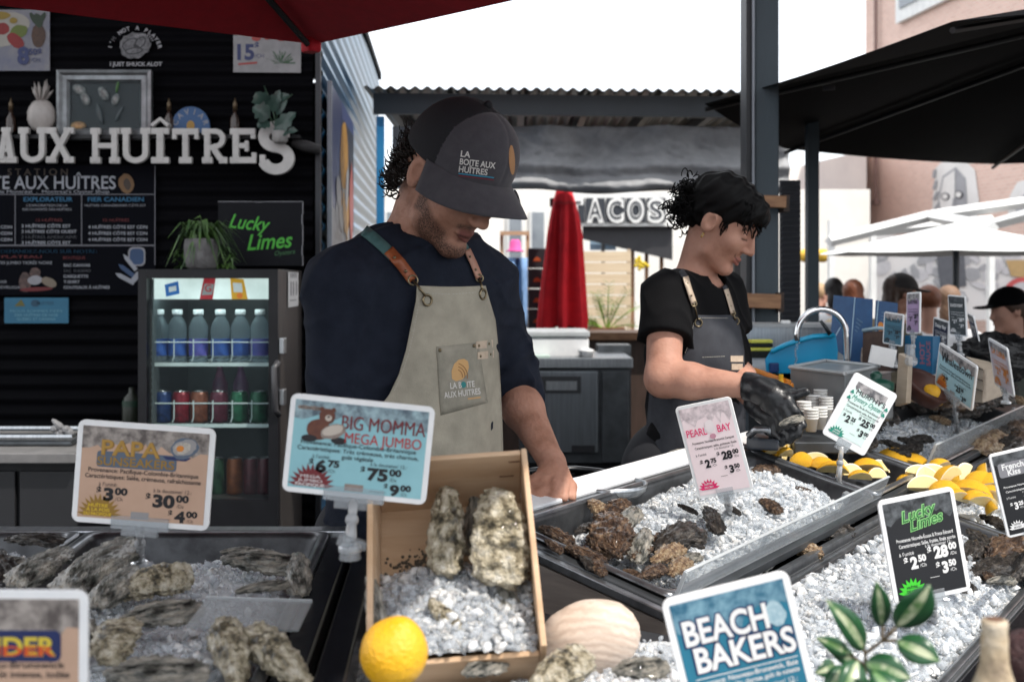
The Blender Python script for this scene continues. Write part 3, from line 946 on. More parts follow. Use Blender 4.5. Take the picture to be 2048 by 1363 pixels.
for i, (t, w_) in enumerate((("3 HUÎTRES CÔTE EST", 98), ("3 HUÎTRES CÔTE OUEST", 110), ("3 HUÎTRES AMÉRICAINE", 110), ("3 HUÎTRES CÔTE EST", 98))):
 mb.text(t, 185, 135 - 11 * i, 8.5, 0, Z, 'l', bold=.02, width=w_)
for i in range(3): mb.text("4 HUÎTRES CÔTE EST CDN", 318, 133 - 12.5 * i, 8.5, 0, Z, 'l', bold=.02, width=118)
for i in range(3): mb.text("HUÎTRES CÔTE EST CDN", 166, 133 - 12.5 * i, 8.5, 0, Z, 'r', bold=.02, width=118)
mb.text("DEMANDEZ-NOUS SUR NOTRE:", 144, 84, 10, 1, Z, 'l', bold=.025, width=192)
mb.text("PLATEAU", 185, 74, 8, 2, Z, width=80); mb.text("BOUTIQUE", 290, 72, 8, 2, Z, width=44)
mb.text("CREVETTES JUMBO TIGRÉE NOIRE", 246, 62, 8, 0, Z, 'r', width=140)
mb.text("CAVIAR", 156, 24, 8, 0, Z, 'r', width=34); mb.text("SEVRUGA", 182, 13, 8, 0, Z, 'r', width=44)
for i, (t, w_) in enumerate((("SAC CANVAS", 53), ("SAC THERMO", 54), ("CASQUETTE", 49), ("T-SHIRT", 32), ("COUTEAUX À HUÎTRES", 92))):
 mb.text(t, 269, 57 - 11 * i, 8, 0, Z, 'l', bold=.02, width=w_)
for i, (x, y, rx, ry, rot, mi) in enumerate(((192, 26, 12, 20, 0, 6), (212, 44, 11, 11, 0, 6), (212, 30, 15, 9, .1, 7), (240, 26, 16, 9, -.4, 8), (215, 12, 34, 4, .05, 2))):
 mb.sheet(ell(x, y, rx, ry, 20, rot, .1, i), Z + .2 * i, mi)
mb.sheet(rrect(34, 38, 10, 4, 398, 58), Z, 7); mb.sheet(rrect(28, 32, 9, 4, 401, 61), Z + .2, 9)
for i, (x0_, y0_, x1_, y1_, w_, mi) in enumerate(((372, 44, 410, 24, 9, 0), (378, 62, 412, 36, 9, 9), (388, 82, 414, 50, 8, 0), (402, 22, 420, 44, 11, 0))):
 d = (Vector((x1_ - x0_, y1_ - y0_))).normalized(); nn = Vector((-d.y, d.x)) * w_ / 2
 mb.sheet([(x0_, y0_), (x0_ + d.x * 10 - nn.x, y0_ + d.y * 10 - nn.y), (x1_ - nn.x, y1_ - nn.y), (x1_ + nn.x, y1_ + nn.y), (x0_ + d.x * 10 + nn.x, y0_ + d.y * 10 + nn.y)], Z + .4 + .1 * i, mi)
menu_w = mat("menu_white", (.24, .25, .28), .6)
mb.build("menu_print", [menu_w, mat("menu_blue", (.008, .09, .18), .6), mat("menu_red", (.10, .006, .008), .6), mat("menu_brown", (.035, .022, .014), .6), mat("menu_rule", (.13, .13, .15), .6), mat("menu_ochre", (.12, .06, .02), .6),
  mat("menu_food", (.09, .05, .045), .6, col2=(.03, .018, .016), scale=60), print_grey, mat("menu_cream", (.15, .12, .09), .6), mat("menu_cap_blue", (.02, .05, .12), .6)], mn)
nt = thing("notice_plaque", "small blue notice plaque under the menu board", "plaque", P(73, 645, WY))
T = WF(10, 646, WY)
MB(T).prism(rrect(128, 51, 2), 0, 3).build("plaque_board", mat("plaque_blue", (.012, .11, .19), .5, col2=(.01, .09, .16), scale=9), nt)
mb = MB(T)
mb.text("NOUS SOMMES FIERS", 64, 22, 7, 0, 3.5, bold=.02, width=104); mb.text("DES HUÎTRES DE NOS", 64, 14, 7, 0, 3.5, bold=.02, width=86); mb.text("QUÉBEC ET CANADA", 64, 6, 7, 0, 3.5, bold=.02, width=78)
mb.sheet([(20, 34), (42, 34), (34, 48)], 3.5, 1); mb.sheet(ell(62, 40, 9, 7), 3.5, 2); mb.text("HUÎTRES", 82, 37, 9, 2, 3.5)
mb.build("plaque_print", [mat("plaque_text", (.10, .25, .32), .6), mat("plaque_gold", (.10, .09, .02), .6), mat("plaque_dark", (.01, .05, .09), .6)], nt)
ls = thing("script_sign", "black sign with green script lettering propped on the drinks fridge", "sign", P(522, 530, 4.86))
T = WF(437, 531, 4.86)
MB(T).prism([(0, 0), (170, 0), (170, 126), (0, 129)], 0, 3).build("sign_board", mat("slate_sign", (.009, .0095, .012), .6, spec=.1), ls)
mb = MB(T)
mb.text("Lucky", 62, 72, 40, 0, 3.6, bold=.012, shear=.35, rot=R(-6), width=82)
mb.text("Limes", 104, 34, 44, 0, 3.6, bold=.014, shear=.35, rot=R(4), width=92)
mb.text("Oysters", 134, 22, 13, 1, 3.6, shear=.3, rot=R(6))
mb.build("script_print", [mat("lime_green", (.06, .36, .035), .6), mat("lime_dim", (.04, .14, .05), .6)], ls)
mb = MB(T)
for (x, y, w_, h_) in ((0, 127, 170, 1.2), (168.6, 0, 1.4, 126), (167, 82, 3, 20), (167, 20, 3, 20), (75, 126, 12, 2)):
 mb.prism([(x, y), (x + w_, y), (x + w_, y + h_), (x, y + h_)], 3.1, 4.2)
mb.build("edge_trim", print_grey, ls)
# DRINKS FRIDGE
FY = 4.35
fx0, fx1 = P(276, 0, FY).x, P(556, 0, FY).x
fz1 = P(0, 538, FY).z
fd = .70
bx = lambda t: -.053 * t
fr = thing("drinks_fridge", "black glass door drinks fridge lit inside, in front of the kiosk wall", "fridge", ((fx0 + fx1) / 2, FY, 0))
mb = MB()
def slabx(xa, xb, ya, yb, za, zb, mi=0):
 mb.hexa([(xa + bx(ya - FY), ya, za), (xb + bx(ya - FY), ya, za), (xb + bx(yb - FY), yb, za), (xa + bx(yb - FY), yb, za)],
  [(xa + bx(ya - FY), ya, zb), (xb + bx(ya - FY), ya, zb), (xb + bx(yb - FY), yb, zb), (xa + bx(yb - FY), yb, zb)], mi)
t = .035
slabx(fx0, fx0 + t, FY + .05, FY + fd, .05, fz1)
slabx(fx1 - t, fx1, FY + .05, FY + fd, .05, fz1)
slabx(fx0 + t, fx1 - t, FY + .05, FY + fd, fz1 - t, fz1 - .001)
slabx(fx0 + t, fx1 - t, FY + .05, FY + fd, .05, P(0, 1005, FY).z)
slabx(fx0 + t, fx1 - t, FY + fd - .05, FY + fd - .001, .3, fz1 - t)
mb.build("cabinet", mat("fridge_side", (.035, .030, .028), .5, col2=(.022, .019, .018), scale=4), fr, bevel=.004)
mb = MB()
e = .002
slabx(fx0 + t + e, fx0 + t + .008, FY + .055, FY + fd - .055, P(0, 1003, FY).z, fz1 - t - e)
slabx(fx1 - t - .008, fx1 - t - e, FY + .055, FY + fd - .055, P(0, 1003, FY).z, fz1 - t - e)
slabx(fx0 + t + .009, fx1 - t - .009, FY + fd - .06, FY + fd - .052, P(0, 1003, FY).z, fz1 - t - e)
mb.build("inner_liner", mat("liner_grey", (.10, .115, .12), .5, col2=(.07, .085, .09), scale=5), fr)
wx0, wx1, wy0, wy1 = P(293, 0, FY).x, P(537, 0, FY).x, P(0, 556, FY).z, P(0, 1000, FY).z
mb = MB()
mb.box(((fx0 + wx0) / 2, FY + .022, (fz1 + .05) / 2), (wx0 - fx0, .044, fz1 - .05))
mb.box(((fx1 + wx1) / 2, FY + .022, (fz1 + .05) / 2), (fx1 - wx1, .044, fz1 - .05))
mb.box(((wx0 + wx1) / 2, FY + .022, (fz1 + wy0) / 2), (wx1 - wx0, .042, fz1 - wy0))
mb.box(((wx0 + wx1) / 2, FY + .022, (wy1 + .05) / 2), (wx1 - wx0, .042, wy1 - .05))
door = mb.build("door", black_metal, fr)
MB().box(((wx0 + wx1) / 2, FY + .026, (wy0 + wy1) / 2), (wx1 - wx0, .006, wy0 - wy1)).build("door_glass", pane, door)
q0, q1 = P(548, 735, FY - .02), P(550, 820, FY - .02)
mb = MB(); mb.tube([q0 + Vector((.012, .02, .02)), q0, q1, q1 + Vector((.012, .02, -.02))], .012, 8); mb.build("door_handle", mat("handle_grey", (.05, .05, .055), .4), door, smooth=True)
for py in (692, 795):
 mb = MB(); mb.box(P(556, py, FY) + Vector((.012, .03, 0)), (.02, .05, .06)); mb.build("hinge", steel, fr, bevel=.003)
hz0, hz1 = P(0, 598, FY + .07).z, P(0, 556, FY + .07).z
T = WF(296, 598, FY + .075)
lit = mat("lit_header_panel", (.52, .60, .58), .5, col2=(.38, .45, .43), scale=7, emit=.75)
MB(T).prism([(0, 0), (244, 0), (244, 42), (0, 42)], 0, 2).build("lit_header", lit, fr)
mb = MB(T)
mb.prism([(37, 5), (64, 11), (61, 36), (34, 29)], 2.2, 2.6, 0); mb.sheet([(43, 14), (58, 17), (57, 27), (42, 24)], 2.9, 1)
mb.prism([(104, 0), (130, 0), (136, 42), (112, 42)], 2.2, 2.6, 2); mb.sheet([(108, 8), (129, 9), (133, 30), (114, 31)], 2.8, 3); mb.text("G", 121, 15, 20, 2, 3.0, bold=.02); mb.sheet([(108, 2), (126, 2), (127, 9), (109, 8)], 3.0, 2)
mb.prism([(168, 0), (200, 0), (192, 40), (165, 42)], 2.2, 2.6, 4); mb.sheet([(172, 14), (190, 14), (188, 32), (170, 33)], 2.8, 1); mb.sheet(ell(184, 7, 6, 6), 2.9, 5)
mb.build("header_pictures", [mat("pic_blue", (.01, .12, .40), .5, emit=.35), mat("pic_white", (.55, .6, .6), .5, emit=.35), mat("pic_red", (.35, .01, .02), .5, emit=.35), mat("pic_grey", (.22, .24, .24), .5, emit=.35), mat("pic_yellow", (.60, .32, .01), .5, emit=.35), mat("pic_orange", (.65, .16, .01), .5, emit=.35)], fr)
mb = MB()
mb.box(P(299, 790, FY + .075), (.006, .012, .72))
mb.box(P(415, 588, FY + .10), (.42, .016, .012))
mb.build("light_tube", mat("fridge_lamp", (.75, .9, .9), .5, emit=8.0), fr)
mb = MB()
for k in range(22): mb.box(P(300, 700 + k * 13.5, FY + .062), (.014, .006, .012))
mb.build("shelf_rail", mat("rail_white", (.55, .58, .58), .5), fr)
def rack(py, name_py):
 z = P(0, py, FY + .09).z
 mb = MB()
 ya, yb = FY + .085, FY + fd - .08
 for k in range(13):
  x = wx0 + .012 + (wx1 - wx0 - .02) * k / 12
  mb.tube([(x + bx(.1), ya, z), (x + bx(fd), yb, z)], .0022, 5)
 for yy in (ya, (ya + yb) / 2, yb): mb.tube([(wx0 + .002, yy, z - .003), (wx1 - .006 + bx(yy - FY), yy, z - .003)], .0035, 6)
 mb.box(((wx0 + wx1) / 2, ya - .004, z), (wx1 - wx0 - .004, .005, .014))
 zf = z + .085
 mb.tube([(wx0 + .004, ya, zf), (wx1 - .008, ya, zf)], .0026, 6)
 for k in range(7):
  x = wx0 + .004 + (wx1 - wx0 - .012) * k / 6
  mb.tube([(x - .006, ya, z + .012), (x, ya, z + .03), (x, ya, zf + .012)], .0022, 5)
 mb.build("wire_shelf", mat("shelf_wire", (.62, .70, .70), .4), fr)
 return z + .004
z1 = rack(728, 0)
z2 = rack(850, 0)
z3 = P(0, 1000, FY + .09).z
q = P(588, 578, FY + .42)
sidex = fx1 + bx(.42) + .0015
n_ = Vector((1, .053, 0)).normalized(); ex_ = Vector((-.053, 1, 0)).normalized()
nt = thing("fridge_notice", "white paper notice taped to the fridge side", "notice", (sidex, FY + .42, q.z - .07))
T = basis(ex_, (0, 0, 1), (fx1 + bx(.24) + .004, FY + .24, P(0, 614, FY + .3).z))
MB(T).prism([(0, 0), (.30, 0), (.30, .142), (0, .142)], 0, .001).build("paper", paper_white, nt)
mb = MB(T); mb.text("INFORMATION", .15, .118, .03, 0, .0014, width=.2)
for x in (.06, .13, .22): mb.sheet(rrect(.035, .06, .01, 3, x, .045), .0014, 0)
mb.sheet([(.04, .025), (.24, .025), (.24, .029), (.04, .029)], .0014, 0)
mb.build("notice_print", print_grey, nt)
ORD = ["leftmost", "second from left", "third from left", "fourth from left", "fifth from left", "rightmost"]
lab_m = [mat("label_blue", (.02, .07, .30), .5, col2=(.03, .10, .36), scale=30), mat("label_violet", (.16, .11, .42), .5, col2=(.05, .08, .34), scale=24)]
capw = mat("bottle_cap_white", (.75, .76, .77), .4)
for i, px in enumerate((318, 355, 397, 441, 481, 520)):
 v = 1 if i in (2, 5) else 0
 q = P(px, 728, FY + .14); q.z = z1
 t = thing("water_bottle", "%s clear water bottle with %s label on the fridge's top rack" % (ORD[i], ("violet" if v else "blue")), "bottle", q, "water bottles on the top rack of the fridge")
 MB().lathe([(.031, 0), (.036, .006), (.036, .03), (.0345, .05), (.036, .075), (.036, .10), (.0375, .125), (.035, .145), (.026, .165), (.0165, .178), (.016, .19)], q, 18).build("bottle_body", pet, t, smooth=True)
 MB().lathe([(.0372, .028), (.0372, .092)], q, 18, close=False).build("label", lab_m[v], t, smooth=True)
 MB().lathe([(.0195, .186), (.020, .188), (.020, .204), (.018, .206)], q, 16).build("cap", capw, t, smooth=True)
cans = [("blue", (.01, .035, .13)), ("red", (.20, .008, .02)), ("copper brown", (.20, .06, .03)), ("dark maroon", (.10, .012, .03)), ("green and gold", (.01, .11, .05)), ("dark green", (.006, .09, .04))]
can_top = mat("can_lid", (.5, .52, .53), .25, .9)
for i, px in enumerate((326, 363, 399, 438, 479, 518)):
 q = P(px, 850, FY + .14); q.z = z2
 t = thing("drink_can", "%s drink can, %s on the fridge's middle rack" % (cans[i][0], ORD[i]), "can", q, "drink cans on the middle rack of the fridge")
 MB().lathe([(.028, 0), (.0355, .008), (.036, .02), (.036, .105), (.031, .118), (.0275, .122)], q, 18).build("can_body", mat("can_" + cans[i][0].replace(" ", "_"), cans[i][1], .32, .3, col2=tuple(c * .5 for c in cans[i][1]), scale=35), t, smooth=True)
 MB().lathe([(.0278, .1221), (.026, .124), (.024, .121)], q, 18).build("can_lid", can_top, t, smooth=True)
for i, (px, cl, nm) in enumerate(((322, (.015, .05, .10), "blue"), (360, (.02, .07, .09), "teal"), (398, (.12, .03, .08), "plum pink"), (435, (.02, .06, .03), "bottle green"), (470, (.30, .08, .02), "orange"), (503, (.10, .012, .02), "maroon"), (530, (.08, .01, .018), "dark plum"))):
 q = P(px, 1000, FY + .2); q.z = z3 + .002
 t = thing("drink_can", "%s drink can at the bottom of the fridge" % nm, "can", q, "drink cans at the bottom of the fridge")
 MB().lathe([(.026, 0), (.0325, .008), (.033, .02), (.033, .128), (.028, .141), (.0275, .145)], q, 18).build("can_body", mat("can_low_" + nm.replace(" ", "_"), cl, .32, .3, col2=tuple(c * .5 for c in cl), scale=35), t, smooth=True)
 MB().lathe([(.0278, .1451), (.026, .147), (.024, .144)], q, 18).build("can_lid", can_top, t, smooth=True)
for i, (px, py) in enumerate(((448, 1000), (458, 1000))):
 pass
for i, (px, nm) in enumerate(((440, "pink"), (482, "lilac"))):
 q = P(px, 850, FY + .40); q.z = z2
 MB().lathe([(.030, 0), (.032, .01), (.032, .13), (.02, .16), (.012, .19), (.012, .2)], q, 16).build("back_bottle", mat("bottle_" + nm, (.22, .10, .20) if i else (.25, .08, .14), .3, col2=(.1, .05, .1), scale=20), smooth=True,
  label="%s bottle behind the cans on the fridge's middle rack" % nm, cat="bottle")
q = P(404, 531, FY + .30); q.z = fz1
pp = thing("potted_plant", "green spiky plant in a round concrete pot on top of the drinks fridge", "plant", q)
MB().lathe([(.045, 0), (.062, .012), (.070, .05), (.0715, .10), (.067, .124), (.060, .126), (.060, .11)], q, 28).build("pot", mat("concrete_pot", (.17, .165, .165), .85, col2=(.10, .095, .095), scale=26, bump=.5, bscale=80), pp, smooth=True)
mb = MB()
rnd = random.Random(4)
for k in range(120):
 a = rnd.uniform(0, 2 * math.pi)
 L = rnd.uniform(.06, .155)
 up = rnd.uniform(-.25, 1.0)
 b0 = q + Vector((rnd.uniform(-.03, .03), rnd.uniform(-.03, .03), .12))
 dirv = Vector((math.cos(a) * 1.25 + .15, math.sin(a) * .6, up)).normalized()
 mid = b0 + dirv * L * .55 + Vector((0, 0, .03))
 tip = b0 + dirv * L + Vector((0, 0, -.035 - .045 * (1 - up)))
 mb.tube([b0, mid, tip], [.0035, .0062, .0008], 4, flat=.25, caps=False)
for (sx, sy) in ((.08, -.01), (.10, .02), (.075, .03), (-.075, .0)):
 for k in range(26):
  a = rnd.uniform(0, 2 * math.pi)
  b0 = q + Vector((sx + rnd.uniform(-.02, .02), sy * .5, .10 - rnd.uniform(0, .10)))
  tip = b0 + Vector((math.cos(a) * .05, math.sin(a) * .04, -rnd.uniform(.0, .06)))
  mb.tube([b0, b0.lerp(tip, .5) + Vector((0, 0, .012)), tip], [.003, .005, .0006], 4, flat=.25, caps=False)
mb.build("leaves", mat("spiky_leaf", (.07, .14, .028), .4, col2=(.02, .05, .018), scale=16), pp)
q = P(252, 842, 4.6)
wc = thing("work_counter", "low dark work counter with a pale worktop at the far left", "counter", P(40, 1040, 4.1).xyz * Vector((1, 1, 0)) if False else (P(40, 900, 4.1).x, 4.1, 0))
wz = P(0, 905, 3.98).z
xl, xr = P(-180, 900, 4).x, P(158, 900, 4).x
MB().box(((xl + xr) / 2, 4.32, wz - .018), (xr - xl, .70, .036)).build("worktop", mat("grey_worktop", (.17, .165, .165), .5, col2=(.12, .118, .118), scale=12), wc, bevel=.004)
MB().box(((xl + xr) / 2, 4.34, (wz - .036) / 2), (xr - xl - .03, .62, wz - .037)).build("cabinet", black_metal, wc)
for i, (a, b) in enumerate(((-150, 27), (36, 152))):
 xa, xb = P(a, 900, 4.0).x, P(b, 900, 4.0).x
 MB().box(((xa + xb) / 2, 4.02, wz - .28), (xb - xa, .016, .42)).build("cabinet_door", mat("door_charcoal", (.015, .0155, .018), .5), wc, bevel=.003)
q = P(70, 880, 4.2); q.z = wz
tr_ = thing("steel_tray", "shallow steel tray with scraps on the low work counter", "tray", (q.x, 4.25, wz))
mb = MB(); mb.box((q.x - .05, 4.25, wz + .010), (.42, .24, .016)); mb.build("tray_base", steel_dark, tr_, bevel=.005)
mb = MB(); mb.tube([(q.x - .26, 4.13, wz + .034), (q.x + .16, 4.13, wz + .034), (q.x + .16, 4.37, wz + .034), (q.x - .26, 4.37, wz + .034), (q.x - .26, 4.13, wz + .034)], .010, 6); mb.build("tray_rim", steel, tr_)
mb = MB()
for k in range(9):
 c_ = P(random.uniform(110, 142), random.uniform(845, 872), 4.22)
 mb.ball(c_, (random.uniform(.012, .03), .015, random.uniform(.008, .02)), 7, 5, rot=Matrix.Rotation(random.uniform(0, 3), 3, 'Y'))
mb.build("shell_scraps", mat("scrap_grey", (.22, .22, .23), .7, col2=(.10, .10, .105), scale=60), label="heap of grey shell scraps at the right end of the steel tray", cat="scraps", kind=None)
q = P(255, 905, 4.5)
gb = thing("green_bottle", "dim dark green bottle beside the fridge against the black wall", "bottle", (q.x, 4.55, P(0, 842, 4.55).z))
q = Vector((q.x, 4.55, P(0, 845, 4.55).z))
MB().lathe([(.034, 0), (.036, .01), (.036, .07), (.030, .10), (.012, .12), (.012, .14)], q, 16).build("bottle_body", mat("bottle_green_dim", (.012, .016, .010), .4), gb, smooth=True)
MB().lathe([(.0365, .066), (.0365, .09)], q, 16, close=False).build("label", mat("label_green_dim", (.008, .03, .018), .5), gb, smooth=True)
MB().box((q.x, 4.56, q.z / 2), (.12, .10, q.z - .001)).build("bottle_stand", black_metal, label="narrow black stand under the green bottle beside the fridge", cat="stand")
# tall poster on the blue side wall (perspective, px 650-703)
sp = thing("side_poster", "tall blue price poster on the kiosk's blue side wall", "poster", (KX, KY + .9, 1.0))
d0_, d1_ = .10, 1.50
o_ = Vector((KX, KY + .02, 0)) + SD * d0_ + side_out * .022
zb = P(0, 585, 5.2).z
T = basis(SD, (0, 0, 1), (o_.x, o_.y, zb))
Wd, Hd = d1_ - d0_, 2.30 - zb
MB(T).prism([(0, 0), (Wd, 0), (Wd, Hd), (0, Hd)], 0, .012).build("poster_panel", mat("poster_navy", (.025, .04, .12), .4, col2=(.035, .05, .13), scale=2), sp)
mb = MB(T)
mb.sheet([(.25, Hd * .35), (1.38, Hd * .35), (1.38, Hd * .92), (.65, Hd * .92)], .0128, 6)
mb.sheet([(0.02, 0.02), (1.38, 0.02), (1.38, Hd * .34), (0.02, Hd * .42)], .0132, 1)
mb.sheet(ell(.74, Hd * .72, .24, Hd * .20, 20, .1, .1, 3), .0136, 2)
for k in range(16):
 x, y = random.uniform(.35, 1.3), random.uniform(Hd * .38, Hd * .62)
 mb.sheet(ell(x, y, .14, .07, 10, random.uniform(0, 3), .3, k), .0138 + k * .0003, (1, 5, 2)[k % 3])
mb.sheet(ell(1.15, Hd * .5, .14, .22, 12, 0, .2, 9), .019, 3)
for k in range(5):
 y = Hd * (.30 - .062 * k)
 mb.sheet([(.2, y), (.62, y), (.62, y - .035), (.2, y - .035)], .0145, 5)
 mb.sheet([(.85, y), (1.25, y), (1.25, y - .05), (.85, y - .05)], .0145, 3 if k % 2 else 5)
mb.build("poster_print", [print_navy, mat("p_pale", (.25, .25, .26), .5), mat("p_gold", (.34, .18, .03), .5, col2=(.24, .11, .015), scale=30), mat("p_red", (.32, .08, .07), .5), print_blue, mat("p_grey", (.20, .19, .18), .5), mat("p_dark", (.02, .024, .035), .5)], sp)
mb = MB(T)
mb.prism([(-.03, 0), (0, 0), (0, Hd), (-.03, Hd)], 0, .02); mb.build("poster_edge", trim_grey, sp)
# DISPLAY COUNTER FRAMES
TO = Vector((.022, 1.98, 1.0))
TU = Vector((.569, .822, 0)).normalized()
TW = Vector((.797, -.552, -.242)).normalized()
TN = TW.cross(TU).normalized()
def TR(a, b, c=0.): return TO + TU * a + TW * b + TN * c
def trp(px, py, c=0.):
 r = Vector(((px - CX) / F, 1, -(py - HZ) / F))
 o = Vector((0, 0, EYE))
 t = (TO + TN * c - o).dot(TN) / r.dot(TN)
 return o + r * t
TM = Matrix(((TU.x, TW.x, TN.x, TO.x), (TU.y, TW.y, TN.y, TO.y), (TU.z, TW.z, TN.z, TO.z), (0, 0, 0, 1)))
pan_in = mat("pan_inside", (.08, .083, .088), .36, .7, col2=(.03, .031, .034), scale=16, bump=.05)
def pan(name, label, corners, up, depth, rim=.014, cat="tray", group=None, m_rim=None):
 """hotel pan: corners = 4 rim corners (counter-clockwise from above), up = plane normal"""
 c = [Vector(q) for q in corners]
 up = Vector(up).normalized()
 mid = sum(c, Vector()) / 4
 t = thing(name, label, cat, mid - up * depth, group)
 def ring(ins, dz, r, n=5):
  out = []
  for i in range(4):
   p0, p1, p2 = c[i - 1], c[i], c[(i + 1) % 4]
   d1, d2 = (p0 - p1).normalized(), (p2 - p1).normalized()
   q = p1 + (d1 + d2) * ins
   for k in range(n + 1):
    tt = k / n
    a, b_ = q + d1 * r, q + d2 * r
    out.append((a * (1 - tt) ** 2 + q * 2 * tt * (1 - tt) + b_ * tt ** 2) - up * dz)
  return out
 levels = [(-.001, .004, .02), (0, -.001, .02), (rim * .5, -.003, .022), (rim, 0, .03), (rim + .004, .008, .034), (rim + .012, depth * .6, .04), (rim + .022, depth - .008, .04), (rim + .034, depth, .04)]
 rings = [ring(*l) for l in levels]
 n = len(rings[0])
 mb = MB()
 vs = [q for rg in rings for q in rg]
 fs = []
 for i in range(len(rings) - 1):
  for k in range(n):
   fs.append((i * n + k, i * n + (k + 1) % n, (i + 1) * n + (k + 1) % n, (i + 1) * n + k))
 fs.append(tuple((len(rings) - 1) * n + k for k in range(n)))
 cut = n * 3
 mb.add(vs, fs)
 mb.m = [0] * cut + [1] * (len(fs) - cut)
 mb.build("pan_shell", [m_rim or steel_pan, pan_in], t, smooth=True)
 return t
# right-hand display counter
rc_ = thing("display_counter", "long two tier seafood display counter with a white rail running to the right", "counter", TR(.9, .3).xyz * Vector((1, 1, 0)) if False else (TR(.9, .3).x, TR(.9, .3).y, 0))
A0, A1 = -.095, 3.6
def trbox(mb, a0, a1, b0, b1, c0, c1, mi=0):
 mb.hexa([TR(a0, b0, c0), TR(a0, b1, c0), TR(a1, b1, c0), TR(a1, b0, c0)], [TR(a0, b0, c1), TR(a0, b1, c1), TR(a1, b1, c1), TR(a1, b0, c1)], mi)
mb = MB(); trbox(mb, A0 - .02, A1, -.062, -.002, -.03, .004); mb.build("rail", steel_white, rc_, bevel=.003)
mb = MB(); trbox(mb, A0, A1, -.001, .014, -.02, -.001); trbox(mb, A0, A1, .334, .350, -.02, -.002); trbox(mb, A0 - .012, A0 + .012, .016, .332, -.02, -.003)
mb.build("upper_frame", steel_dark, rc_, bevel=.002)
mb = MB()
trbox(mb, A0, A1, .0, .35, -.13, -.10)
mb.build("upper_bed", black_metal, rc_)
def drop(p_, z): return Vector((p_.x, p_.y, z))
def vboard(mb, p0, p1, z_off, z1, thick, mi=0):
 d = (Vector((p1.x, p1.y, 0)) - Vector((p0.x, p0.y, 0))).normalized()
 nn = Vector((d.y, -d.x, 0)) * thick
 mb.hexa([drop(p0, z1), drop(p1, z1), drop(p1 + nn, z1), drop(p0 + nn, z1)], [p0 - Vector((0, 0, z_off)), p1 - Vector((0, 0, z_off)), p1 + nn - Vector((0, 0, z_off)), p0 + nn - Vector((0, 0, z_off))], mi)
mb = MB(); vboard(mb, TR(A0 - .014, -.055), TR(A0 - .014, .352), .022, .72, .012); mb.build("end_board", wood_taupe, rc_)
mb = MB(); trbox(mb, A0 - .030, A0 - .014, -.02, .352, -.018, -.004); mb.build("end_strip", steel_pan, rc_, bevel=.002)
mb = MB(); vboard(mb, TR(A0 - .014, .352), TR(A1, .352), .022, .72, .012); mb.build("riser_board", steel_pan, rc_)
mb = MB(); vboard(mb, TR(A1, -.06), TR(A0, -.06), .035, .0, .012); mb.build("staff_panel", steel_dark, rc_)
LC = -.036
mb = MB(); trbox(mb, -.55, A1, .372, .80, LC - .16, LC - .13); mb.build("lower_bed", black_metal, rc_)
mb = MB(); trbox(mb, -.40, A1, .705, .80, LC - .10, LC + .004); trbox(mb, -.40, A1, .80, .86, LC - .10, LC - .004); mb.build("front_edge", mat("wet_black_edge", (.010, .0105, .013), .22, .3, scale=25, bump=.06, bscale=40), rc_, bevel=.004)
mb = MB(); trbox(mb, -.40, A1, .366, .376, LC - .10, LC + .002); trbox(mb, -.40, A1, .697, .704, LC - .06, LC + .008); mb.build("lower_frame", steel, rc_, bevel=.002)
mb = MB(); vboard(mb, TR(-.4, .855, LC), TR(A1, .855, LC), .03, .0, .015); mb.build("front_skirt", black_metal, rc_)
def trpan(name, label, a0, a1, b0, b1, c, depth, group):
 return pan(name, label, [TR(a0, b0, c), TR(a0, b1, c), TR(a1, b1, c), TR(a1, b0, c)], TN, depth, group=group)
G_PAN = "steel pans in the right display counter"
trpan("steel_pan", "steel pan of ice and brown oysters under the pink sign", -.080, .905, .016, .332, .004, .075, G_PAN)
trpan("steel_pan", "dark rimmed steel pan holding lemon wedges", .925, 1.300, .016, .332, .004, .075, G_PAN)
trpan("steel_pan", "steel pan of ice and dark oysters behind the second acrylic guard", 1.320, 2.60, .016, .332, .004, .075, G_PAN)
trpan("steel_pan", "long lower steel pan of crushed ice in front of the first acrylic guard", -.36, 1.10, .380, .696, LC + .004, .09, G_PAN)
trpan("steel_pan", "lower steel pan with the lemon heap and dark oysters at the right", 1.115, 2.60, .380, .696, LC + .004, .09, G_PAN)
def guard(a0, a1, b, h, lean, label, m_=acrylic):
 g = thing("acrylic_guard", label, "guard", TR((a0 + a1) / 2, b))
 p0, p1 = TR(a0, b, .004), TR(a1, b, .004)
 up = (TN * 1 + TW * lean).normalized()
 T = basis(p1 - p0, up, p0)
 L = (p1 - p0).length
 MB(T).prism([(0, 0), (L, 0), (L, h), (0, h)], 0, .004).build("guard_sheet", m_, g)
 MB(T).box((L / 2, h + .0008, .002), (L, .0016, .005)).build("top_edge", mat("acrylic_edge", (.50, .53, .55), .15, spec=.8), g)
 MB(T).box((-.0012, h / 2, .002), (.0024, h, .006)).build("end_edge", mat("acrylic_edge"), g)
 mb = MB(T)
 for x in np.linspace(.33 * L, .75 * L, 2):
  mb.box((x, h - .012, -.006), (.020, .022, .016))
  mb.box((x, h * .4, -.004), (.012, h * .7, .006))
 mb.build("clip", acrylic, g, bevel=.003)
 return g
guard(-.090, .915, .338, .050, .15, "long clear acrylic guard in front of the brown oyster pan")
guard(1.36, 2.7, .318, .062, .15, "scuffed acrylic guard at the far right beyond the lemons", acrylic_dim)
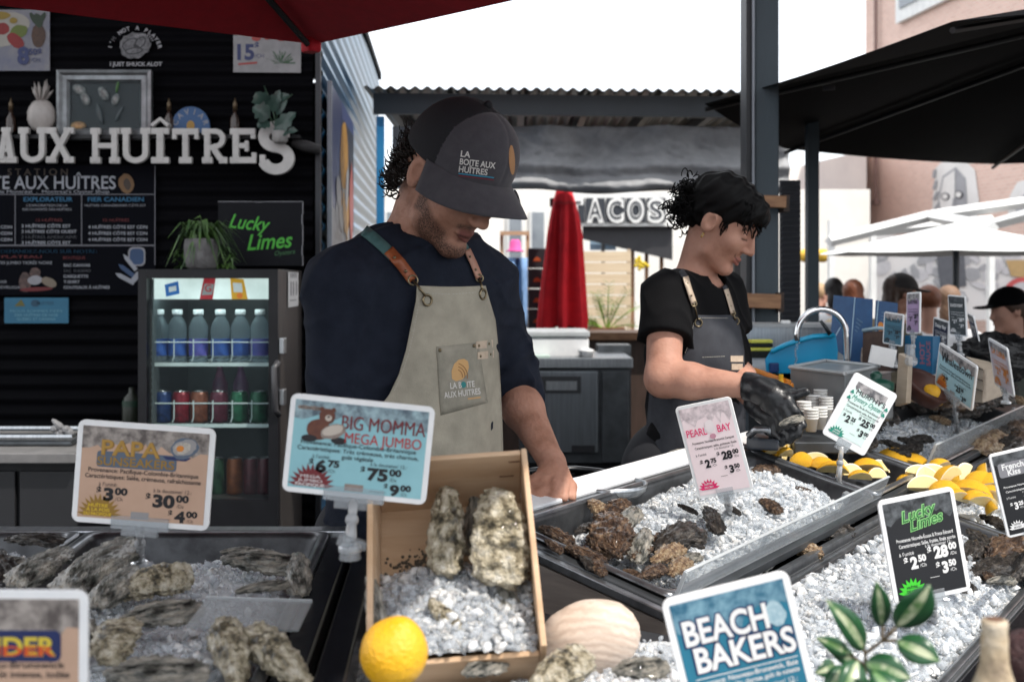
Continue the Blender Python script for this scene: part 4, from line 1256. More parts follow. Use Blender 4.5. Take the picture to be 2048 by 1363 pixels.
# left-hand display counter
LZ = .97
lc = thing("display_counter", "black framed display counter with two oyster pans at the lower left", "counter", (-.75, 1.3, 0))
def LP(px, py, z=LZ): return PZ(px, py, z)
def lx(x, y): return x - .0626 * (y - 1.958)
XR = -.3116
def lbox(mb, x0, x1, y0, y1, z0, z1, mi=0):
 mb.hexa([(lx(x0, y0), y0, z0), (lx(x1, y0), y0, z0), (lx(x1, y1), y1, z0), (lx(x0, y1), y1, z0)], [(lx(x0, y0), y0, z1), (lx(x1, y0), y0, z1), (lx(x1, y1), y1, z1), (lx(x0, y1), y1, z1)], mi)
mb = MB()
lbox(mb, XR + .002, XR + .040, .5, 1.985, .88, LZ - .004)
lbox(mb, XR + .048, XR + .085, .5, 1.97, .86, LZ - .012)
lbox(mb, XR + .040, XR + .048, .5, 1.95, .86, LZ - .030)
lbox(mb, -1.4, XR, .5, 2.0, .80, .86)
mb.build("black_frame", mat("wet_black_frame", (.012, .0125, .015), .25, .3, col2=(.007, .007, .009), scale=20, bump=.06, bscale=40), lc, bevel=.003)
mb = MB(); lbox(mb, -1.4, XR + .03, 1.962, 2.0, .88, LZ + .003); mb.build("back_edge", steel, lc, bevel=.003)
mb = MB(); lbox(mb, -1.4, XR + .085, 1.975, 2.0, 0, .87); lbox(mb, XR + .07, XR + .085, .5, 1.97, 0, .855); mb.build("counter_body", black_metal, lc)
def lpan(label, x0, x1, y0, y1):
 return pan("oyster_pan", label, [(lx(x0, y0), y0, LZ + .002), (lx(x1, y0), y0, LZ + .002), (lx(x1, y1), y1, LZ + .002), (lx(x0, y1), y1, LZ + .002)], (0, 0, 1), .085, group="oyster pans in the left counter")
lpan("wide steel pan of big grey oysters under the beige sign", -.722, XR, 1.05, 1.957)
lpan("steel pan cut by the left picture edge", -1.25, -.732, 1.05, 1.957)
g0, g1, g2, g3 = LP(372, 1255, .985), LP(575, 1262, .985), P(575, 1178, 1.46), P(395, 1172, 1.46)
gd = thing("acrylic_guard", "small scuffed acrylic plate leaning across the grey oysters", "guard", g0.lerp(g1, .5))
T = basis(g1 - g0, g3 - g0, g0)
MB(T).prism([(0, 0), (.138, 0), (.138, .062), (.004, .062)], 0, .003).build("guard_sheet", acrylic_dim, gd)
MB(T).box((.07, .0625, .0015), (.135, .0016, .004)).build("top_edge", mat("acrylic_edge"), gd)
cb = thing("corner_bed", "black corner bed of crushed ice between the two display counters", "bed", (.0, 1.3, 0))
mb = MB()
mb.hexa([(-.225, .6, .83), (.30, .6, .83), (.30, 1.75, .83), (-.225, 1.9, .83)], [(-.225, .6, .90), (.30, .6, .90), (.22, 1.62, .90), (-.225, 1.9, .90)])
mb.build("bed_base", black_metal, cb)
MB().box((.03, 1.2, .41), (.4, 1.0, .82)).build("bed_body", black_metal, cb)
# ICE
ice_mass = mat("packed_ice", (.72, .74, .76), .30, col2=(.50, .53, .56), scale=70, bump=.9, bscale=150, spec=.6, coat=.3, bdist=.006)
ice_cube = thin_glass("clear_ice_chip", (.95, .96, .97), (.62, .65, .68), .34, .04)
ice_white = mat("frosted_ice_chip", (.76, .78, .80), .16, col2=(.58, .61, .64), scale=90, trans=.10, ior=1.28, spec=.6)
for m_ in (ice_white, ice_mass):
 I_ = m_.node_tree.nodes["Principled BSDF"].inputs
 I_["Subsurface Weight"].default_value = .75
 I_["Subsurface Radius"].default_value = (.02, .022, .025)
 I_["Subsurface Scale"].default_value = .6
def ice_pile(name, label, surf, n, size, nu=60, nv=40, seed=1, mound=True, lift=.002, sx=(0, 1), sy=(0, 1)):
 """surf(u, v) -> (point, normal). One heap of crushed ice: a packed mass with loose chips on it."""
 rnd = random.Random(seed)
 mb = MB()
 if mound:
  def g(u, v):
   p_, nrm = surf(u, v)
   return p_ + nrm * (.006 * fbm(p_, 60, 4) - .003)
  mb.grid(g, nu, nv, 0)
 g_ = (1 + 5 ** .5) / 2
 base = [Vector(q).normalized() for q in ((-1, g_, 0), (1, g_, 0), (-1, -g_, 0), (1, -g_, 0), (0, -1, g_), (0, 1, g_), (0, -1, -g_), (0, 1, -g_), (g_, 0, -1), (g_, 0, 1), (-g_, 0, -1), (-g_, 0, 1))]
 hexf = [(0, 11, 5), (0, 5, 1), (0, 1, 7), (0, 7, 10), (0, 10, 11), (1, 5, 9), (5, 11, 4), (11, 10, 2), (10, 7, 6), (7, 1, 8), (3, 9, 4), (3, 4, 2), (3, 2, 6), (3, 6, 8), (3, 8, 9), (4, 9, 5), (2, 4, 11), (6, 2, 10), (8, 6, 7), (9, 8, 1)]
 n, size = int(n * 2.7), size * .66
 for _ in range(n):
  u, v = rnd.uniform(*sx), rnd.uniform(*sy)
  r_ = surf(u, v)
  if r_ is None: continue
  p_, nrm = r_
  s = size * (.34 + rnd.random() ** 3.2 * 1.7) * (2.0 if rnd.random() < .012 else 1)
  M_ = Matrix.Rotation(rnd.uniform(0, 6.3), 3, Vector((rnd.uniform(-1, 1), rnd.uniform(-1, 1), rnd.uniform(-1, 1))).normalized())
  d = Vector((s * rnd.uniform(.6, 1.3), s * rnd.uniform(.45, 1.1), s * rnd.uniform(.22, .85)))
  c = p_ + nrm * (s * rnd.uniform(-.45, .35) + .005 * fbm(p_, 60, 3) + lift)
  vs = [c + M_ @ Vector((q.x * d.x * rnd.uniform(.7, 1.15), q.y * d.y * rnd.uniform(.7, 1.15), q.z * d.z * rnd.uniform(.7, 1.15))) for q in base]
  mb.add(vs, hexf, 1 if rnd.random() < .62 else 2)
 o = mb.build(name, [ice_mass, ice_cube, ice_white], label=label, cat="ice", kind="stuff", smooth=True)
 ps = o.data.polygons
 for i in range((nu - 1) * (nv - 1) if mound else 0, len(ps)):
  if (i // 20) % 8 < 7: ps[i].use_smooth = False
 return o
def tr_surf(a0, a1, b0, b1, base, hills):
 def f(u, v):
  a, b = a0 + (a1 - a0) * u, b0 + (b1 - b0) * v
  h = base
  for (ha, hb, ra, rb, hh) in hills:
   h += hh * math.exp(-((a - ha) / ra) ** 2 - ((b - hb) / rb) ** 2)
  edge = min(u, 1 - u, v, 1 - v)
  h -= .02 * max(0, 1 - edge / .06)
  return TR(a, b, h), TN
 return f
ice_pile("crushed_ice", "bright crushed ice heaped in the brown oyster pan", tr_surf(-.05, .875, .04, .312, -.048, [(.62, .14, .26, .16, .052), (.30, .12, .18, .13, .018), (.75, .22, .2, .12, .020)]), 2600, .0088, 90, 44, 11)
ice_pile("crushed_ice", "sunlit crushed ice filling the long lower pan", tr_surf(-.33, 1.07, .397, .680, LC - .016, [(.30, .52, .30, .14, .052), (.75, .48, .22, .12, .034), (-.1, .52, .2, .12, .03), (.55, .62, .12, .08, .012)]), 3400, .0095, 110, 44, 12)
ice_pile("crushed_ice", "shaded crushed ice heaped around the dark oysters at far right", tr_surf(1.35, 2.55, .05, .31, -.040, [(1.66, .15, .16, .10, .060), (1.95, .2, .2, .1, .02)]), 1700, .0110, 80, 36, 13)
ice_pile("crushed_ice", "crushed ice between the lemon heap and dark oysters at lower right", tr_surf(1.14, 2.55, .41, .672, LC - .035, [(1.25, .5, .1, .1, .03), (1.9, .5, .3, .12, .03)]), 1300, .011, 60, 30, 14)
def lsurf(x0, x1, y0, y1, z, hills):
 def f(u, v):
  x, y = x0 + (x1 - x0) * u, y0 + (y1 - y0) * v
  h = z
  for (hx, hy, rx, ry, hh) in hills: h += hh * math.exp(-((x - hx) / rx) ** 2 - ((y - hy) / ry) ** 2)
  edge = min(u, 1 - u, v, 1 - v)
  h -= .02 * max(0, 1 - edge / .05)
  return Vector((lx(x, y), y, h)), Vector((0, -.25, .97))
 return f
ice_pile("crushed_ice", "grey crushed ice under the big grey oysters at lower left", lsurf(-.69, XR - .03, 1.09, 1.93, .925, [(-.45, 1.72, .1, .12, .045), (-.42, 1.30, .10, .12, .05), (-.6, 1.5, .1, .2, .03)]), 1500, .0085, 60, 60, 15)
ice_pile("crushed_ice", "crushed ice in the pan at the left picture edge", lsurf(-1.22, -.76, 1.09, 1.93, .93, [(-.80, 1.72, .12, .16, .05)]), 500, .0085, 30, 40, 16)
def csurf(u, v):
 x, y = -.215 + .50 * u, 1.02 + .56 * v
 if u < .2: x = -.215 + .5 * u
 z = .905 + .045 * math.exp(-((x - .02) / .12) ** 2 - ((y - 1.24) / .13) ** 2) + .02 * math.exp(-((x - .2) / .1) ** 2 - ((y - 1.3) / .1) ** 2)
 return Vector((x, y, z)), Vector((0, -.3, .95))
ice_pile("crushed_ice", "crushed ice in the corner bed around the pink clam", csurf, 1700, .0085, 60, 60, 17)
# WOODEN CRATE
FL, FR_, BR = P(732, 1318, 1.265), P(1094, 1290, 1.275), P(1030, 897, 1.45)
CM = basis(FR_ - FL, BR - FR_, FL)
cw, ch_ = (FR_ - FL).length, (BR - FR_).length
cd, tk = .118, .007
cr = thing("wooden_crate", "tilted light wooden crate holding giant oysters on ice", "crate", FL.lerp(FR_, .5) - Vector((0, 0, .06)))
mbs = [("side_board", (tk / 2, ch_ / 2, -cd / 2), (tk, ch_, cd)), ("side_board", (cw - tk / 2, ch_ / 2, -cd / 2), (tk, ch_, cd)),
  ("end_board", (cw / 2, ch_ - tk / 2, -cd / 2 - .002), (cw - 2 * tk - .001, tk, cd - .002)), ("end_board", (cw / 2, tk / 2, -cd / 2 - .012), (cw - 2 * tk - .001, tk, cd - .024)),
  ("base_board", (cw / 2, ch_ / 2, -cd - .003), (cw, ch_, .006))]
for nm, c, d in mbs: MB(CM).box(c, d).build(nm, wood_light, cr, bevel=.0015)
mb = MB(CM)
for (x, y) in ((cw * .92, ch_ - .0075), (cw * .30, ch_ - .0075)):
 mb.box((x, y, -.018), (.014, .0012, .0016)); mb.box((x - .01, y, -.05), (.018, .0012, .0016))
mb.build("scratches", mat("wood_scratch", (.12, .06, .03), .7), cr)["kind"] = "stuff"
MB().box((-.06, 1.60, .95), (.15, .05, .12)).build("crate_prop", black_metal, label="black block propping the wooden crate from behind", cat="block")
mb = MB(CM)
for k in range(170):
 mb.ball((random.gauss(cw * .27, .022), random.gauss(ch_ * .66, .009), -cd + .001), random.uniform(.0008, .0024), 5, 4)
mb.build("grit", mat("shell_grit", (.10, .08, .06), .8), cr)
def crsurf(u, v):
 x, y = tk + .002 + (cw - 2 * tk - .004) * u, .008 + ch_ * .56 * v
 h = -.030 - .060 * (y / (ch_ * .5)) ** 1.5 + .016 * math.sin(u * 3.1)
 return CM @ Vector((x, y, h)), (CM.to_3x3() @ Vector((0, -.2, 1))).normalized()
ice_pile("crushed_ice", "crushed ice piled in the bottom of the wooden crate", crsurf, 950, .0085, 50, 44, 18)
# OYSTERS
oy_grey = ramp_mat("oyster_grey", [(.34, (.012, .013, .012)), (.43, (.13, .13, .11)), (.50, (.30, .29, .26)), (.58, (.44, .40, .33)), (.70, (.66, .63, .57))], 2.6, rough=.45, bump=.7, bscale=11, detail=9, bdist=.06, coat=.45, stretch=(.7, 1.9, 1.9))
oy_beige = ramp_mat("oyster_beige", [(.34, (.03, .028, .02)), (.44, (.20, .17, .11)), (.50, (.46, .40, .28)), (.60, (.66, .60, .47)), (.70, (.80, .76, .66))], 3.2, rough=.45, bump=.7, bscale=11, detail=9, bdist=.06, coat=.45, stretch=(1.1, 1, 1))
oy_brown = ramp_mat("oyster_brown", [(.30, (.008, .006, .005)), (.42, (.045, .025, .016)), (.52, (.11, .065, .04)), (.62, (.22, .14, .085)), (.74, (.42, .32, .22))], 3.6, rough=.45, bump=.7, bscale=11, detail=9, bdist=.06, coat=.45, stretch=(.8, 1.5, 1.5))
oy_dark = ramp_mat("oyster_dark", [(.30, (.005, .005, .005)), (.45, (.022, .018, .015)), (.56, (.06, .05, .042)), (.66, (.14, .12, .10)), (.78, (.34, .31, .27))], 3.4, rough=.45, bump=.7, bscale=11, detail=9, bdist=.06, coat=.45, stretch=(.7, 1.8, 1.8))
oy_tan = ramp_mat("oyster_tan", [(.30, (.05, .03, .018)), (.42, (.20, .12, .07)), (.52, (.38, .26, .15)), (.62, (.52, .40, .27)), (.74, (.62, .54, .42))], 3.6, rough=.45, bump=.7, bscale=11, detail=9, bdist=.06, coat=.45, stretch=(1.5, 1, 1))
def oyster_mesh(seed, m_, wid=.55, thick=.30, frill=.05, rough=.06, nu=72, nv=40, bend=.08, freq=5.5):
 """unit shell: hinge at x=-1, bill at x=+1, upper valve towards +z"""
 rnd = random.Random(seed)
 off = Vector((seed * 3.7, seed * 1.3, seed * 7.1))
 k1 = rnd.uniform(-.25, .25)
 def f(u, v):
  th, ph = 2 * math.pi * u, math.pi * v
  x = -math.cos(ph)
  t = (x + 1) / 2
  ct0 = math.cos(th) + 1e-9
  w = wid * (1 + .22 * noise.noise(off * 1.7 + Vector((x * 1.9, math.copysign(1, ct0), 0)))) * (math.sin(ph) ** .62) * (.55 + .62 * t - .12 * t * t)
  h = thick * .82 * (math.sin(ph) ** .8) * (.85 + .3 * t) * (1 + .35 * noise.noise(off + Vector((x * 1.3, u * 2, 0))))
  ct, st_ = math.cos(th), math.sin(th)
  edge = abs(ct) ** 3
  y = w * ct * (1 + .0)
  z = h * st_ * (1.0 if st_ > 0 else .75)
  n0 = noise.fractal(off + Vector((x * 1.6, y * 2.2, z * 2)), 1, 2, 4)
  d = (x + 1.05) * freq + 2.2 * n0 + .8 * abs(y)
  saw = (d % 1.0) ** 2.2
  n1 = noise.fractal(off + Vector((x * 6, y * 6, z * 6)), 1, 2, 4)
  n2 = noise.ridged_multi_fractal(off + Vector((x * 3, y * 3, z * 3)), 1, 2, 4, 1, 2) - 1.0
  q = frill * .6 * (saw - .35) * (.5 + 1.3 * edge) + rough * .6 * n1 + rough * .4 * n2 - .045 * math.exp(-(st_ / .14) ** 2) * math.sin(ph) ** .5
  y += k1 * .5 * math.sin(x * 2.2) + q * ct * 1.25
  z += bend * math.cos(x * 1.5) + q * st_
  x2 = x + .35 * q * x + .04 * n1
  return (x2, y, z)
 mb = MB()
 mb.grid(f, nu, nv, 0, close_u=True)
 me_o = mb.build("oyster", [m_], smooth=True, origin=(0, 0, 0))
 COL.objects.unlink(me_o)
 return me_o
OY = {}
for nm, m_, kw in (("grey", oy_grey, dict(wid=.52, thick=.30, frill=.06, rough=.06)), ("grey2", oy_grey, dict(wid=.60, thick=.26, frill=.08, rough=.08)), ("beige", oy_beige, dict(wid=.55, thick=.36, frill=.05, rough=.11)),
  ("beige2", oy_beige, dict(wid=.48, thick=.34, frill=.05, rough=.12)), ("brown", oy_brown, dict(wid=.50, thick=.36, frill=.10, rough=.11)), ("brown2", oy_brown, dict(wid=.62, thick=.30, frill=.12, rough=.10)),
  ("dark", oy_dark, dict(wid=.50, thick=.30, frill=.10, rough=.08)), ("dark2", oy_dark, dict(wid=.42, thick=.26, frill=.09, rough=.10)), ("tan", oy_tan, dict(wid=.58, thick=.32, frill=.13, rough=.09)), ("flat", oy_grey, dict(wid=.62, thick=.14, frill=.06, rough=.04))):
 OY[nm] = oyster_mesh(len(OY) + 3, m_, **kw)
def put_oyster(kind, c, ax, nrm, half, label, group, w=1., th=1.):
 ax, nrm = Vector(ax).normalized(), Vector(nrm)
 sd = nrm.cross(ax).normalized()
 nrm = ax.cross(sd).normalized()
 o = OY[kind].copy()
 COL.objects.link(o)
 M3 = Matrix((ax, sd, nrm)).transposed() @ Matrix.Diagonal((half, half * w, half * th))
 o.matrix_world = Matrix.Translation(c) @ M3.to_4x4()
 o.name = "oyster"
 LOC[o.name] = Vector(c)
 return tag(o, label, "oyster", group)
def oyster_px(kind, ax, ay, bx_, by_, plane, label, group, lift=.012, w=1., th=1., k=.6, roll=0., nrm=None):
 """long axis from pixel A to pixel B on a plane function"""
 pa, pb = plane(ax, ay), plane(bx_, by_)
 ym = (pa.y + pb.y) / 2
 pa = P(ax, ay, ym + (pa.y - ym) * k)
 pb = P(bx_, by_, ym + (pb.y - ym) * k)
 c = (pa + pb) / 2 + Vector((0, 0, lift)) * 0
 n_ = Vector(nrm) if nrm else Vector((0, -.55, .83))
 n_ = Matrix.Rotation(roll, 3, (pb - pa).normalized()) @ n_
 return put_oyster(kind, c, pb - pa, n_, (pb - pa).length / 2, label, group, w, th)
def lpl(z): return lambda x, y: PZ(x, y, z)
def rpl(c): return lambda x, y: trp(x, y, c)
GL_ = "big grey oysters in the left pan"
L1 = "big rough grey oyster among others in the wide left pan"
for spec in (("grey", 250, 1082, 150, 1205, .9, .75), ("grey", 130, 1098, 40, 1175, 1.0, .8), ("beige", 232, 1185, 385, 1150, 1.1, 1.0), ("grey2", 440, 1120, 600, 1130, .62, .85),
  ("grey", 470, 1185, 580, 1165, .55, .6), ("grey2", 235, 1245, 405, 1215, .75, .8), ("grey", 262, 1135, 205, 1215, .9, .8), ("beige", 215, 1330, 245, 1245, 1.2, .9),
  ("grey2", 205, 1352, 415, 1345, .75, .7), ("beige2", 468, 1375, 455, 1248, .75, .9), ("beige", 610, 1375, 500, 1262, .62, .8), ("grey", 440, 1105, 520, 1100, .55, .6), ("grey", 20, 1215, 150, 1240, .9, .8), ("grey2", 100, 1230, 190, 1300, .8, .8), ("grey", 590, 1110, 605, 1190, .6, .7), ("beige2", 130, 1330, 200, 1290, .8, .8)):
 oyster_px(spec[0], *spec[1:5], lpl(.985), L1, GL_, w=spec[5], th=spec[6])
for spec in (("dark", 10, 1078, 130, 1082, .55, .6), ("grey", -60, 1150, 50, 1120, .9, .8), ("dark", -40, 1100, 20, 1160, .7, .7)):
 oyster_px(spec[0], *spec[1:5], lpl(.985), "dark grey oyster in the pan at the left picture edge", "oysters in the leftmost pan", w=spec[5], th=spec[6])
def cpl(h):
 N_ = (CM.to_3x3() @ Vector((0, 0, 1))).normalized()
 O_ = CM @ Vector((0, 0, h))
 def f(px, py):
  r = Vector(((px - CX) / F, 1, -(py - HZ) / F)); o = Vector((0, 0, EYE))
  return o + r * ((O_ - o).dot(N_) / r.dot(N_))
 return f
NC = CM.to_3x3() @ Vector((0, 0, 1))
GC = "giant oysters in the wooden crate"
for kind, a, b, c, d, w, th, h, lab in (("beige", 900, 972, 888, 1150, .78, .9, -.055, "tall slim giant oyster leaning at the left of the pair in the crate"),
  ("beige", 1000, 975, 1000, 1172, 1.10, .9, -.03, "largest pale giant oyster standing at the right inside the crate"),
  ("grey", 945, 985, 945, 1110, .6, .7, -.10, "dark giant oyster hidden between the two tall oysters"),
  ("grey", 1000, 1140, 1030, 1255, .85, .8, -.055, "shaded giant oyster below the largest pale one in the crate"),
  ("beige2", 860, 1195, 925, 1275, .85, .8, -.03, "small knobbly oyster half buried in the crate ice"),
  ("grey", 735, 1150, 765, 1285, .62, .8, -.025, "dark edged oyster pressed against the crate's left board")):
 oyster_px(kind, a, b, c, d, cpl(h), lab, GC, w=w, th=th, k=1.0, nrm=NC)
GB = "oysters on the ice in front of the crate"
for kind, a, b, c, d, w, th, lab in (("grey2", 925, 1350, 1010, 1320, .9, .9, "grey green oyster right of the lemon at the bottom edge"),
  ("beige", 1060, 1385, 1175, 1310, .95, 1.0, "large pale green oyster at the bottom edge below the clam"),
  ("grey2", 1225, 1345, 1335, 1330, .85, .9, "dark oyster with a white rim left of the blue sign")):
 oyster_px(kind, a, b, c, d, lpl(.965), lab, GB, w=w, th=th)
oyster_px("flat", 330, 1000, 331, 1001, lpl(.965), "x", GB) if False else None
GP = "brown oysters in the pan under the pink sign"
LB = "craggy brown oyster on ice under the pink sign"
for spec in (("brown", 1078, 1055, 1150, 1092, .75, 1.0), ("brown", 1130, 1095, 1215, 1130, .7, .9), ("brown2", 1215, 1030, 1225, 1110, .9, 1.0), ("brown", 1255, 1005, 1215, 1030, 1.0, 1.0), ("tan", 1180, 1000, 1205, 1028, 1.0, 1.0),
  ("grey", 1290, 1060, 1275, 1125, .6, .8), ("dark", 1310, 1105, 1395, 1062, .8, 1.1), ("tan", 1305, 1125, 1365, 1095, .65, .8), ("brown2", 1245, 1140, 1285, 1155, .9, .9), ("brown", 1285, 1155, 1330, 1135, .9, .9),
  ("dark2", 1355, 1008, 1395, 1028, .7, .8), ("dark", 1412, 1015, 1440, 1068, .62, .8), ("brown2", 1518, 998, 1562, 1025, .9, .9), ("brown", 1500, 948, 1555, 940, .7, .9), ("brown2", 1180, 1120, 1210, 1150, .8, .9), ("brown", 1090, 1080, 1125, 1105, .8, .8),
  ("tan", 1340, 1150, 1375, 1120, .8, .9), ("dark", 1150, 1065, 1195, 1050, .7, .8), ("brown", 1190, 1085, 1240, 1110, .7, .9), ("grey", 1240, 1075, 1270, 1020, .6, .8), ("dark", 1160, 1110, 1190, 1140, .8, .8), ("brown2", 1300, 1085, 1345, 1070, .7, .8),
  ("grey", 1355, 1130, 1400, 1110, .7, .8), ("dark", 1365, 1085, 1410, 1095, .6, .8), ("brown", 1265, 1118, 1300, 1095, .7, .9), ("dark2", 1455, 1010, 1480, 1030, .8, .9), ("brown", 1590, 975, 1625, 985, .8, .9)):
 oyster_px(spec[0], *spec[1:5], rpl(.004), LB, GP, w=spec[5], th=spec[6], k=.8)
GQ = "oysters on the lower ice pan"
for kind, a, b, c, d, w, th, lab in (("dark", 1632, 1075, 1700, 1055, .75, .8, "dark oyster alone on bright ice left of the black sign"), ("tan", 1558, 1092, 1645, 1105, .75, .9, "striped tan oyster on the lower ice behind the blue sign"),
  ("tan", 1510, 1105, 1548, 1108, 1.0, 1.0, "small tan oyster beside the striped one on lower ice"), ("dark2", 1740, 985, 1770, 970, .9, .9, "small dark oyster at the acrylic guard's far end"),
  ("brown2", 1385, 1170, 1412, 1178, .9, .9, "small brown oyster below the near end of the acrylic guard")):
 oyster_px(kind, a, b, c, d, rpl(LC + .01), lab, GQ, w=w, th=th, k=.8)
GD = "dark oysters at the lower right"
for spec in (("dark", 1945, 1150, 2030, 1135, .9, 1.0), ("dark", 1935, 1060, 1985, 1105, .7, .9), ("dark2", 1950, 1075, 2010, 1135, .6, .9), ("brown2", 2000, 1085, 2060, 1110, .8, .9), ("dark", 1960, 1030, 2020, 1060, .9, .9), ("dark2", 1900, 1195, 1945, 1175, .9, 1.0), ("dark", 2010, 1160, 2060, 1120, .8, .9), ("dark", 1930, 1120, 1960, 1090, .8, .9), ("brown2", 1985, 1130, 2040, 1090, .8, 1.0), ("grey", 1945, 1095, 2000, 1120, .6, .8), ("tan", 1905, 1170, 1935, 1190, .9, .9), ("grey", 1975, 1165, 2030, 1160, .6, .8), ("brown", 1950, 1130, 1985, 1165, .7, .9), ("dark2", 2000, 1050, 2050, 1075, .8, .9)):
 oyster_px(spec[0], *spec[1:5], rpl(LC + .012), "dark wet oyster heaped beyond the black sign at lower right", GD, w=spec[5], th=spec[6], k=.8)
GM = "slim dark oysters in the far right pan"
rnd = random.Random(9)
spots = [(1650, 880), (1675, 890), (1625, 870), (1790, 893), (1815, 902), (1770, 885), (1840, 880), (1800, 905), (1755, 790), (1770, 805), (1850, 800), (1800, 790), (1880, 812), (1905, 800), (1925, 820), (1950, 795), (1960, 815), (1990, 800), (1890, 790), (1975, 782), (1935, 778), (2010, 770), (2035, 800), (1740, 812), (1790, 808), (1900, 828), (1860, 812), (1720, 835), (1745, 828), (1830, 815), (1880, 840), (1910, 815), (1940, 830), (1700, 880), (1730, 893), (1820, 885), (1765, 850), (1650, 862), (1690, 862)]
for i, (x, y) in enumerate(spots):
 L = rnd.uniform(26, 44)
 a = rnd.uniform(-.5, .6)
 oyster_px(("dark2", "dark", "tan", "brown")[i % 4] if y < 860 else "dark2", x - L * math.cos(a) / 1.6, y + L * math.sin(a) / 1.6, x + L * math.cos(a) / 1.6, y - L * math.sin(a) / 1.6, rpl(.012), "slim dark oyster heaped with others beyond the second acrylic guard", GM, w=.9, th=1.0, k=.7)
GF = "brown oysters right of the second guard"
for i, (x, y) in enumerate([(1985, 885), (2010, 875), (2035, 865), (1965, 895), (2020, 895), (2045, 885)]):
 oyster_px(("tan", "dark", "brown")[i % 3], x - 26, y + 8, x + 26, y - 8, rpl(LC + .03), "ribbed brown oyster heaped at the right picture edge above the lemons", GF, w=.8, th=.9, k=.7)
GS = "opened shells on the staff side of the rail"
for i, (x, y, L, yy, lab) in enumerate(((1205, 958, 62, 2.32, "flat opened shell on the steel plate behind the rail"), (1330, 915, 34, 2.55, "grey opened shell near the woman's apron"), (1310, 932, 32, 2.55, "white opened shell below the grey one by the rail"), (1250, 950, 40, 2.36, "white opened shell right of the flat shell behind the rail"), (1355, 905, 40, 2.6, "topmost grey shell behind the pink sign's left edge"), (1275, 945, 30, 2.4, "small opened shell between plate and pink sign"))):
 put_oyster("flat", P(x, y, yy), (1, .3, .15), (0, -.3, 1), L / 2 * yy / F * 1.15, lab, GS)
# clam
q = P(1180, 1272, 1.47)
cm = MB()
def clam(u, v):
 th, ph = 2 * math.pi * u, math.pi * v
 x, y, z = math.sin(ph) * math.cos(th), math.sin(ph) * math.sin(th), math.cos(ph)
 d = math.sqrt((x * .9) ** 2 + (z + 1.0) ** 2)
 ring = .006 * math.sin(d * 30 + 1.5 * noise.noise(Vector((x, y, z)) * 1.6)) + .004 * math.sin(d * 77)
 n_ = 1 + ring + .03 * noise.noise(Vector((x, y, z)) * 1.7)
 wx = .0615 * (1 + .12 * (1 - z) * .5) if z < .3 else .0615 * (1.042)
 return q + Vector((x * wx * n_ + .004 * z, y * .038 * n_, z * (.047 if z > 0 else .05) * n_ + .003 * x))
cm.grid(clam, 96, 72, close_u=True)
m_clam = mat("clam_shell", (.60, .50, .42), .5, col2=(.52, .415, .34), scale=44, kind='wave', bump=.3, bscale=50, bdist=.003, lo=.1, hi=.9)
for x_ in m_clam.node_tree.nodes:
 if x_.type == 'TEX_WAVE':
  x_.wave_type, x_.rings_direction = 'RINGS', 'SPHERICAL'
  x_.inputs["Distortion"].default_value = 5
cm.build("clam", m_clam, smooth=True, label="large pinkish cream clam resting on ice beside the crate", cat="clam")
# lemons
peel = mat("lemon_peel", (.80, .45, .018), .38, col2=(.72, .36, .010), scale=9, bump=.6, bscale=230, spec=.5, bdist=.004)
flesh = mat("lemon_flesh", (.92, .76, .40), .3, col2=(.82, .62, .24), scale=30, bump=.4, bscale=90, coat=.4)
pith = mat("lemon_pith", (.88, .80, .60), .6)
def lemon(c, r, label, ax, grp=None):
 mb = MB()
 Rm = Vector((0, 0, 1)).rotation_difference(Vector(ax)).to_matrix()
 def f(u, v):
  th, ph = 2 * math.pi * u, math.pi * v
  zz = math.cos(ph)
  rr2 = math.sin(ph)
  d = 1 + .02 * noise.noise(Vector((math.cos(th) * rr2, math.sin(th) * rr2, zz)) * 2)
  return Vector(c) + Rm @ Vector((r * rr2 * math.cos(th) * d, r * rr2 * math.sin(th) * d, r * (1.02 * zz + .13 * abs(zz) ** 9 * (1 if zz > 0 else -1))))
 mb.grid(f, 48, 32, close_u=True)
 return mb.build("lemon", peel, smooth=True, label=label, cat="lemon", group=grp)
lemon(P(788, 1304, 1.15), .0338, "whole yellow lemon at the crate's front corner", (.3, -.2, .9))
MB().lathe([(.02, 0), (.035, .0), (.03, .05), (.02, .063)], P(788, 1304, 1.15) - Vector((0, 0, .094)), 14).build("lemon_stand", black_metal, label="black stand hidden under the whole lemon", cat="stand")
lemon(P(1867, 790, 3.15), .030, "whole lemon among dark oysters left of the pale blue sign", (-.6, 0, .8))
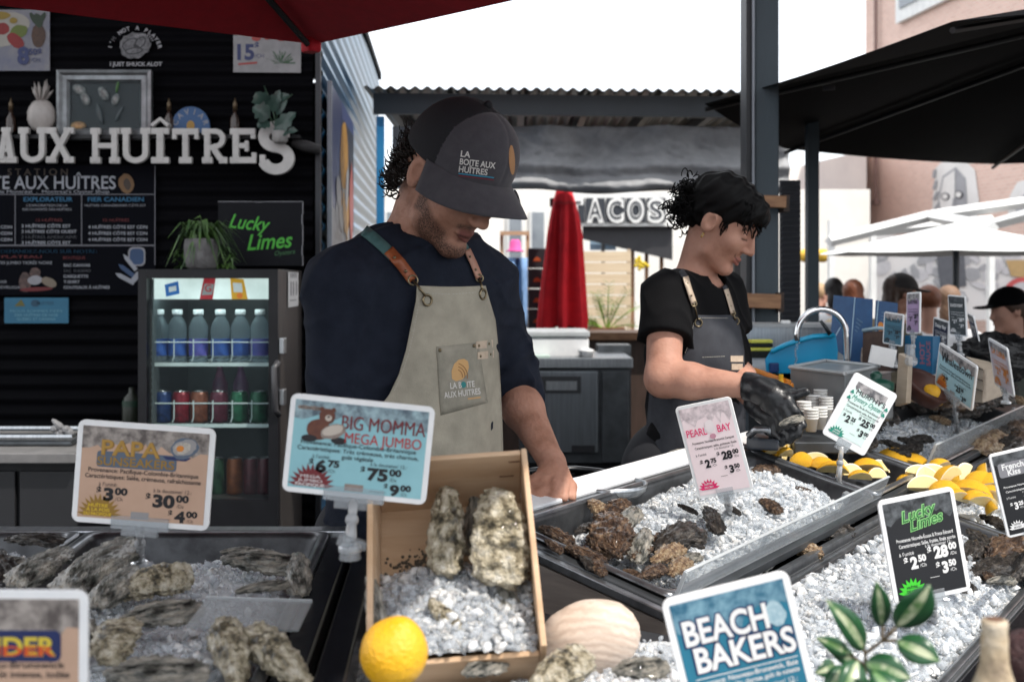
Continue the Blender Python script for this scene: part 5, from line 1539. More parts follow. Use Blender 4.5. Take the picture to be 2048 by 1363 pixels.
def wedge_mesh(ang, r=1.0, n=14):
 mb = MB()
 m = 8
 def pt(t, s):
  ph = math.pi * t
  th = ang * (s - .5)
  w = math.sin(ph)
  tip = .12 * abs(math.cos(ph)) ** 8 * (1 if math.cos(ph) < 0 else -1)
  return (-(math.cos(ph)) * 1.25 + tip, w * math.cos(th), w * math.sin(th))
 mb.grid(lambda u, v: pt(v, u), m, n, 0)
 for s, sg in ((0, 1), (1, -1)):
  rim = [pt(i / (n - 1), s) for i in range(n)]
  def inner(k): return [(x * (1 - .04 * k), y * (1 - .11 * k), z * (1 - .11 * k)) for x, y, z in rim]
  a, b2 = inner(0), inner(1)
  vs = a + b2
  fs = [(i, i + 1, n + i + 1, n + i) for i in range(n - 1)]
  mb.add(vs, fs, 2)
  ctr = [(x * .96, 0, 0) for x, y, z in rim]
  vs = b2 + [(x, y * .5 + .0, z * .5) for x, y, z in b2] + ctr
  fs = [(i, i + 1, n + i + 1, n + i) for i in range(n - 1)] + [(n + i, n + i + 1, 2 * n + i + 1, 2 * n + i) for i in range(n - 1)]
  mb.add(vs, fs, 1)
 o = mb.build("lemon_wedge", [peel, flesh, pith], smooth=False, origin=(0, 0, 0))
 for p_ in o.data.polygons:
  p_.use_smooth = p_.material_index == 0
 COL.objects.unlink(o)
 return o
WED = [wedge_mesh(R(100)), wedge_mesh(R(150)), wedge_mesh(R(85))]
def put_wedge(px, py, plane, L, rot, roll, tilt, label, group, k=0):
 if roll < 0: roll = .25 + .35 * math.sin(px)
 q = plane(px, py)
 o = WED[k].copy()
 COL.objects.link(o)
 s = L / 2 / 1.12 * .84
 M_ = Matrix.Rotation(rot, 4, 'Z') @ Matrix.Rotation(tilt, 4, 'Y') @ Matrix.Rotation(roll, 4, 'X')
 o.matrix_world = Matrix.Translation(q) @ M_ @ Matrix.Diagonal((s, s * 1.02, s * 1.02, 1))
 o.name = "lemon_wedge"
 LOC[o.name] = q
 return tag(o, label, "lemon wedge", group)
rnd = random.Random(21)
GW_ = "lemon wedges in the dark rimmed pan"
for i, (x, y, L, rot, roll, tilt, k) in enumerate([(1552, 893, .085, 1.2, 2.4, -1.2, 1), (1578, 902, .08, .9, -1.8, -.9, 0), (1606, 908, .075, .3, -2.0, -.7, 0), (1625, 922, .075, -.4, -1.2, -.2, 2), (1600, 925, .07, .5, 2.5, 0, 0), (1645, 935, .07, .2, 1.9, .2, 1), (1665, 945, .075, -.3, 1.5, 0, 0), (1705, 950, .075, .4, -1.4, .1, 2), (1735, 940, .08, .1, 1.2, .1, 1), (1690, 935, .07, 1.0, -1.9, 0, 0), (1570, 912, .06, .8, 1.5, .1, 2), (1632, 908, .06, 1.3, -1.2, -.4, 0), (1720, 958, .06, .2, 1.5, .1, 2), (1755, 955, .065, .5, -1.2, .1, 0), (1540, 908, .06, .5, 1.7, 0, 2)]):
 put_wedge(x, y, rpl(-.004), L, rot, roll, tilt, "cut lemon wedge lying in the dark rimmed steel pan", GW_, k)
GH = "lemon wedges heaped beyond the black sign"
for i, (x, y, L, rot, roll, tilt, k) in enumerate([(1790, 925, .105, -.4, 1.5, .1, 1), (1825, 935, .10, -.5, 1.2, .15, 1), (1765, 940, .08, .1, -1.4, .1, 0), (1870, 955, .105, .35, -1.5, -.1, 0), (1900, 962, .10, .6, -1.6, -.3, 1), (1935, 955, .095, .9, -1.8, -.5, 0), (1960, 968, .09, .4, 1.6, 0, 1), (1985, 975, .10, .3, 1.3, .1, 1), (1940, 990, .10, -.4, 1.2, .1, 1), (1985, 1000, .095, -.3, 1.0, .2, 1), (1965, 1012, .08, .3, 1.5, .4, 2), (1995, 1020, .07, 1.2, -1.2, .3, 2), (1850, 975, .08, -.1, -1.5, 0, 0), (1815, 965, .06, .2, 1.6, 0, 2), (1890, 985, .08, .2, 1.4, .1, 1), (2020, 985, .09, .2, 1.2, .1, 1), (1925, 975, .08, 1.1, -1.3, .2, 0), (1880, 940, .08, .7, 1.5, .1, 2), (1845, 950, .08, -.2, -1.2, .2, 0), (1915, 1000, .07, .5, 1.5, .3, 2), (1950, 1005, .08, .9, 1.4, .3, 1), (1800, 945, .07, .4, -1.1, .1, 2), (1975, 950, .08, 1.2, -1.3, -.3, 0)]):
 put_wedge(x, y, rpl(LC + .045 if x > 1840 else -.02), L, rot, roll, tilt, "cut lemon wedge in the yellow heap beyond the black sign", GH, k)
# PEOPLE
skin_m = ramp_mat("skin_tan", [(.30, (.28, .135, .09)), (.48, (.40, .205, .142)), (.62, (.45, .24, .172)), (.78, (.50, .285, .21))], 22, rough=.58, bump=.5, bscale=130, spec=.3, bdist=.004)
skin_w = ramp_mat("skin_light_brown", [(.30, (.33, .165, .115)), (.48, (.43, .225, .162)), (.62, (.46, .25, .182)), (.78, (.50, .285, .212))], 20, rough=.55, bump=.3, bscale=140, spec=.3, bdist=.003)
for m_ in (skin_m, skin_w):
 I_ = m_.node_tree.nodes["Principled BSDF"].inputs
 I_["Subsurface Weight"].default_value = .12
 I_["Subsurface Radius"].default_value = (.012, .005, .003)
def mask_skin(m, c_r, c_g, c_b, nscale):
 """hair stubble (r), lips (g) and dark lines (b) grow out of the skin by a point mask"""
 n, l = m.node_tree.nodes, m.node_tree.links
 b = n["Principled BSDF"]
 src = b.inputs["Base Color"].links[0].from_socket
 at = n.new("ShaderNodeAttribute"); at.attribute_name = "mask"
 sp = n.new("ShaderNodeSeparateColor"); l.new(at.outputs["Color"], sp.inputs[0])
 tc = n.new("ShaderNodeTexCoord"); no = n.new("ShaderNodeTexNoise"); no.inputs["Scale"].default_value = nscale; no.inputs["Detail"].default_value = 3
 l.new(tc.outputs["Object"], no.inputs["Vector"])
 for k, c in enumerate((c_r, c_g, c_b)):
  mx = n.new("ShaderNodeMixRGB"); mx.inputs[2].default_value = (*c, 1)
  l.new(src, mx.inputs[1])
  if k == 0:
   mr = n.new("ShaderNodeMapRange"); mr.inputs["From Min"].default_value, mr.inputs["From Max"].default_value = .3, .62
   mr.inputs["To Min"].default_value, mr.inputs["To Max"].default_value = .45, 1
   l.new(no.outputs["Fac"], mr.inputs[0])
   mu = n.new("ShaderNodeMath"); mu.operation = 'MULTIPLY'
   l.new(sp.outputs[0], mu.inputs[0]); l.new(mr.outputs[0], mu.inputs[1]); l.new(mu.outputs[0], mx.inputs[0])
  else: l.new(sp.outputs[k], mx.inputs[0])
  src = mx.outputs[0]
 l.new(src, b.inputs["Base Color"])
mask_skin(skin_m, (.022, .012, .009), (.20, .075, .062), (.03, .012, .01), 420)
mask_skin(skin_w, (.02, .011, .009), (.30, .105, .09), (.025, .010, .009), 420)
def band(x, a, b, w): return np.clip((x - a) / w + .5, 0, 1) * np.clip((b - x) / w + .5, 0, 1)
eye_m = mat("eye_white", (.35, .32, .30), .2)
hair_m = mat("dark_curly_hair", (.016, .010, .007), .45, col2=(.006, .004, .003), scale=60, spec=.3)
hair_w = mat("black_hair", (.0026, .0022, .0024), .55, col2=(.0015, .0013, .0015), scale=60, spec=.14)
navy_knit = mat("navy_sweatshirt", (.014, .018, .030), .9, col2=(.009, .012, .021), scale=30, spec=.2, bump=.25, bscale=260, bdist=.003)
black_knit = mat("black_tshirt", (.0032, .0032, .004), .9, col2=(.002, .002, .0027), scale=30, spec=.2, bump=.2, bscale=260, bdist=.003)
canvas = mat("sage_canvas", (.37, .34, .27), .8, col2=(.25, .232, .185), scale=22, bump=.35, bscale=420, lo=.3, hi=.7, bdist=.002, detail=9)
denim = mat("black_denim", (.032, .035, .044), .8, col2=(.019, .021, .028), scale=22, bump=.3, bscale=420, bdist=.002, detail=9)
thread = mat("pale_thread", (.40, .38, .33), .8)
leather_o = mat("tan_leather", (.30, .085, .028), .45, col2=(.20, .05, .018), scale=40, bump=.15)
leather_p = mat("pale_leather", (.52, .42, .32), .5, col2=(.42, .33, .25), scale=40, bump=.1)
brass = mat("antique_brass", (.20, .16, .10), .3, .9, scale=30)
teal_web = mat("teal_webbing", (.06, .13, .13), .8, col2=(.04, .10, .10), scale=60)
cap_grey = mat("cap_charcoal", (.050, .047, .055), .85, col2=(.040, .037, .045), scale=60, bump=.2, bscale=500, sheen=.15, bdist=.002)
cap_black = mat("cap_black_mesh", (.007, .007, .011), .8, col2=(.004, .004, .006), scale=500, lo=.45, hi=.55, bump=.5, bscale=700, bdist=.002)
glove_m = mat("black_nitrile", (.006, .007, .009), .36, scale=30, bump=.3, bscale=90, spec=.6, bdist=.004)
jean_m = mat("dark_trousers", (.010, .011, .015), .85, scale=30)
def rot_yaw_pitch(yaw, pitch):
 y, p_ = R(yaw), R(pitch)
 f = Vector((math.cos(p_) * math.sin(y), -math.cos(p_) * math.cos(y), -math.sin(p_)))
 u = Vector((math.sin(p_) * math.sin(y), -math.sin(p_) * math.cos(y), math.cos(p_)))
 return f.cross(u), f, u
def fold_noise(V, amp, s, stretch, seed=0):
 """cloth creases: push vertices along a cheap normal-free offset field"""
 out = np.empty(len(V))
 for i, p_ in enumerate(V):
  q = Vector((p_[0] * stretch[0], p_[1] * stretch[1], p_[2] * stretch[2])) * s + Vector((seed, seed * 2, 0))
  out[i] = (1 - abs(noise.noise(q + Vector((0, 0, .7 * noise.noise(q * .6)))))) ** 3
 return out * amp
class Fig:
 pass
def head_sdf(Hd):
 """signed distance of a head in the frame C, right, fwd, up; Hd.s = scale"""
 Rm = np.array([list(Hd.right), list(Hd.fwd), list(Hd.up)], np.float32)
 C, s = Hd.C, Hd.s
 def loc(X, Y, Z):
  px, py, pz = X - C.x, Y - C.y, Z - C.z
  return [(Rm[k, 0] * px + Rm[k, 1] * py + Rm[k, 2] * pz) / s for k in range(3)]
 def f(X, Y, Z):
  a, b, c = loc(X, Y, Z)
  m = np.abs(a)
  d = s_ell(a, b, c, (0, -.014, .030), (.075, .096, .092))
  d = smin(d, s_ell(a, b, c, (0, .030, -.045), (.060, .058, .070)), .03)
  d = smin(d, s_ell(a, b, c, (0, .048, -.005), (.056, .045, .07)), .02)
  d = smin(d, s_cap(m, b, c, (.040, .015, -.082), (.012, .072, -.104), .018, .016), .02)
  d = smin(d, s_ell(a, b, c, (0, Hd.chin, -.105), (.020, .016, .015)), .018)
  d = smin(d, s_cap(m, b, c, (.012, .089, .024), (.044, .070, .022), .009, .009), .012)
  d = smin(d, s_ell(m, b, c, (.040, .062, -.026), (.024, .022, .022)), .02)
  d = smax(d, -s_ell(m, b, c, (.031, .100, .003), (.020, .018, .013)), .012)
  d = smin(d, s_ell(m, b, c, (.031, .0765, .002), (.0135, .0125, .012)), .004)
  d = smin(d, s_cap(a, b, c, (0, .088, .016), (0, .112, -.030), .0075, .0105), .010)
  d = smin(d, s_ell(m, b, c, (.010, .100, -.034), (.009, .011, .008)), .006)
  d = smin(d, s_cap(m, b, c, (0, .0955, -.0625), (.019, .087, -.066), .0058, .0030), .006)
  d = smin(d, s_cap(m, b, c, (0, .0935, -.0755), (.016, .087, -.0715), .0064, .0030), .006)
  d = smax(d, -s_cap(m, b, c, (0, .1020, -.0690), (.021, .0925, -.0680 + Hd.smile), .0026, .0018), .003)
  e = s_ell(m, b, c, (.077, -.010, -.006), (.010, .021, .032))
  e = smax(e, -s_ell(m, b, c, (.087, -.004, -.003), (.010, .012, .020)), .002)
  d = smin(d, e, .006)
  return d * s
 return f, loc
def fingers_sdf(chains):
 def f(X, Y, Z):
  d = None
  for pts_, rad, k in chains:
   dd = None
   for i in range(len(pts_) - 1):
    e = s_cap(X, Y, Z, pts_[i], pts_[i + 1], rad[i], rad[i + 1])
    dd = e if dd is None else smin(dd, e, .003)
   d = dd if d is None else smin(d, dd, k)
  return d
 return f
def tracer(sdf, y0=1.3, steps=70):
 """photo pixel -> nearest point of a sculpted surface along the sight line (array in, array out)"""
 def f(px, py):
  px, py = np.asarray(px, float), np.asarray(py, float)
  D = np.stack([(px - CX) / F, np.ones_like(px), -(py - HZ) / F], -1)
  L = np.linalg.norm(D, axis=-1)
  t = np.full(px.shape, y0)
  best, bt = np.full(px.shape, 9.), t.copy()
  for _ in range(steps):
   q = D * t[..., None]
   d = sdf(q[..., 0].astype(np.float32), q[..., 1].astype(np.float32), (q[..., 2] + EYE).astype(np.float32))
   m = d < best
   best[m], bt[m] = d[m], t[m]
   t = t + np.clip(d, -.05, .08) / L * .8
  q = D * bt[..., None]
  q[..., 2] += EYE
  return q
 return f
def px_mesh(mb, tr, v2, faces, lift, mi=0):
 """lay a flat pixel-space outline on a traced surface, lift metres proud of it"""
 v2 = np.array(v2, float)
 q = tr(v2[:, 0], v2[:, 1])
 d = np.array([0, 0, EYE]) - q
 d /= np.linalg.norm(d, axis=1)[:, None]
 mb.add([tuple(p_) for p_ in (q + d * lift)], faces, mi)
def px_ribbon(mb, tr, path, w, lift, mi=0, sub=6):
 pts = []
 for i in range(len(path) - 1):
  a, b = Vector(path[i]), Vector(path[i + 1])
  pts += [a.lerp(b, k / sub) for k in range(sub)]
 pts.append(Vector(path[-1]))
 v2, fs = [], []
 for i, p_ in enumerate(pts):
  d = (pts[min(i + 1, len(pts) - 1)] - pts[max(i - 1, 0)]).normalized()
  nn = Vector((-d.y, d.x)) * w / 2
  v2 += [p_ + nn, p_, p_ - nn]
 for i in range(len(pts) - 1):
  for k in (0, 1): fs.append((3 * i + k, 3 * i + k + 1, 3 * i + 4 + k, 3 * i + 3 + k))
 px_mesh(mb, tr, [(q.x, q.y) for q in v2], fs, lift, mi)
def px_text(mb, tr, s, x, y, size, rot, lift, mi=0, bold=0., width=None, align='l'):
 v, f = text_geo(s, bold)
 x0, x1 = min(p_.x for p_ in v), max(p_.x for p_ in v)
 sx = width / ((x1 - x0) * size) if width else 1
 off = {'l': x0, 'c': (x0 + x1) / 2}[align]
 ca, sa = math.cos(rot), math.sin(rot)
 v2 = []
 for p_ in v:
  a, b = (p_.x - off) * size * sx, p_.y * size
  v2.append((x + a * ca + b * sa, y + a * sa - b * ca))
 px_mesh(mb, tr, v2, f, lift, mi)
def px_fill(mb, tr, outline, lift, mi=0, n=10):
 """filled outline (star-shaped) on the traced surface"""
 c = (sum(p_[0] for p_ in outline) / len(outline), sum(p_[1] for p_ in outline) / len(outline))
 v2, fs = [c], []
 m = len(outline)
 for k in range(1, n + 1):
  v2 += [(c[0] + (p_[0] - c[0]) * k / n, c[1] + (p_[1] - c[1]) * k / n) for p_ in outline]
 fs += [(0, 1 + i, 1 + (i + 1) % m) for i in range(m)]
 for k in range(n - 1):
  for i in range(m):
   fs.append((1 + k * m + i, 1 + (k + 1) * m + i, 1 + (k + 1) * m + (i + 1) % m, 1 + k * m + (i + 1) % m))
 px_mesh(mb, tr, v2, fs, lift, mi)
def interp(tab, y):
 ys = [t_[0] for t_ in tab]
 return float(np.interp(y, ys, [t_[1] for t_ in tab]))
def curl(mb, p0, axis, L, rad, turns, r, n=18, seed=0, taper=.5, mi=0, sag=0.):
 rnd = random.Random(seed)
 axis = Vector(axis).normalized()
 a = axis.orthogonal().normalized()
 b = axis.cross(a)
 ph = rnd.uniform(0, 6.3)
 pts, rr2 = [], []
 for i in range(n + 1):
  t = i / n
  w = rad * (.25 + t * .9)
  q = Vector(p0) + axis * L * t + (a * math.cos(ph + turns * 6.283 * t) + b * math.sin(ph + turns * 6.283 * t)) * w - Vector((0, 0, sag * t * t)) - (a * math.cos(ph) + b * math.sin(ph)) * rad * .25
  pts.append(q)
  rr2.append(r * (1 - taper * t))
 mb.tube(pts, rr2, 5, mi)
# the man in the cap
man = thing("person", "man in a charcoal cap, navy sweatshirt and sage canvas apron shucking at the counter", "person", (-.16, 2.12, 0))
Hm = Fig()
Hm.right, Hm.fwd, Hm.up = rot_yaw_pitch(50, 36)
Hm.C, Hm.s, Hm.smile, Hm.chin = P(905, 350, 2.05), 1.0, -.002, .080
hs, hloc = head_sdf(Hm)
Fb, Lb = Vector((.64, -.77, 0)), Vector((.77, .64, 0))
N0 = P(838, 476, 2.13)
SRm, SLm = N0 - Lb * .166 + Vector((0, 0, -.088)), N0 + Lb * .150 + Vector((0, 0, -.088))
ERm, WRm = P(684, 884, 2.03), P(1000, 984, 2.10)
ELm, WLm = P(1016, 762, 2.34), P(1104, 925, 2.175)
B3 = np.array([list(Lb), list(Fb), [0, 0, 1]], np.float32)
def v3(p_): return (p_.x, p_.y, p_.z)
def torso(X, Y, Z, g=0.):
 d = s_ell(X, Y, Z, v3(N0 + Vector((0, 0, -.20)) - Fb * .01), (.158 + g, .108 + g, .22 + g), B3)
 d = smin(d, s_ell(X, Y, Z, v3(N0 + Vector((0, 0, -.43)) - Fb * .02), (.158 + g, .118 + g, .22 + g), B3), .06)
 d = smin(d, s_ell(X, Y, Z, v3(N0 + Vector((0, 0, -.62)) - Fb * .05), (.165 + g, .120 + g, .16 + g), B3), .06)
 d = smin(d, s_cap(X, Y, Z, v3(SRm + Lb * .02), v3(SLm - Lb * .02), .056 + g, .056 + g), .05)
 d = smin(d, s_cap(X, Y, Z, v3(N0 + Lb * .075 + Vector((0, 0, -.048))), v3(N0 - Lb * .075 + Vector((0, 0, -.048))), .044 + g), .06)
 return d
mh_l = fingers_sdf([
  ([WLm, P(1110, 950, 2.145), P(1118, 966, 2.130)], [.026, .028, .026], .01),
  ([P(1112, 948, 2.145), P(1092, 962, 2.115), P(1089, 984, 2.095), P(1080, 1003, 2.115)], [.018, .0122, .0098, .0082], .006),
  ([P(1116, 952, 2.140), P(1110, 967, 2.108), P(1107, 991, 2.088), P(1096, 1009, 2.110)], [.018, .0124, .0100, .0083], .003),
  ([P(1120, 954, 2.140), P(1127, 971, 2.110), P(1126, 994, 2.092), P(1114, 1011, 2.112)], [.018, .0120, .0098, .0082], .003),
  ([P(1122, 952, 2.145), P(1143, 973, 2.125), P(1143, 993, 2.108), P(1132, 1008, 2.122)], [.017, .0110, .0090, .0076], .003),
  ([P(1098, 938, 2.155), P(1079, 958, 2.130), P(1077, 979, 2.115), P(1084, 994, 2.105)], [.018, .0140, .0115, .0095], .010)])
mh_r = fingers_sdf([
  ([WRm, P(1014, 980, 2.135), P(1035, 986, 2.120)], [.026, .027, .026], .01),
  ([P(1028, 978, 2.125), P(1056, 974, 2.105), P(1078, 984, 2.090), P(1090, 1003, 2.105)], [.018, .0124, .0100, .0083], .003),
  ([P(1028, 984, 2.115), P(1056, 986, 2.090), P(1075, 997, 2.075), P(1084, 1014, 2.095)], [.018, .0124, .0100, .0083], .003),
  ([P(1025, 990, 2.115), P(1050, 998, 2.085), P(1066, 1009, 2.073), P(1072, 1024, 2.093)], [.018, .0120, .0098, .0082], .003),
  ([P(1020, 996, 2.115), P(1040, 1008, 2.090), P(1053, 1019, 2.080), P(1058, 1032, 2.095)], [.017, .0110, .0090, .0076], .003),
  ([P(1015, 968, 2.140), P(1042, 964, 2.135), P(1066, 972, 2.125), P(1084, 984, 2.120)], [.018, .0135, .0115, .0095], .010)])
def arm_l(X, Y, Z):
 d = s_cap(X, Y, Z, v3(SLm), v3(ELm), .048, .039)
 mid = ELm.lerp(WLm, .35)
 d = smin(d, s_cap(X, Y, Z, v3(ELm), v3(mid), .037, .0395), .03)
 d = smin(d, s_cap(X, Y, Z, v3(mid), v3(WLm), .0395, .0245), .02)
 return smin(d, mh_l(X, Y, Z), .008)
def arm_r(X, Y, Z):
 d = s_cap(X, Y, Z, v3(SRm), v3(ERm), .050, .042)
 mid = ERm.lerp(WRm, .35)
 d = smin(d, s_cap(X, Y, Z, v3(ERm), v3(mid), .040, .043), .03)
 d = smin(d, s_cap(X, Y, Z, v3(mid), v3(WRm), .0425, .0265), .02)
 return smin(d, mh_r(X, Y, Z), .008)
nk_top = Hm.C + Hm.fwd * -.025 + Hm.up * -.065
def man_body(X, Y, Z):
 d = hs(X, Y, Z)
 nk = s_cap(X, Y, Z, v3(nk_top), v3(N0 - Fb * .015 + Vector((0, 0, -.03))), .056, .064)
 d = smin(d, nk, .022)
 d = smin(d, torso(X, Y, Z), .03)
 d = smin(d, arm_l(X, Y, Z), .02)
 d = smin(d, arm_r(X, Y, Z), .02)
 return d
def man_mask(c):
 a, b, u = hloc(c[:, 0], c[:, 1], c[:, 2])
 m = np.abs(a)
 ins = band(b, -.06, .14, .01) * band(u, -.14, .10, .01) * (m < .11)
 line = -.036 - .050 * np.clip((b - .02) / .07, 0, 1)
 beard = ins * band(u, -.124, 9, .012) * np.clip((line - u) / .018 + .5, 0, 1) * np.clip((b - .008) / .022, 0, 1)
 beard *= 1 - .85 * band(u, -.092, -.046, .010) * band(b, .074, 9, .012) * (m < .032)
 must = ins * band(u, -.0595, -.047, .007) * band(b, .080, 9, .01) * band(m, -1, .030, .01)
 side = ins * band(m, .05, 1, .01) * band(b, .002, .028, .008) * band(u, -.07, .03, .01)
 brow = ins * band(m, .012, .048, .006) * band(u, .020, .031, .006) * band(b, .07, 9, .01)
 lips = ins * band(u, -.083, -.057, .006) * band(b, .086, 9, .006) * band(m, -1, .021, .006)
 mouth = ins * band(u, -.0712, -.0668, .003) * band(b, .08, 9, .006) * band(m, -1, .022, .006)
 return np.stack([np.maximum.reduce([beard * .92, must * .85, side * .9, brow]), lips, mouth * .8, m * 0 + 1], 1)
sdf_build(man_body, (-.46, 1.82, .78), (.16, 2.46, 1.63), .0036, "body", skin_m, man, masks=man_mask)
cuffL, cuffR = ELm.lerp(WLm, .22), ERm.lerp(WRm, .25)
dL, dR = (WLm - ELm).normalized(), (WRm - ERm).normalized()
def shirt_core(X, Y, Z, arms=True):
 d = torso(X, Y, Z, .012)
 if arms:
  for (S_, E_, cf, dr) in ((SLm, ELm, cuffL, dL), (SRm, ERm, cuffR, dR)):
   a = s_cap(X, Y, Z, v3(S_), v3(E_), .064, .060)
   a2 = s_cap(X, Y, Z, v3(E_), v3(cf + dr * .05), .059, .050)
   cut = (X - cf.x) * dr.x + (Y - cf.y) * dr.y + (Z - cf.z) * dr.z
   a = smin(a, smax(a2, cut, .006), .03)
   bt = cf - dr * .012
   rg = np.sqrt((s_cap(X, Y, Z, v3(cf - dr * .02), v3(cf - dr * .002), .047)) ** 2 + 1e-9) - .008
   rg = smax(rg, np.abs((X - bt.x) * dr.x + (Y - bt.y) * dr.y + (Z - bt.z) * dr.z) - .014, .005)
   a = smin(a, rg, .006)
   d = smin(d, a, .035)
 return d
def shirt(X, Y, Z):
 d = shirt_core(X, Y, Z)
 nk = s_cap(X, Y, Z, v3(nk_top), v3(N0 - Fb * .012 + Vector((0, 0, -.02))), .060, .068)
 d = smax(d, -nk, .008)
 co = s_ell(X, Y, Z, v3(N0 + Vector((0, 0, -.010)) + Fb * .010), (.080, .078, .022), B3)
 d = smin(d, smax(co, -nk, .003), .008)
 wx = X * 38 + 2.2 * np.sin(Z * 21 + Y * 13) + 1.2 * np.sin(Y * 47)
 w = (1 - np.abs(np.sin(Z * 34 + 1.6 * np.sin(wx * .6) + X * 9))) ** 2 * (.5 + .5 * np.sin(wx * .9 + 1))
 w2 = (1 - np.abs(np.sin(Z * 17 - X * 26 + 1.5 * np.sin(Y * 15 + Z * 9)))) ** 3
 el = np.exp(-(((X - ERm.x) ** 2 + (Y - ERm.y) ** 2 + (Z - ERm.z - .03) ** 2) / .014)) + np.exp(-(((X - ELm.x) ** 2 + (Y - ELm.y) ** 2 + (Z - ELm.z - .03) ** 2) / .012))
 d = d - .010 * w * (.45 + 1.1 * el) - .0085 * w2
 return smax(d, .93 - Z, .006)
sdf_build(shirt, (-.48, 1.84, .91), (.14, 2.48, 1.52), .0050, "sweatshirt", [navy_knit], man)
def trousers(X, Y, Z, base=N0, f=Fb, l=Lb, b3=B3):
 d = None
 for sg in (-1, 1):
  hip = base + l * (.085 * sg) - f * .06
  e = s_cap(X, Y, Z, (hip.x, hip.y, .90), (hip.x + f.x * .02, hip.y + f.y * .02, .50), .088, .068)
  e = smin(e, s_cap(X, Y, Z, (hip.x + f.x * .02, hip.y + f.y * .02, .50), (hip.x, hip.y, .09), .066, .055), .03)
  e = smin(e, s_cap(X, Y, Z, (hip.x, hip.y, .05), (hip.x + f.x * .14, hip.y + f.y * .14, .045), .048, .042), .03)
  d = e if d is None else smin(d, e, .03)
 pelvis = base - f * .055
 return smax(smin(d, s_ell(X, Y, Z, (pelvis.x, pelvis.y, .93), (.168, .125, .12), b3), .04), .004 - Z, .002)
sdf_build(trousers, (-.48, 1.9, -.02), (.14, 2.42, 1.03), .012, "trousers", [jean_m], man)
def cap_dome(X, Y, Z):
 a, b, u = hloc(X, Y, Z)
 d = s_ell(a, b, u, (0, -.006, .032), (.0885, .105, .110))
 d = smin(d, s_ell(a, b, u, (0, .043, .058), (.064, .054, .074)), .03)
 d = smax(d, (.022 + .10 * np.maximum(-b - .02, 0) * 0 - .06 * np.minimum(b, 0) * -.3) - u, .006)
 d = d + .0018 * np.exp(-(a / .003) ** 2) * (u > .05) + .0018 * np.exp(-((b - .012 - .16 * np.abs(u - .1)) / .003) ** 2)
 return d
def cap_mi(c):
 a, b, u = hloc(c[:, 0], c[:, 1], c[:, 2])
 return np.where(b > .012 + .16 * np.abs(u - .1), 0, 1)
lo = np.array(v3(Hm.C)) - .19
sdf_build(cap_dome, lo, lo + .38, .0032, "cap", [cap_grey, cap_black], man, cap_mi)
cap_o = man.children[-1]
def hw(a, b, u): return Hm.C + Hm.right * a + Hm.fwd * b + Hm.up * u
mb = MB()
def brim(t, s):
 th = (t - .5) * R(168)
 ia, ib = .088 * math.sin(th), .100 * math.cos(th) - .004
 ext = .078 * (math.cos(th) ** .7 if math.cos(th) > 0 else 0)
 oa, ob = ia * 1.0 + .010 * math.sin(th), ib + ext
 x = ia + (oa - ia) * s
 y = ib + (ob - ib) * s
 z = .043 - .010 * s - .040 * (x / .09) ** 2 * (.35 + .65 * s) - .010 * s * s
 return hw(x, y, z)
mb.grid(lambda u, v: brim(u, v), 40, 14)
mb.build("brim", cap_grey, cap_o, smooth=True, solid=.0035)
MB().ball(hw(0, .000, .144), .008, 10, 8).build("button", cap_black, cap_o, smooth=True)
def cap_all(X, Y, Z): return cap_dome(X, Y, Z)
trc = tracer(cap_all, 1.6)
mb = MB()
rt_ = R(7)
px_text(mb, trc, "LA", 921, 313, 17, rt_, .0012, 0, .02)
px_text(mb, trc, "BOITE AUX", 919, 328.5, 17, rt_, .0012, 0, .02, width=72)
px_text(mb, trc, "HUÎTRES", 917, 343.5, 17, rt_, .0012, 0, .02, width=58)
px_ribbon(mb, trc, [(917, 347), (988, 355.5)], 2.2, .0012, 1)
px_ribbon(mb, trc, [(917, 351), (988, 360)], 1.6, .0012, 2)
px_fill(mb, trc, [(1024 + 6 * math.cos(a) + 1.5 * math.sin(a), 320 + 30 * math.sin(a)) for a in np.linspace(0, 6.28, 20)[:-1]], .0012, 3, 4)
mb.build("embroidery", [mat("thread_white", (.62, .60, .57), .8), mat("thread_blue", (.03, .28, .45), .8), mat("thread_red", (.22, .02, .04), .8), mat("thread_tan", (.42, .22, .10), .8)], cap_o)
mb = MB()
c_ = brim(.20, .62)
n_ = (brim(.21, .62) - c_).cross(brim(.20, .63) - c_).normalized()
if n_.dot(Hm.up) < 0: n_ = -n_
T = basis(brim(.21, .62) - c_, n_.cross(brim(.21, .62) - c_), c_ + n_ * .003)
mb = MB(T); mb.prism(ell(0, 0, .019, .019, 24), 0, .0006)
mb.build("sticker", paper_white, cap_o)
mb = MB()
rnd = random.Random(3)
for k in range(430):
 th = rnd.uniform(R(98), R(205))
 u_ = rnd.uniform(-.070, .030)
 a_, b_ = .073 * math.sin(th), .090 * math.cos(th) - .014
 p0 = hw(a_, b_, u_)
 ax = (Hm.right * math.sin(th) * .30 - Hm.fwd * (.75 if math.cos(th) < 0.2 else .2) + Hm.up * rnd.uniform(-.9, .35)).normalized()
 curl(mb, p0, ax, rnd.uniform(.015, .034), rnd.uniform(.004, .009), rnd.uniform(.5, 1.3), .0019, 14, k, .6)
for k in range(26):
 p0 = hw(.073, rnd.uniform(.004, .03), rnd.uniform(-.005, .03))
 curl(mb, p0, (Hm.up * -1 + Hm.right * .12).normalized(), rnd.uniform(.018, .03), .002, .6, .0026, 8, k + 300, .5)
mb.build("hair", hair_m, man, smooth=True)
def torso_shirt(X, Y, Z):
 return shirt_core(X, Y, Z, False)
trt = tracer(torso_shirt, 1.55)
trs = tracer(shirt, 1.55)
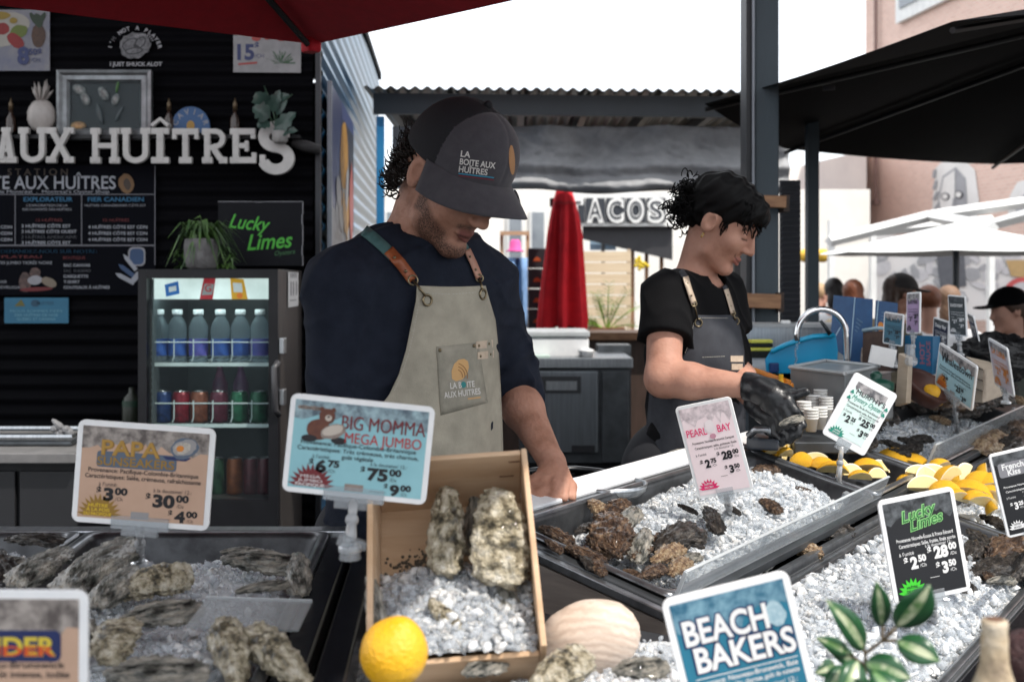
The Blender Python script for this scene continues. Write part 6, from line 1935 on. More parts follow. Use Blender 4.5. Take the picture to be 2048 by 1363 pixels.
EL_, ER_ = [(570, 834), (600, 832), (650, 822), (700, 812), (750, 797), (790, 778), (830, 745), (900, 735), (1010, 735)], [(570, 970), (600, 978), (640, 990), (700, 996), (770, 1000), (850, 1004), (1010, 1008)]
def apron_grid(tr, EL, ER, y0, y1, nu, nv, lift, sag=6, crease=.006, seed=0):
 mb = MB()
 v2 = []
 for j in range(nv):
  y = y0 + (y1 - y0) * j / (nv - 1)
  a, b = interp(EL, y), interp(ER, y)
  for i in range(nu):
   t = i / (nu - 1)
   v2.append((a + (b - a) * t, y + sag * math.sin(math.pi * t) * (1 - j / (nv - 1)) * .35))
 v2 = np.array(v2)
 q = tr(v2[:, 0], v2[:, 1])
 q = q.reshape(nv, nu, 3)
 for _ in range(14):
  q[1:-1, 1:-1] = q[1:-1, 1:-1] * .4 + .15 * (q[:-2, 1:-1] + q[2:, 1:-1] + q[1:-1, :-2] + q[1:-1, 2:])
 q = q.reshape(-1, 3)
 d = np.array([0, 0, EYE]) - q
 d /= np.linalg.norm(d, axis=1)[:, None]
 w = np.array([noise.noise(Vector((p_[0] * 9 + seed, p_[1] * 9, p_[2] * 3.2))) + .5 * noise.noise(Vector((p_[0] * 22 + seed, 3, p_[2] * 7))) for p_ in q])
 q = q + d * (lift + crease * w)[:, None]
 mb.add([tuple(p_) for p_ in q], [(j * nu + i, (j + 1) * nu + i, (j + 1) * nu + i + 1, j * nu + i + 1) for j in range(nv - 1) for i in range(nu - 1)])
 return mb, q.reshape(nv, nu, 3)
def surf_lookup(q, EL, ER, y0, y1):
 nv, nu = q.shape[:2]
 def f(px, py):
  px, py = np.asarray(px, float), np.asarray(py, float)
  a = np.array([interp(EL, y) for y in py]); b = np.array([interp(ER, y) for y in py])
  u = np.clip((px - a) / (b - a), 0, 1) * (nu - 1); v = np.clip((py - y0) / (y1 - y0), 0, 1) * (nv - 1)
  i, j = np.minimum(u.astype(int), nu - 2), np.minimum(v.astype(int), nv - 2)
  fu, fv = (u - i)[:, None], (v - j)[:, None]
  r_ = (q[j, i] * (1 - fu) + q[j, i + 1] * fu) * (1 - fv) + (q[j + 1, i] * (1 - fu) + q[j + 1, i + 1] * fu) * fv
  D = np.stack([(px - CX) / F, np.ones_like(px), -(py - HZ) / F], -1)
  o = D * r_[:, 1][:, None]; o[:, 2] += EYE
  return o
 return f
mb, aq = apron_grid(trt, EL_, ER_, 571, 1000, 40, 90, .023)
ap = mb.build("apron", canvas, man, smooth=True, solid=.003)
tra = surf_lookup(aq, EL_, ER_, 571, 1000)
mb = MB()
def stitch(mb, tr, path, lift=.0022, dash=4.2, gap=2.2, w=1.3):
 pts = [Vector(p_) for p_ in path]
 for i in range(len(pts) - 1):
  L = (pts[i + 1] - pts[i]).length
  d = (pts[i + 1] - pts[i]).normalized()
  t = 0
  while t + dash < L:
   a, b = pts[i] + d * t, pts[i] + d * (t + dash)
   n_ = Vector((-d.y, d.x)) * w / 2
   px_mesh(mb, tr, [a + n_, b + n_, b - n_, a - n_], [(0, 1, 2, 3)], lift)
   t += dash + gap
stitch(mb, tra, [(838, 586), (905, 588), (970, 583)])
stitch(mb, tra, [(838, 605), (828, 660), (818, 705), (804, 748), (786, 786)])
stitch(mb, tra, [(876, 701), (955, 692)]); stitch(mb, tra, [(876, 701), (884, 826)]); stitch(mb, tra, [(884, 826), (971, 802)]); stitch(mb, tra, [(955, 692), (971, 802)])
st_o = mb.build("stitching", thread, ap); st_o["kind"] = "stuff"
mb = MB()
v2, nn_ = [], 12
for j in range(nn_):
 for i in range(nn_):
  s_, t_ = i / (nn_ - 1), j / (nn_ - 1)
  v2.append(((873 * (1 - s_) + 956 * s_) * (1 - t_) + (881 * (1 - s_) + 975 * s_) * t_, (693 * (1 - s_) + 684 * s_) * (1 - t_) + (830 * (1 - s_) + 805 * s_) * t_))
px_mesh(mb, tra, v2, [(j * nn_ + i, (j + 1) * nn_ + i, (j + 1) * nn_ + i + 1, j * nn_ + i + 1) for j in range(nn_ - 1) for i in range(nn_ - 1)], .0024)
pk = mb.build("chest_pocket", canvas, ap, smooth=True, solid=.0016) if False else mb.build("chest_pocket", mat("sage_canvas_worn", (.30, .28, .225), .8, col2=(.19, .18, .145), scale=30, bump=.35, bscale=420, lo=.3, hi=.7, bdist=.002), ap, smooth=True, solid=.0016)
mb = MB()
px_text(mb, tra, "LA B   ITE", 901, 777, 17, R(-5), .0042, 0, .015, width=49)
px_fill(mb, tra, [(927 + 5.5 * math.cos(a), 769 + 6.5 * math.sin(a)) for a in np.linspace(0, 6.28, 14)[:-1]], .0042, 1, 3)
px_text(mb, tra, "AUX HUITRES", 889, 796, 17, R(-7), .0042, 0, .015, width=73)
px_ribbon(mb, tra, [(936, 797), (961, 794)], 3, .0042, 2)
shell = [(904, 757), (903, 742), (908, 728), (917, 719), (928, 717), (936, 722), (938, 734), (934, 748), (925, 758), (912, 762)]
px_fill(mb, tra, shell, .0040, 2, 5)
for k, (cx_, cy_, r0) in enumerate(((913, 752, 12), (912, 752, 18), (911, 752, 24))):
 px_ribbon(mb, tra, [(cx_ + r0 * math.cos(a), cy_ - r0 * 1.1 * math.sin(a)) for a in np.linspace(R(-10), R(75), 8)], 1.6, .0046, 3, 2)
mb.build("pocket_embroidery", [mat("thread_white", (.62, .60, .57), .8), mat("thread_teal", (.03, .20, .20), .8), mat("thread_sand", (.55, .33, .14), .8), mat("thread_umber", (.26, .13, .05), .8)], ap)
for (x, y, w_, h_) in ((952, 680, 33, 17), (955, 701, 32, 17)):
 mb = MB()
 px_mesh(mb, tra, [(x, y + 3), (x + w_ / 2, y + 1), (x + w_, y - 1), (x + w_, y + h_ - 3), (x + w_ / 2, y + h_ - 1), (x, y + h_)], [(0, 5, 4, 1), (1, 4, 3, 2)], .0036)
 mb.build("leather_tab", leather_p, ap, solid=.0016)
mb = MB()
for (x, y, r) in ((880, 700, .0034), (948, 691, .0034), (958, 691, .0026), (978, 687, .0026), (961, 712, .0026), (981, 708, .0026)):
 q = Vector(tra([x], [y])[0]); mb.ball(q + (Vector((0, 0, EYE)) - q).normalized() * .0045, (r, r, r), 8, 6)
mb.build("rivets", brass, ap, smooth=True)["kind"] = "stuff"
def torus(mb, c, n_, R0, r0, nu=20, nv=7, mi=0):
 n_ = Vector(n_).normalized(); a = n_.orthogonal().normalized(); b = n_.cross(a)
 mb.grid(lambda u, v: Vector(c) + (a * math.cos(6.2832 * u) + b * math.sin(6.2832 * u)) * (R0 + r0 * math.cos(6.2832 * v)) + n_ * r0 * math.sin(6.2832 * v), nu, nv + 1, mi, close_u=True)
def view_n(q): return (Vector((0, 0, EYE)) - q).normalized()
for (x, y) in ((855, 600), (966, 588)):
 q = Vector(tra([x], [y])[0])
 mb = MB(); torus(mb, q + view_n(q) * .004, Fb if x < 900 else (Fb + Lb * .3), .0092, .0022)
 mb.build("grommet", brass, ap, smooth=True)
def strap_set(tr, tra_, root, webp, leap, hook, m_web, m_lea, w, wl, sc=1.):
 mb = MB(); px_ribbon(mb, tr, webp, w, .005);
 st = mb.build("strap", m_web, root, smooth=True, solid=.002)
 mb = MB(); px_ribbon(mb, tr, leap, wl, .008); mb.build("leather_end", m_lea, st, smooth=True, solid=.002)
 mb = MB()
 for t_ in (.25, .7):
  x, y = leap[0][0] + (leap[-1][0] - leap[0][0]) * t_, leap[0][1] + (leap[-1][1] - leap[0][1]) * t_
  q = Vector(tr([x], [y])[0]); mb.ball(q + view_n(q) * .0105, .0032 * sc, 8, 6)
 h0, h1 = Vector(tr([leap[-1][0]], [leap[-1][1]])[0]), Vector(tra_([hook[0]], [hook[1]])[0])
 torus(mb, h0 + view_n(h0) * .010, view_n(h0) + Vector((.3, 0, .2)), .0085 * sc, .0016, 16, 6)
 mb.tube([h0 + view_n(h0) * .012, h0.lerp(h1, .5) + view_n(h0) * .014, h1 + view_n(h1) * .008], .0022, 6)
 mb.build("buckle_hook", brass, st, smooth=True)
strap_set(trs, tra, man, [(728, 460), (748, 476), (768, 494), (786, 512)], [(777, 500), (802, 528), (826, 560)], (852, 592), teal_web, leather_o, 22, 22)
strap_set(trs, tra, man, [(926, 488), (934, 502), (942, 518)], [(934, 499), (947, 526), (959, 556)], (966, 582), teal_web, mat("rose_leather", (.42, .22, .15), .45, col2=(.34, .16, .11), scale=40), 13, 13, .8)
kn = thing("oyster_knife", "short steel oyster knife gripped in the man's left hand", "knife", P(1098, 1000, 2.09))
MB().tube([P(1118, 985, 2.105), P(1098, 1002, 2.095)], [.010, .009], 10).build("handle", mat("knife_handle", (.03, .03, .035), .4), kn, smooth=True)
MB().tube([P(1098, 1002, 2.095), P(1088, 1012, 2.09), P(1080, 1018, 2.088)], [.006, .006, .001], 8, flat=.3).build("blade", steel, kn, smooth=True)
# the woman in black
wom = thing("person", "woman in a black t-shirt, dark denim apron and black gloves smiling down at her hands", "person", (.48, 2.95, 0))
Hw = Fig()
Hw.right, Hw.fwd, Hw.up = rot_yaw_pitch(63, 31)
Hw.C, Hw.s, Hw.smile, Hw.chin = P(1444, 445, 2.90), .92, .013, .072
hsw, hlw = head_sdf(Hw)
Fw, Lw = Vector((.80, -.60, 0)), Vector((.60, .80, 0))
W3 = np.array([list(Lw), list(Fw), [0, 0, 1]], np.float32)
NW = P(1392, 552, 2.94)
SRw, SLw = NW - Lw * .155 + Vector((0, 0, -.052)), NW + Lw * .150 + Vector((0, 0, -.052))
ERw, WRw = P(1327, 757, 2.72), P(1497, 772, 2.63)
ELw, WLw = P(1462, 735, 2.98), P(1515, 806, 2.72)
def torso_w(X, Y, Z, g=0.):
 d = s_ell(X, Y, Z, v3(NW + Vector((0, 0, -.19)) - Fw * .005), (.142 + g, .100 + g, .20 + g), W3)
 d = smin(d, s_ell(X, Y, Z, v3(NW + Vector((0, 0, -.21)) + Fw * .045), (.115 + g, .068 + g, .08 + g), W3), .05)
 d = smin(d, s_ell(X, Y, Z, v3(NW + Vector((0, 0, -.42)) - Fw * .01), (.130 + g, .098 + g, .20 + g), W3), .06)
 d = smin(d, s_ell(X, Y, Z, v3(NW + Vector((0, 0, -.60)) - Fw * .03), (.160 + g, .118 + g, .16 + g), W3), .06)
 d = smin(d, s_cap(X, Y, Z, v3(SRw + Lw * .02), v3(SLw - Lw * .02), .050 + g), .045)
 return d
gl_r = [([WRw, P(1520, 780, 2.60), P(1545, 792, 2.58)], [.026, .030, .030], .01),
  ([P(1540, 782, 2.585), P(1566, 788, 2.565), P(1592, 790, 2.555), P(1612, 783, 2.55)], [.020, 0.0113, 0.0095, 0.0083], .003),
  ([P(1545, 792, 2.575), P(1574, 802, 2.555), P(1590, 822, 2.545), P(1588, 842, 2.55)], [.022, 0.0121, 0.0101, 0.0085], .003),
  ([P(1542, 800, 2.575), P(1566, 814, 2.555), P(1578, 834, 2.548), P(1574, 850, 2.555)], [.022, 0.0121, 0.0101, 0.0085], .003),
  ([P(1538, 806, 2.58), P(1553, 824, 2.56), P(1562, 843, 2.555), P(1558, 857, 2.565)], [.020, 0.0110, 0.0090, 0.0075], .003),
  ([P(1522, 772, 2.60), P(1548, 770, 2.60), P(1572, 779, 2.59), P(1590, 787, 2.575)], [.018, .0130, .0112, .0095], .01)]
gl_l = [([WLw, P(1530, 822, 2.68), P(1548, 836, 2.65)], [.024, .028, .028], .01),
  ([P(1548, 836, 2.65), P(1580, 830, 2.62), P(1598, 838, 2.60), P(1606, 850, 2.59)], [.022, 0.0117, 0.0099, 0.0083], .003),
  ([P(1550, 842, 2.645), P(1580, 845, 2.61), P(1596, 856, 2.59), P(1596, 868, 2.585)], [.022, 0.0119, 0.0101, 0.0083], .003),
  ([P(1548, 850, 2.645), P(1570, 860, 2.61), P(1584, 870, 2.59), P(1580, 880, 2.59)], [.022, 0.0117, 0.0099, 0.0083], .003),
  ([P(1542, 854, 2.65), P(1556, 868, 2.62), P(1566, 878, 2.60), P(1562, 886, 2.60)], [.020, 0.0108, 0.0090, 0.0074], .003),
  ([P(1540, 822, 2.665), P(1566, 818, 2.65), P(1586, 822, 2.63), P(1598, 830, 2.615)], [.018, .013, .011, .0095], .01)]
fr_, fl_ = fingers_sdf(gl_r), fingers_sdf(gl_l)
def woman_body(X, Y, Z):
 d = hsw(X, Y, Z)
 nt_ = Hw.C + (Hw.fwd * -.026 + Hw.up * -.06) * Hw.s
 d = smin(d, s_cap(X, Y, Z, v3(nt_), v3(NW - Fw * .01 + Vector((0, 0, -.02))), .042, .049), .022)
 d = smin(d, torso_w(X, Y, Z), .03)
 for (S_, E_, W_, hf) in ((SRw, ERw, WRw, fr_), (SLw, ELw, WLw, fl_)):
  a = s_cap(X, Y, Z, v3(S_), v3(E_), .046, .041)
  mid = E_.lerp(W_, .32)
  a = smin(a, s_cap(X, Y, Z, v3(E_), v3(mid), .038, .041), .03)
  a = smin(a, s_cap(X, Y, Z, v3(mid), v3(W_), .041, .026), .02)
  d = smin(d, smin(a, hf(X, Y, Z), .006), .02)
 return d
def woman_mask(c):
 a, b, u = hlw(c[:, 0], c[:, 1], c[:, 2])
 m = np.abs(a)
 ins = (m < .11) & (b > .04) & (b < .14)
 lips = ins * band(u, -.081, -.058, .006) * band(b, .085, 9, .006) * band(m, -1, .021, .006)
 sm = .011 * (m / .022) ** 2
 mouth = ins * band(u, -.0715 + sm, -.0672 + sm, .003) * band(b, .07, 9, .006) * band(m, -1, .029, .006)
 brow = ins * band(m, .012, .050, .008) * band(u, .020, .029, .006)
 lash = ins * band(m, .015, .046, .006) * band(u, -.0075, -.0035, .004) * band(b, .066, 9, .006)
 return np.stack([np.maximum(brow * .8, 0), lips * .8, np.maximum(mouth * .8, lash), m * 0 + 1], 1)
sdf_build(woman_body, (.22, 2.48, .80), (.80, 3.16, 1.62), .0034, "body", skin_w, wom, masks=woman_mask)
def tee_core(X, Y, Z, arms=True):
 d = torso_w(X, Y, Z, .012)
 if arms:
  for (S_, E_, fr2) in ((SRw, ERw, .52), (SLw, ELw, .52)):
   cf = S_.lerp(E_, fr2)
   dr = (E_ - S_).normalized()
   a = s_cap(X, Y, Z, v3(S_), v3(cf + dr * .06), .060, .066)
   d = smin(d, smax(a, (X - cf.x) * dr.x + (Y - cf.y) * dr.y + (Z - cf.z) * dr.z, .004), .03)
 return d
def tee(X, Y, Z):
 d = tee_core(X, Y, Z)
 nk = s_cap(X, Y, Z, v3(Hw.C - Hw.up * .07), v3(NW - Fw * .004 + Vector((0, 0, -.022))), .060, .076)
 d = smax(d, -nk, .006)
 w = (1 - np.abs(np.sin(Z * 30 + X * 22 + 1.6 * np.sin(Y * 19 + X * 23)))) ** 2
 d = d - .006 * w
 return smax(d, .90 - Z, .005)
sdf_build(tee, (.24, 2.66, .88), (.76, 3.18, 1.46), .0052, "t_shirt", [black_knit], wom)
sdf_build(lambda X, Y, Z: trousers(X, Y, Z, NW, Fw, Lw, W3), (.15, 2.68, -.02), (.80, 3.25, 1.03), .013, "trousers", [jean_m], wom)
for hf, W_, E_, nm in ((fr_, WRw, ERw, "r"), (fl_, WLw, ELw, "l")):
 dr = (W_ - E_).normalized()
 cf = W_ - dr * .012
 def glove(X, Y, Z, hf=hf, W_=W_, cf=cf, dr=dr):
  a = s_cap(X, Y, Z, v3(W_ - dr * .06), v3(W_ + dr * .01), .034, .031)
  d = smin(hf(X, Y, Z) - .0016, a, .012)
  d = d - .0006 * np.maximum(np.sin(X * 240 + Z * 130 + 3 * np.sin(Y * 90)), 0)
  return smax(d, (cf.x - X) * dr.x + (cf.y - Y) * dr.y + (cf.z - Z) * dr.z, .002)
 c_ = np.array(v3(W_ + Vector((.06, -.06, -.05))))
 sdf_build(glove, c_ - .17, c_ + .17, .0038, "glove", [glove_m], wom)
put_oyster("flat", P(1583, 842, 2.52), (1, .2, .3), (0, -.6, .8), .030, "wet oyster held between the woman's black gloves", None, .7, 1.4)
def hairw(X, Y, Z):
 a, b, u = hlw(X, Y, Z)
 d = s_ell(a, b, u, (0, -.020, .042), (.086, .106, .094))
 d = smin(d, s_ell(a, b, u, (0, -.075, -.005), (.060, .045, .055)), .03)
 d = smin(d, s_ell(a, b, u, (0, .058, .062), (.062, .050, .048)), .03)
 d = smax(d, -s_ell(a, b, u, (0, .095, -.030), (.105, .075, .072)), .012)
 d = smax(d, -s_ell(np.abs(a), b, u, (.085, .012, -.030), (.034, .036, .052)), .008)
 d = smax(d, -.055 - u, .012)
 d = d - .0028 * np.sin(b * 150 + 4 * np.sin(u * 30 + a * 20)) - .0015 * np.sin(a * 260 + u * 90)
 return d * Hw.s
lo = np.array(v3(Hw.C)) - .17
sdf_build(hairw, lo, lo + .34, .0045, "hair", [hair_w], wom)
hw_o = wom.children[-1]
def ww(a, b, u): return Hw.C + (Hw.right * a + Hw.fwd * b + Hw.up * u) * Hw.s
mb = MB()
rnd = random.Random(8)
for k in range(330):
 a_, b_, u_ = rnd.gauss(.012, .028), rnd.gauss(-.106, .016), rnd.gauss(.006, .026)
 ax = (Hw.fwd * rnd.uniform(-1.0, -.1) + Hw.up * rnd.uniform(-.9, .7) + Hw.right * rnd.uniform(-.6, .6)).normalized()
 curl(mb, ww(a_, b_, u_), ax, rnd.uniform(.016, .036), rnd.uniform(.008, .013), rnd.uniform(1.2, 2.2), .0022, 18, k + 50, .4)
for k in range(130):
 a_ = rnd.uniform(-.055, .066)
 p0 = ww(a_, rnd.uniform(.066, .092) - abs(a_) * .35, rnd.uniform(.050, .095))
 ax = (Hw.fwd * rnd.uniform(.15, .62) + Hw.up * -1 + Hw.right * rnd.uniform(-.15, .2)).normalized()
 curl(mb, p0, ax, rnd.uniform(.030, .052), rnd.uniform(.003, .007), rnd.uniform(.4, 1.1), .0028, 12, k + 400, .65)
for k in range(22):
 p0 = ww(rnd.uniform(.03, .075), rnd.uniform(-.09, -.05), rnd.uniform(-.05, .0))
 curl(mb, p0, (Hw.up * -1 - Hw.fwd * .3).normalized(), rnd.uniform(.02, .04), .003, .7, .0018, 10, k + 700, .6)
for k in range(14):
 p0 = ww(.070, rnd.uniform(.018, .034), rnd.uniform(.02, .04))
 curl(mb, p0, (Hw.up * -1 + Hw.fwd * .1).normalized(), rnd.uniform(.03, .05), .003, .7, .0020, 10, k + 800, .6)
mb.build("curls", hair_w, hw_o, smooth=True)
mb = MB(); torus(mb, ww(.083, -.006, -.046), Hw.fwd, .0068, .0013, 14, 6)
mb.build("earring", mat("gold", (.65, .48, .20), .2, 1.0), wom, smooth=True)
trw = tracer(lambda X, Y, Z: tee_core(X, Y, Z, False), 2.3)
trws = tracer(tee, 2.3)
EL2, ER2 = [(628, 1386), (660, 1380), (700, 1372), (740, 1350), (780, 1300), (950, 1285)], [(628, 1472), (660, 1481), (700, 1488), (780, 1490), (950, 1490)]
mb, wq = apron_grid(trw, EL2, ER2, 629, 950, 26, 60, .010, 4, .004, 5)
apw = mb.build("apron", denim, wom, smooth=True, solid=.003)
trwa = surf_lookup(wq, EL2, ER2, 629, 950)
mb = MB()
stitch(mb, trwa, [(1390, 635), (1470, 636)], .0022, 3, 1.6, 1.0); stitch(mb, trwa, [(1388, 645), (1377, 690), (1370, 706)], .0022, 3, 1.6, 1.0); stitch(mb, trwa, [(1405, 714), (1452, 712)], .0022, 3, 1.6, 1.0); stitch(mb, trwa, [(1420, 788), (1423, 830)], .0022, 3, 1.6, 1.0)
mb.build("stitching", thread, apw)["kind"] = "stuff"
for (x, y, w_, h_) in ((1461, 711, 25, 12), (1463, 727, 22, 12)):
 mb = MB(); px_mesh(mb, trwa, [(x, y), (x + w_, y), (x + w_, y + h_), (x, y + h_)], [(0, 3, 2, 1)], .0036); mb.build("leather_tab", leather_p, apw, solid=.0016)
for (x, y) in ((1397, 645), (1471, 642)):
 q = Vector(trwa([x], [y])[0]); mb = MB(); torus(mb, q + view_n(q) * .004, view_n(q) + Fw * .5, .0092, .002); mb.build("grommet", brass, apw, smooth=True)
strap_set(trws, trwa, wom, [(1362, 540), (1372, 556), (1376, 562)], [(1371, 553), (1378, 578), (1388, 607)], (1396, 638), denim, leather_p, 11, 11, .8)
strap_set(trws, trwa, wom, [(1448, 570), (1452, 580), (1455, 586)], [(1452, 578), (1459, 600), (1466, 626)], (1471, 640), denim, leather_p, 9, 9, .7)
# PRICE SIGNS
def mottle(name, c1, c2, scale=55):
 return mat(name, c1, .5, col2=c2, scale=scale, detail=8, lo=.38, hi=.62)
mot_grey = mottle("mottled_shell_print", (.42, .40, .40), (.10, .10, .11))
mot_beige = mottle("mottled_warm_print", (.36, .32, .29), (.09, .075, .07))
mot_blue = mottle("mottled_blue_print", (.30, .42, .46), (.07, .10, .13))
mot_dark = mottle("mottled_dark_print", (.10, .11, .12), (.015, .017, .02))
mot_teal = mottle("mottled_teal_print", (.16, .30, .38), (.02, .10, .17))
mot_pink = mottle("mottled_pink_print", (.78, .67, .69), (.40, .34, .36))
def burst(mb, x, y, r0, r1, n, mi, z, a0=0, a1=180, flat=1.):
 pts = [(x, y)]
 for k in range(2 * n + 1):
  a = R(a0 + (a1 - a0) * k / (2 * n))
  r = r1 if k % 2 else r0
  pts.append((x + r * math.cos(a), y + r * math.sin(a) * flat))
 mb.add([(p_[0], p_[1], z) for p_ in pts], [(0, i, i + 1) for i in range(1, len(pts) - 1)], mi)
def sign_frame(tl, tr_, bl):
 ex, ey = tr_ - tl, tl - bl
 W, Hh = ex.length, ey.length
 return basis(ex, ey, bl), W, Hh
def sign(label, tl, tr_, bl, panel, head, ink, draw, holder=None, group="price signs on the oyster display", th=.0045, inset=.055, headh=.30):
 T, W, Hh = sign_frame(tl, tr_, bl)
 root = thing("price_sign", label, "price sign", T @ Vector((W / 2, 0, 0)), group)
 m_ = min(W, Hh)
 mb = MB(T); mb.prism(rrect(W, Hh, m_ * .075, 5), -th, 0); mb.build("sign_board", white_plastic, root, bevel=.0008)
 i = m_ * inset
 mb = MB(T); mb.sheet([(i, i), (W - i, i), (W - i, Hh - i), (i, Hh - i)], .0005, 0)
 pts, n = [(i, Hh - i)], 16
 rnd = random.Random(int(W * 1e5))
 for k in range(n + 1): pts.append((i + (W - 2 * i) * k / n, Hh - i - (Hh - 2 * i) * headh * rnd.uniform(.45, 1.0)))
 pts.append((W - i, Hh - i))
 top = [(p_[0], Hh - i) for p_ in pts[1:-1]]
 mb.add([(p_[0], p_[1], .0008) for p_ in top] + [(p_[0], p_[1], .0008) for p_ in pts[1:-1]], [(n + 1 + k, n + 2 + k, k + 1, k) for k in range(n)], 1)
 pp_ = mb.build("printed_panel", [panel, head], root)
 mb = MB(T)
 draw(mb, W, Hh)
 mb.build("lettering", ink, pp_)
 if holder is not None:
  foot = Vector(holder)
  a = T @ Vector((W * .5, -.004, -.002))
  mb = MB(T)
  mb.box((W * .5, .004, .0015), (W * .42 if W > .15 else W * .3, .018, .0028))
  mb.box((W * .5, .004, -th - .0022), (W * .42 if W > .15 else W * .3, .018, .0028))
  mb.box((W * .5, -.008, -th / 2), (W * .26, .012, .010))
  mb.build("clip_holder", acrylic, root, bevel=.001)
  mb = MB()
  b_ = foot.lerp(a, .55)
  mb.tube([a, b_], [.0062, .0052], 10)
  mb.ball(b_, .0085, 12, 8)
  mb.tube([b_, foot], [.0055, .0085], 10)
  mb.lathe([(.0085, 0), (.014, -.004), (.014, -.010), (.004, -.010)], foot, 14)
  mb.build("stem", mat("milky_acrylic", (.70, .72, .74), .12, trans=.55, ior=1.4, scale=9), root, smooth=True)
 return root
def price(mb, x, y, s, dol, cents, mi=0, bold=.03, z=.0011, unit="/Ch", sx=1.3):
 """$ + big dollars + raised cents; x = left edge, y = base line"""
 mb.text("$", x, y + s * .38, s * .55, mi, z, 'l', bold)
 x1 = x + s * .42
 mb.text(dol, x1, y, s, mi, z, 'l', bold + .02, sx)
 v, f = text_geo(dol, bold + .02)
 w = (max(p_.x for p_ in v) - min(p_.x for p_ in v)) * s * sx
 mb.text(cents, x1 + w + s * .06, y + s * .36, s * .56, mi, z, 'l', bold + .02, sx)
 mb.text(unit, x1 + w + s * .12, y, s * .30, mi, z, 'l', 0)
 return x1 + w
def std_land(title, prov, car, p1, p2, p3, burst_lines, mi_b=2, mi_ink=0, mi_bt=3, car2=None):
 def d(mb, W, Hh):
  title(mb, W, Hh)
  z = .0011
  mb.text(prov, W * .5, Hh * .505, Hh * .060, mi_ink, z, bold=.012, width=W * .80)
  mb.text(car, W * .5, Hh * .445, Hh * .060, mi_ink, z, bold=.012, width=W * .84)
  if car2: mb.text(car2, W * .5, Hh * .385, Hh * .060, mi_ink, z, bold=.012)
  mb.text("à l'unité:", W * .25, Hh * .370, Hh * .055, mi_ink, z)
  mb.text("à la douzaine/ 12.:", W * .72, Hh * .345, Hh * .052, mi_ink, z)
  price(mb, W * .17, Hh * .235, Hh * .165, *p1, mi_ink)
  price(mb, W * .53, Hh * .205, Hh * .165, *p2, mi_ink, unit="/Dz")
  price(mb, W * .70, Hh * .070, Hh * .145, *p3, mi_ink)
  mb.sheet([(W * .60, Hh * .085), (W * .72, Hh * .085), (W * .72, Hh * .089), (W * .60, Hh * .089)], z, mi_ink)
  burst(mb, W * .20, Hh * .075, W * .115, W * .165, 13, mi_b, z, 0, 180, 1.0)
  for k, t in enumerate(burst_lines): mb.text(t, W * .19, Hh * (.165 - .042 * k), Hh * .042, mi_bt, z + .0003, bold=.02, width=W * (.14 + .03 * k))
  mb.sheet([(W * .43, Hh * .07), (W * .56, Hh * .07), (W * .56, Hh * .14), (W * .43, Hh * .14)], z, 4)
 return d
beige_p = mat("beige_panel", (.52, .345, .25), .5, col2=(.47, .31, .22), scale=20)
blue_p = mat("pale_blue_panel", (.26, .50, .55), .5, col2=(.23, .46, .51), scale=20)
pink_p = mat("pale_pink_panel", (.84, .71, .73), .5, col2=(.80, .67, .69), scale=20)
mint_p = mat("pale_mint_panel", (.66, .80, .76), .5, col2=(.61, .76, .72), scale=20)
sky_p = mat("sky_panel", (.38, .60, .68), .5, col2=(.34, .56, .64), scale=20)
teal_p = mat("deep_teal_panel", (.02, .16, .25), .5, col2=(.016, .14, .22), scale=20)
blackp = mat("sign_black_panel", (.010, .011, .014), .5, scale=20)
sticker = mat("grey_sticker", (.30, .29, .29), .5)
def t_papa(mb, W, Hh):
 z = .0011
 mb.sheet(rrect(W * .58, Hh * .155, Hh * .03, 3, W * .155, Hh * .555), z, 5)
 mb.text("PAPA", W * .40, Hh * .675, Hh * .205, 1, z + .0003, bold=.035, width=W * .43)
 mb.text("PAPA", W * .395, Hh * .680, Hh * .205, 6, z + .0006, bold=.008, width=W * .42)
 mb.text("SUNSEAKERS", W * .44, Hh * .575, Hh * .115, 1, z + .0005, bold=.02, width=W * .56)
 mb.sheet(ell(W * .785, Hh * .79, W * .105, Hh * .10, 24, .35, .14, 4), z + .0003, 5)
 mb.sheet(ell(W * .785, Hh * .795, W * .090, Hh * .075, 24, .35, .14, 5), z + .0006, 4)
 mb.sheet(ell(W * .77, Hh * .79, W * .062, Hh * .055, 20, .35, .14, 6), z + .0009, 7)
 mb.sheet(ell(W * .755, Hh * .785, W * .028, Hh * .030, 16, .2), z + .0012, 8)
 mb.sheet([(W * .63, Hh * .70), (W * .84, Hh * .70), (W * .80, Hh * .665), (W * .66, Hh * .668)], z + .0002, 9)
sign("beige price sign with a gold title and open oyster picture over the grey oysters", P(165, 838, 1.57), P(440, 858, 1.57), P(142, 1042, 1.57), beige_p, mot_beige,
  [print_black, print_gold, print_gold, print_yellow, sticker, mat("slate_blue_print", (.10, .13, .18), .5), mat("gold_light", (.42, .24, .05), .5), mat("oyster_print", (.50, .46, .40), .5, col2=(.3, .27, .24), scale=200), print_orange, print_navy],
  std_land(t_papa, "Provenance: Pacifique-Colombie-Britannique", "Caractéristiques: Salée, crémeuse, rafraîchissante", ("3", "00"), ("30", "00"), ("4", "00"), ("HUÎTRE", "À LA FOIS", "DU PACIFIQUE")),
  holder=PZ(280, 1118, .975))
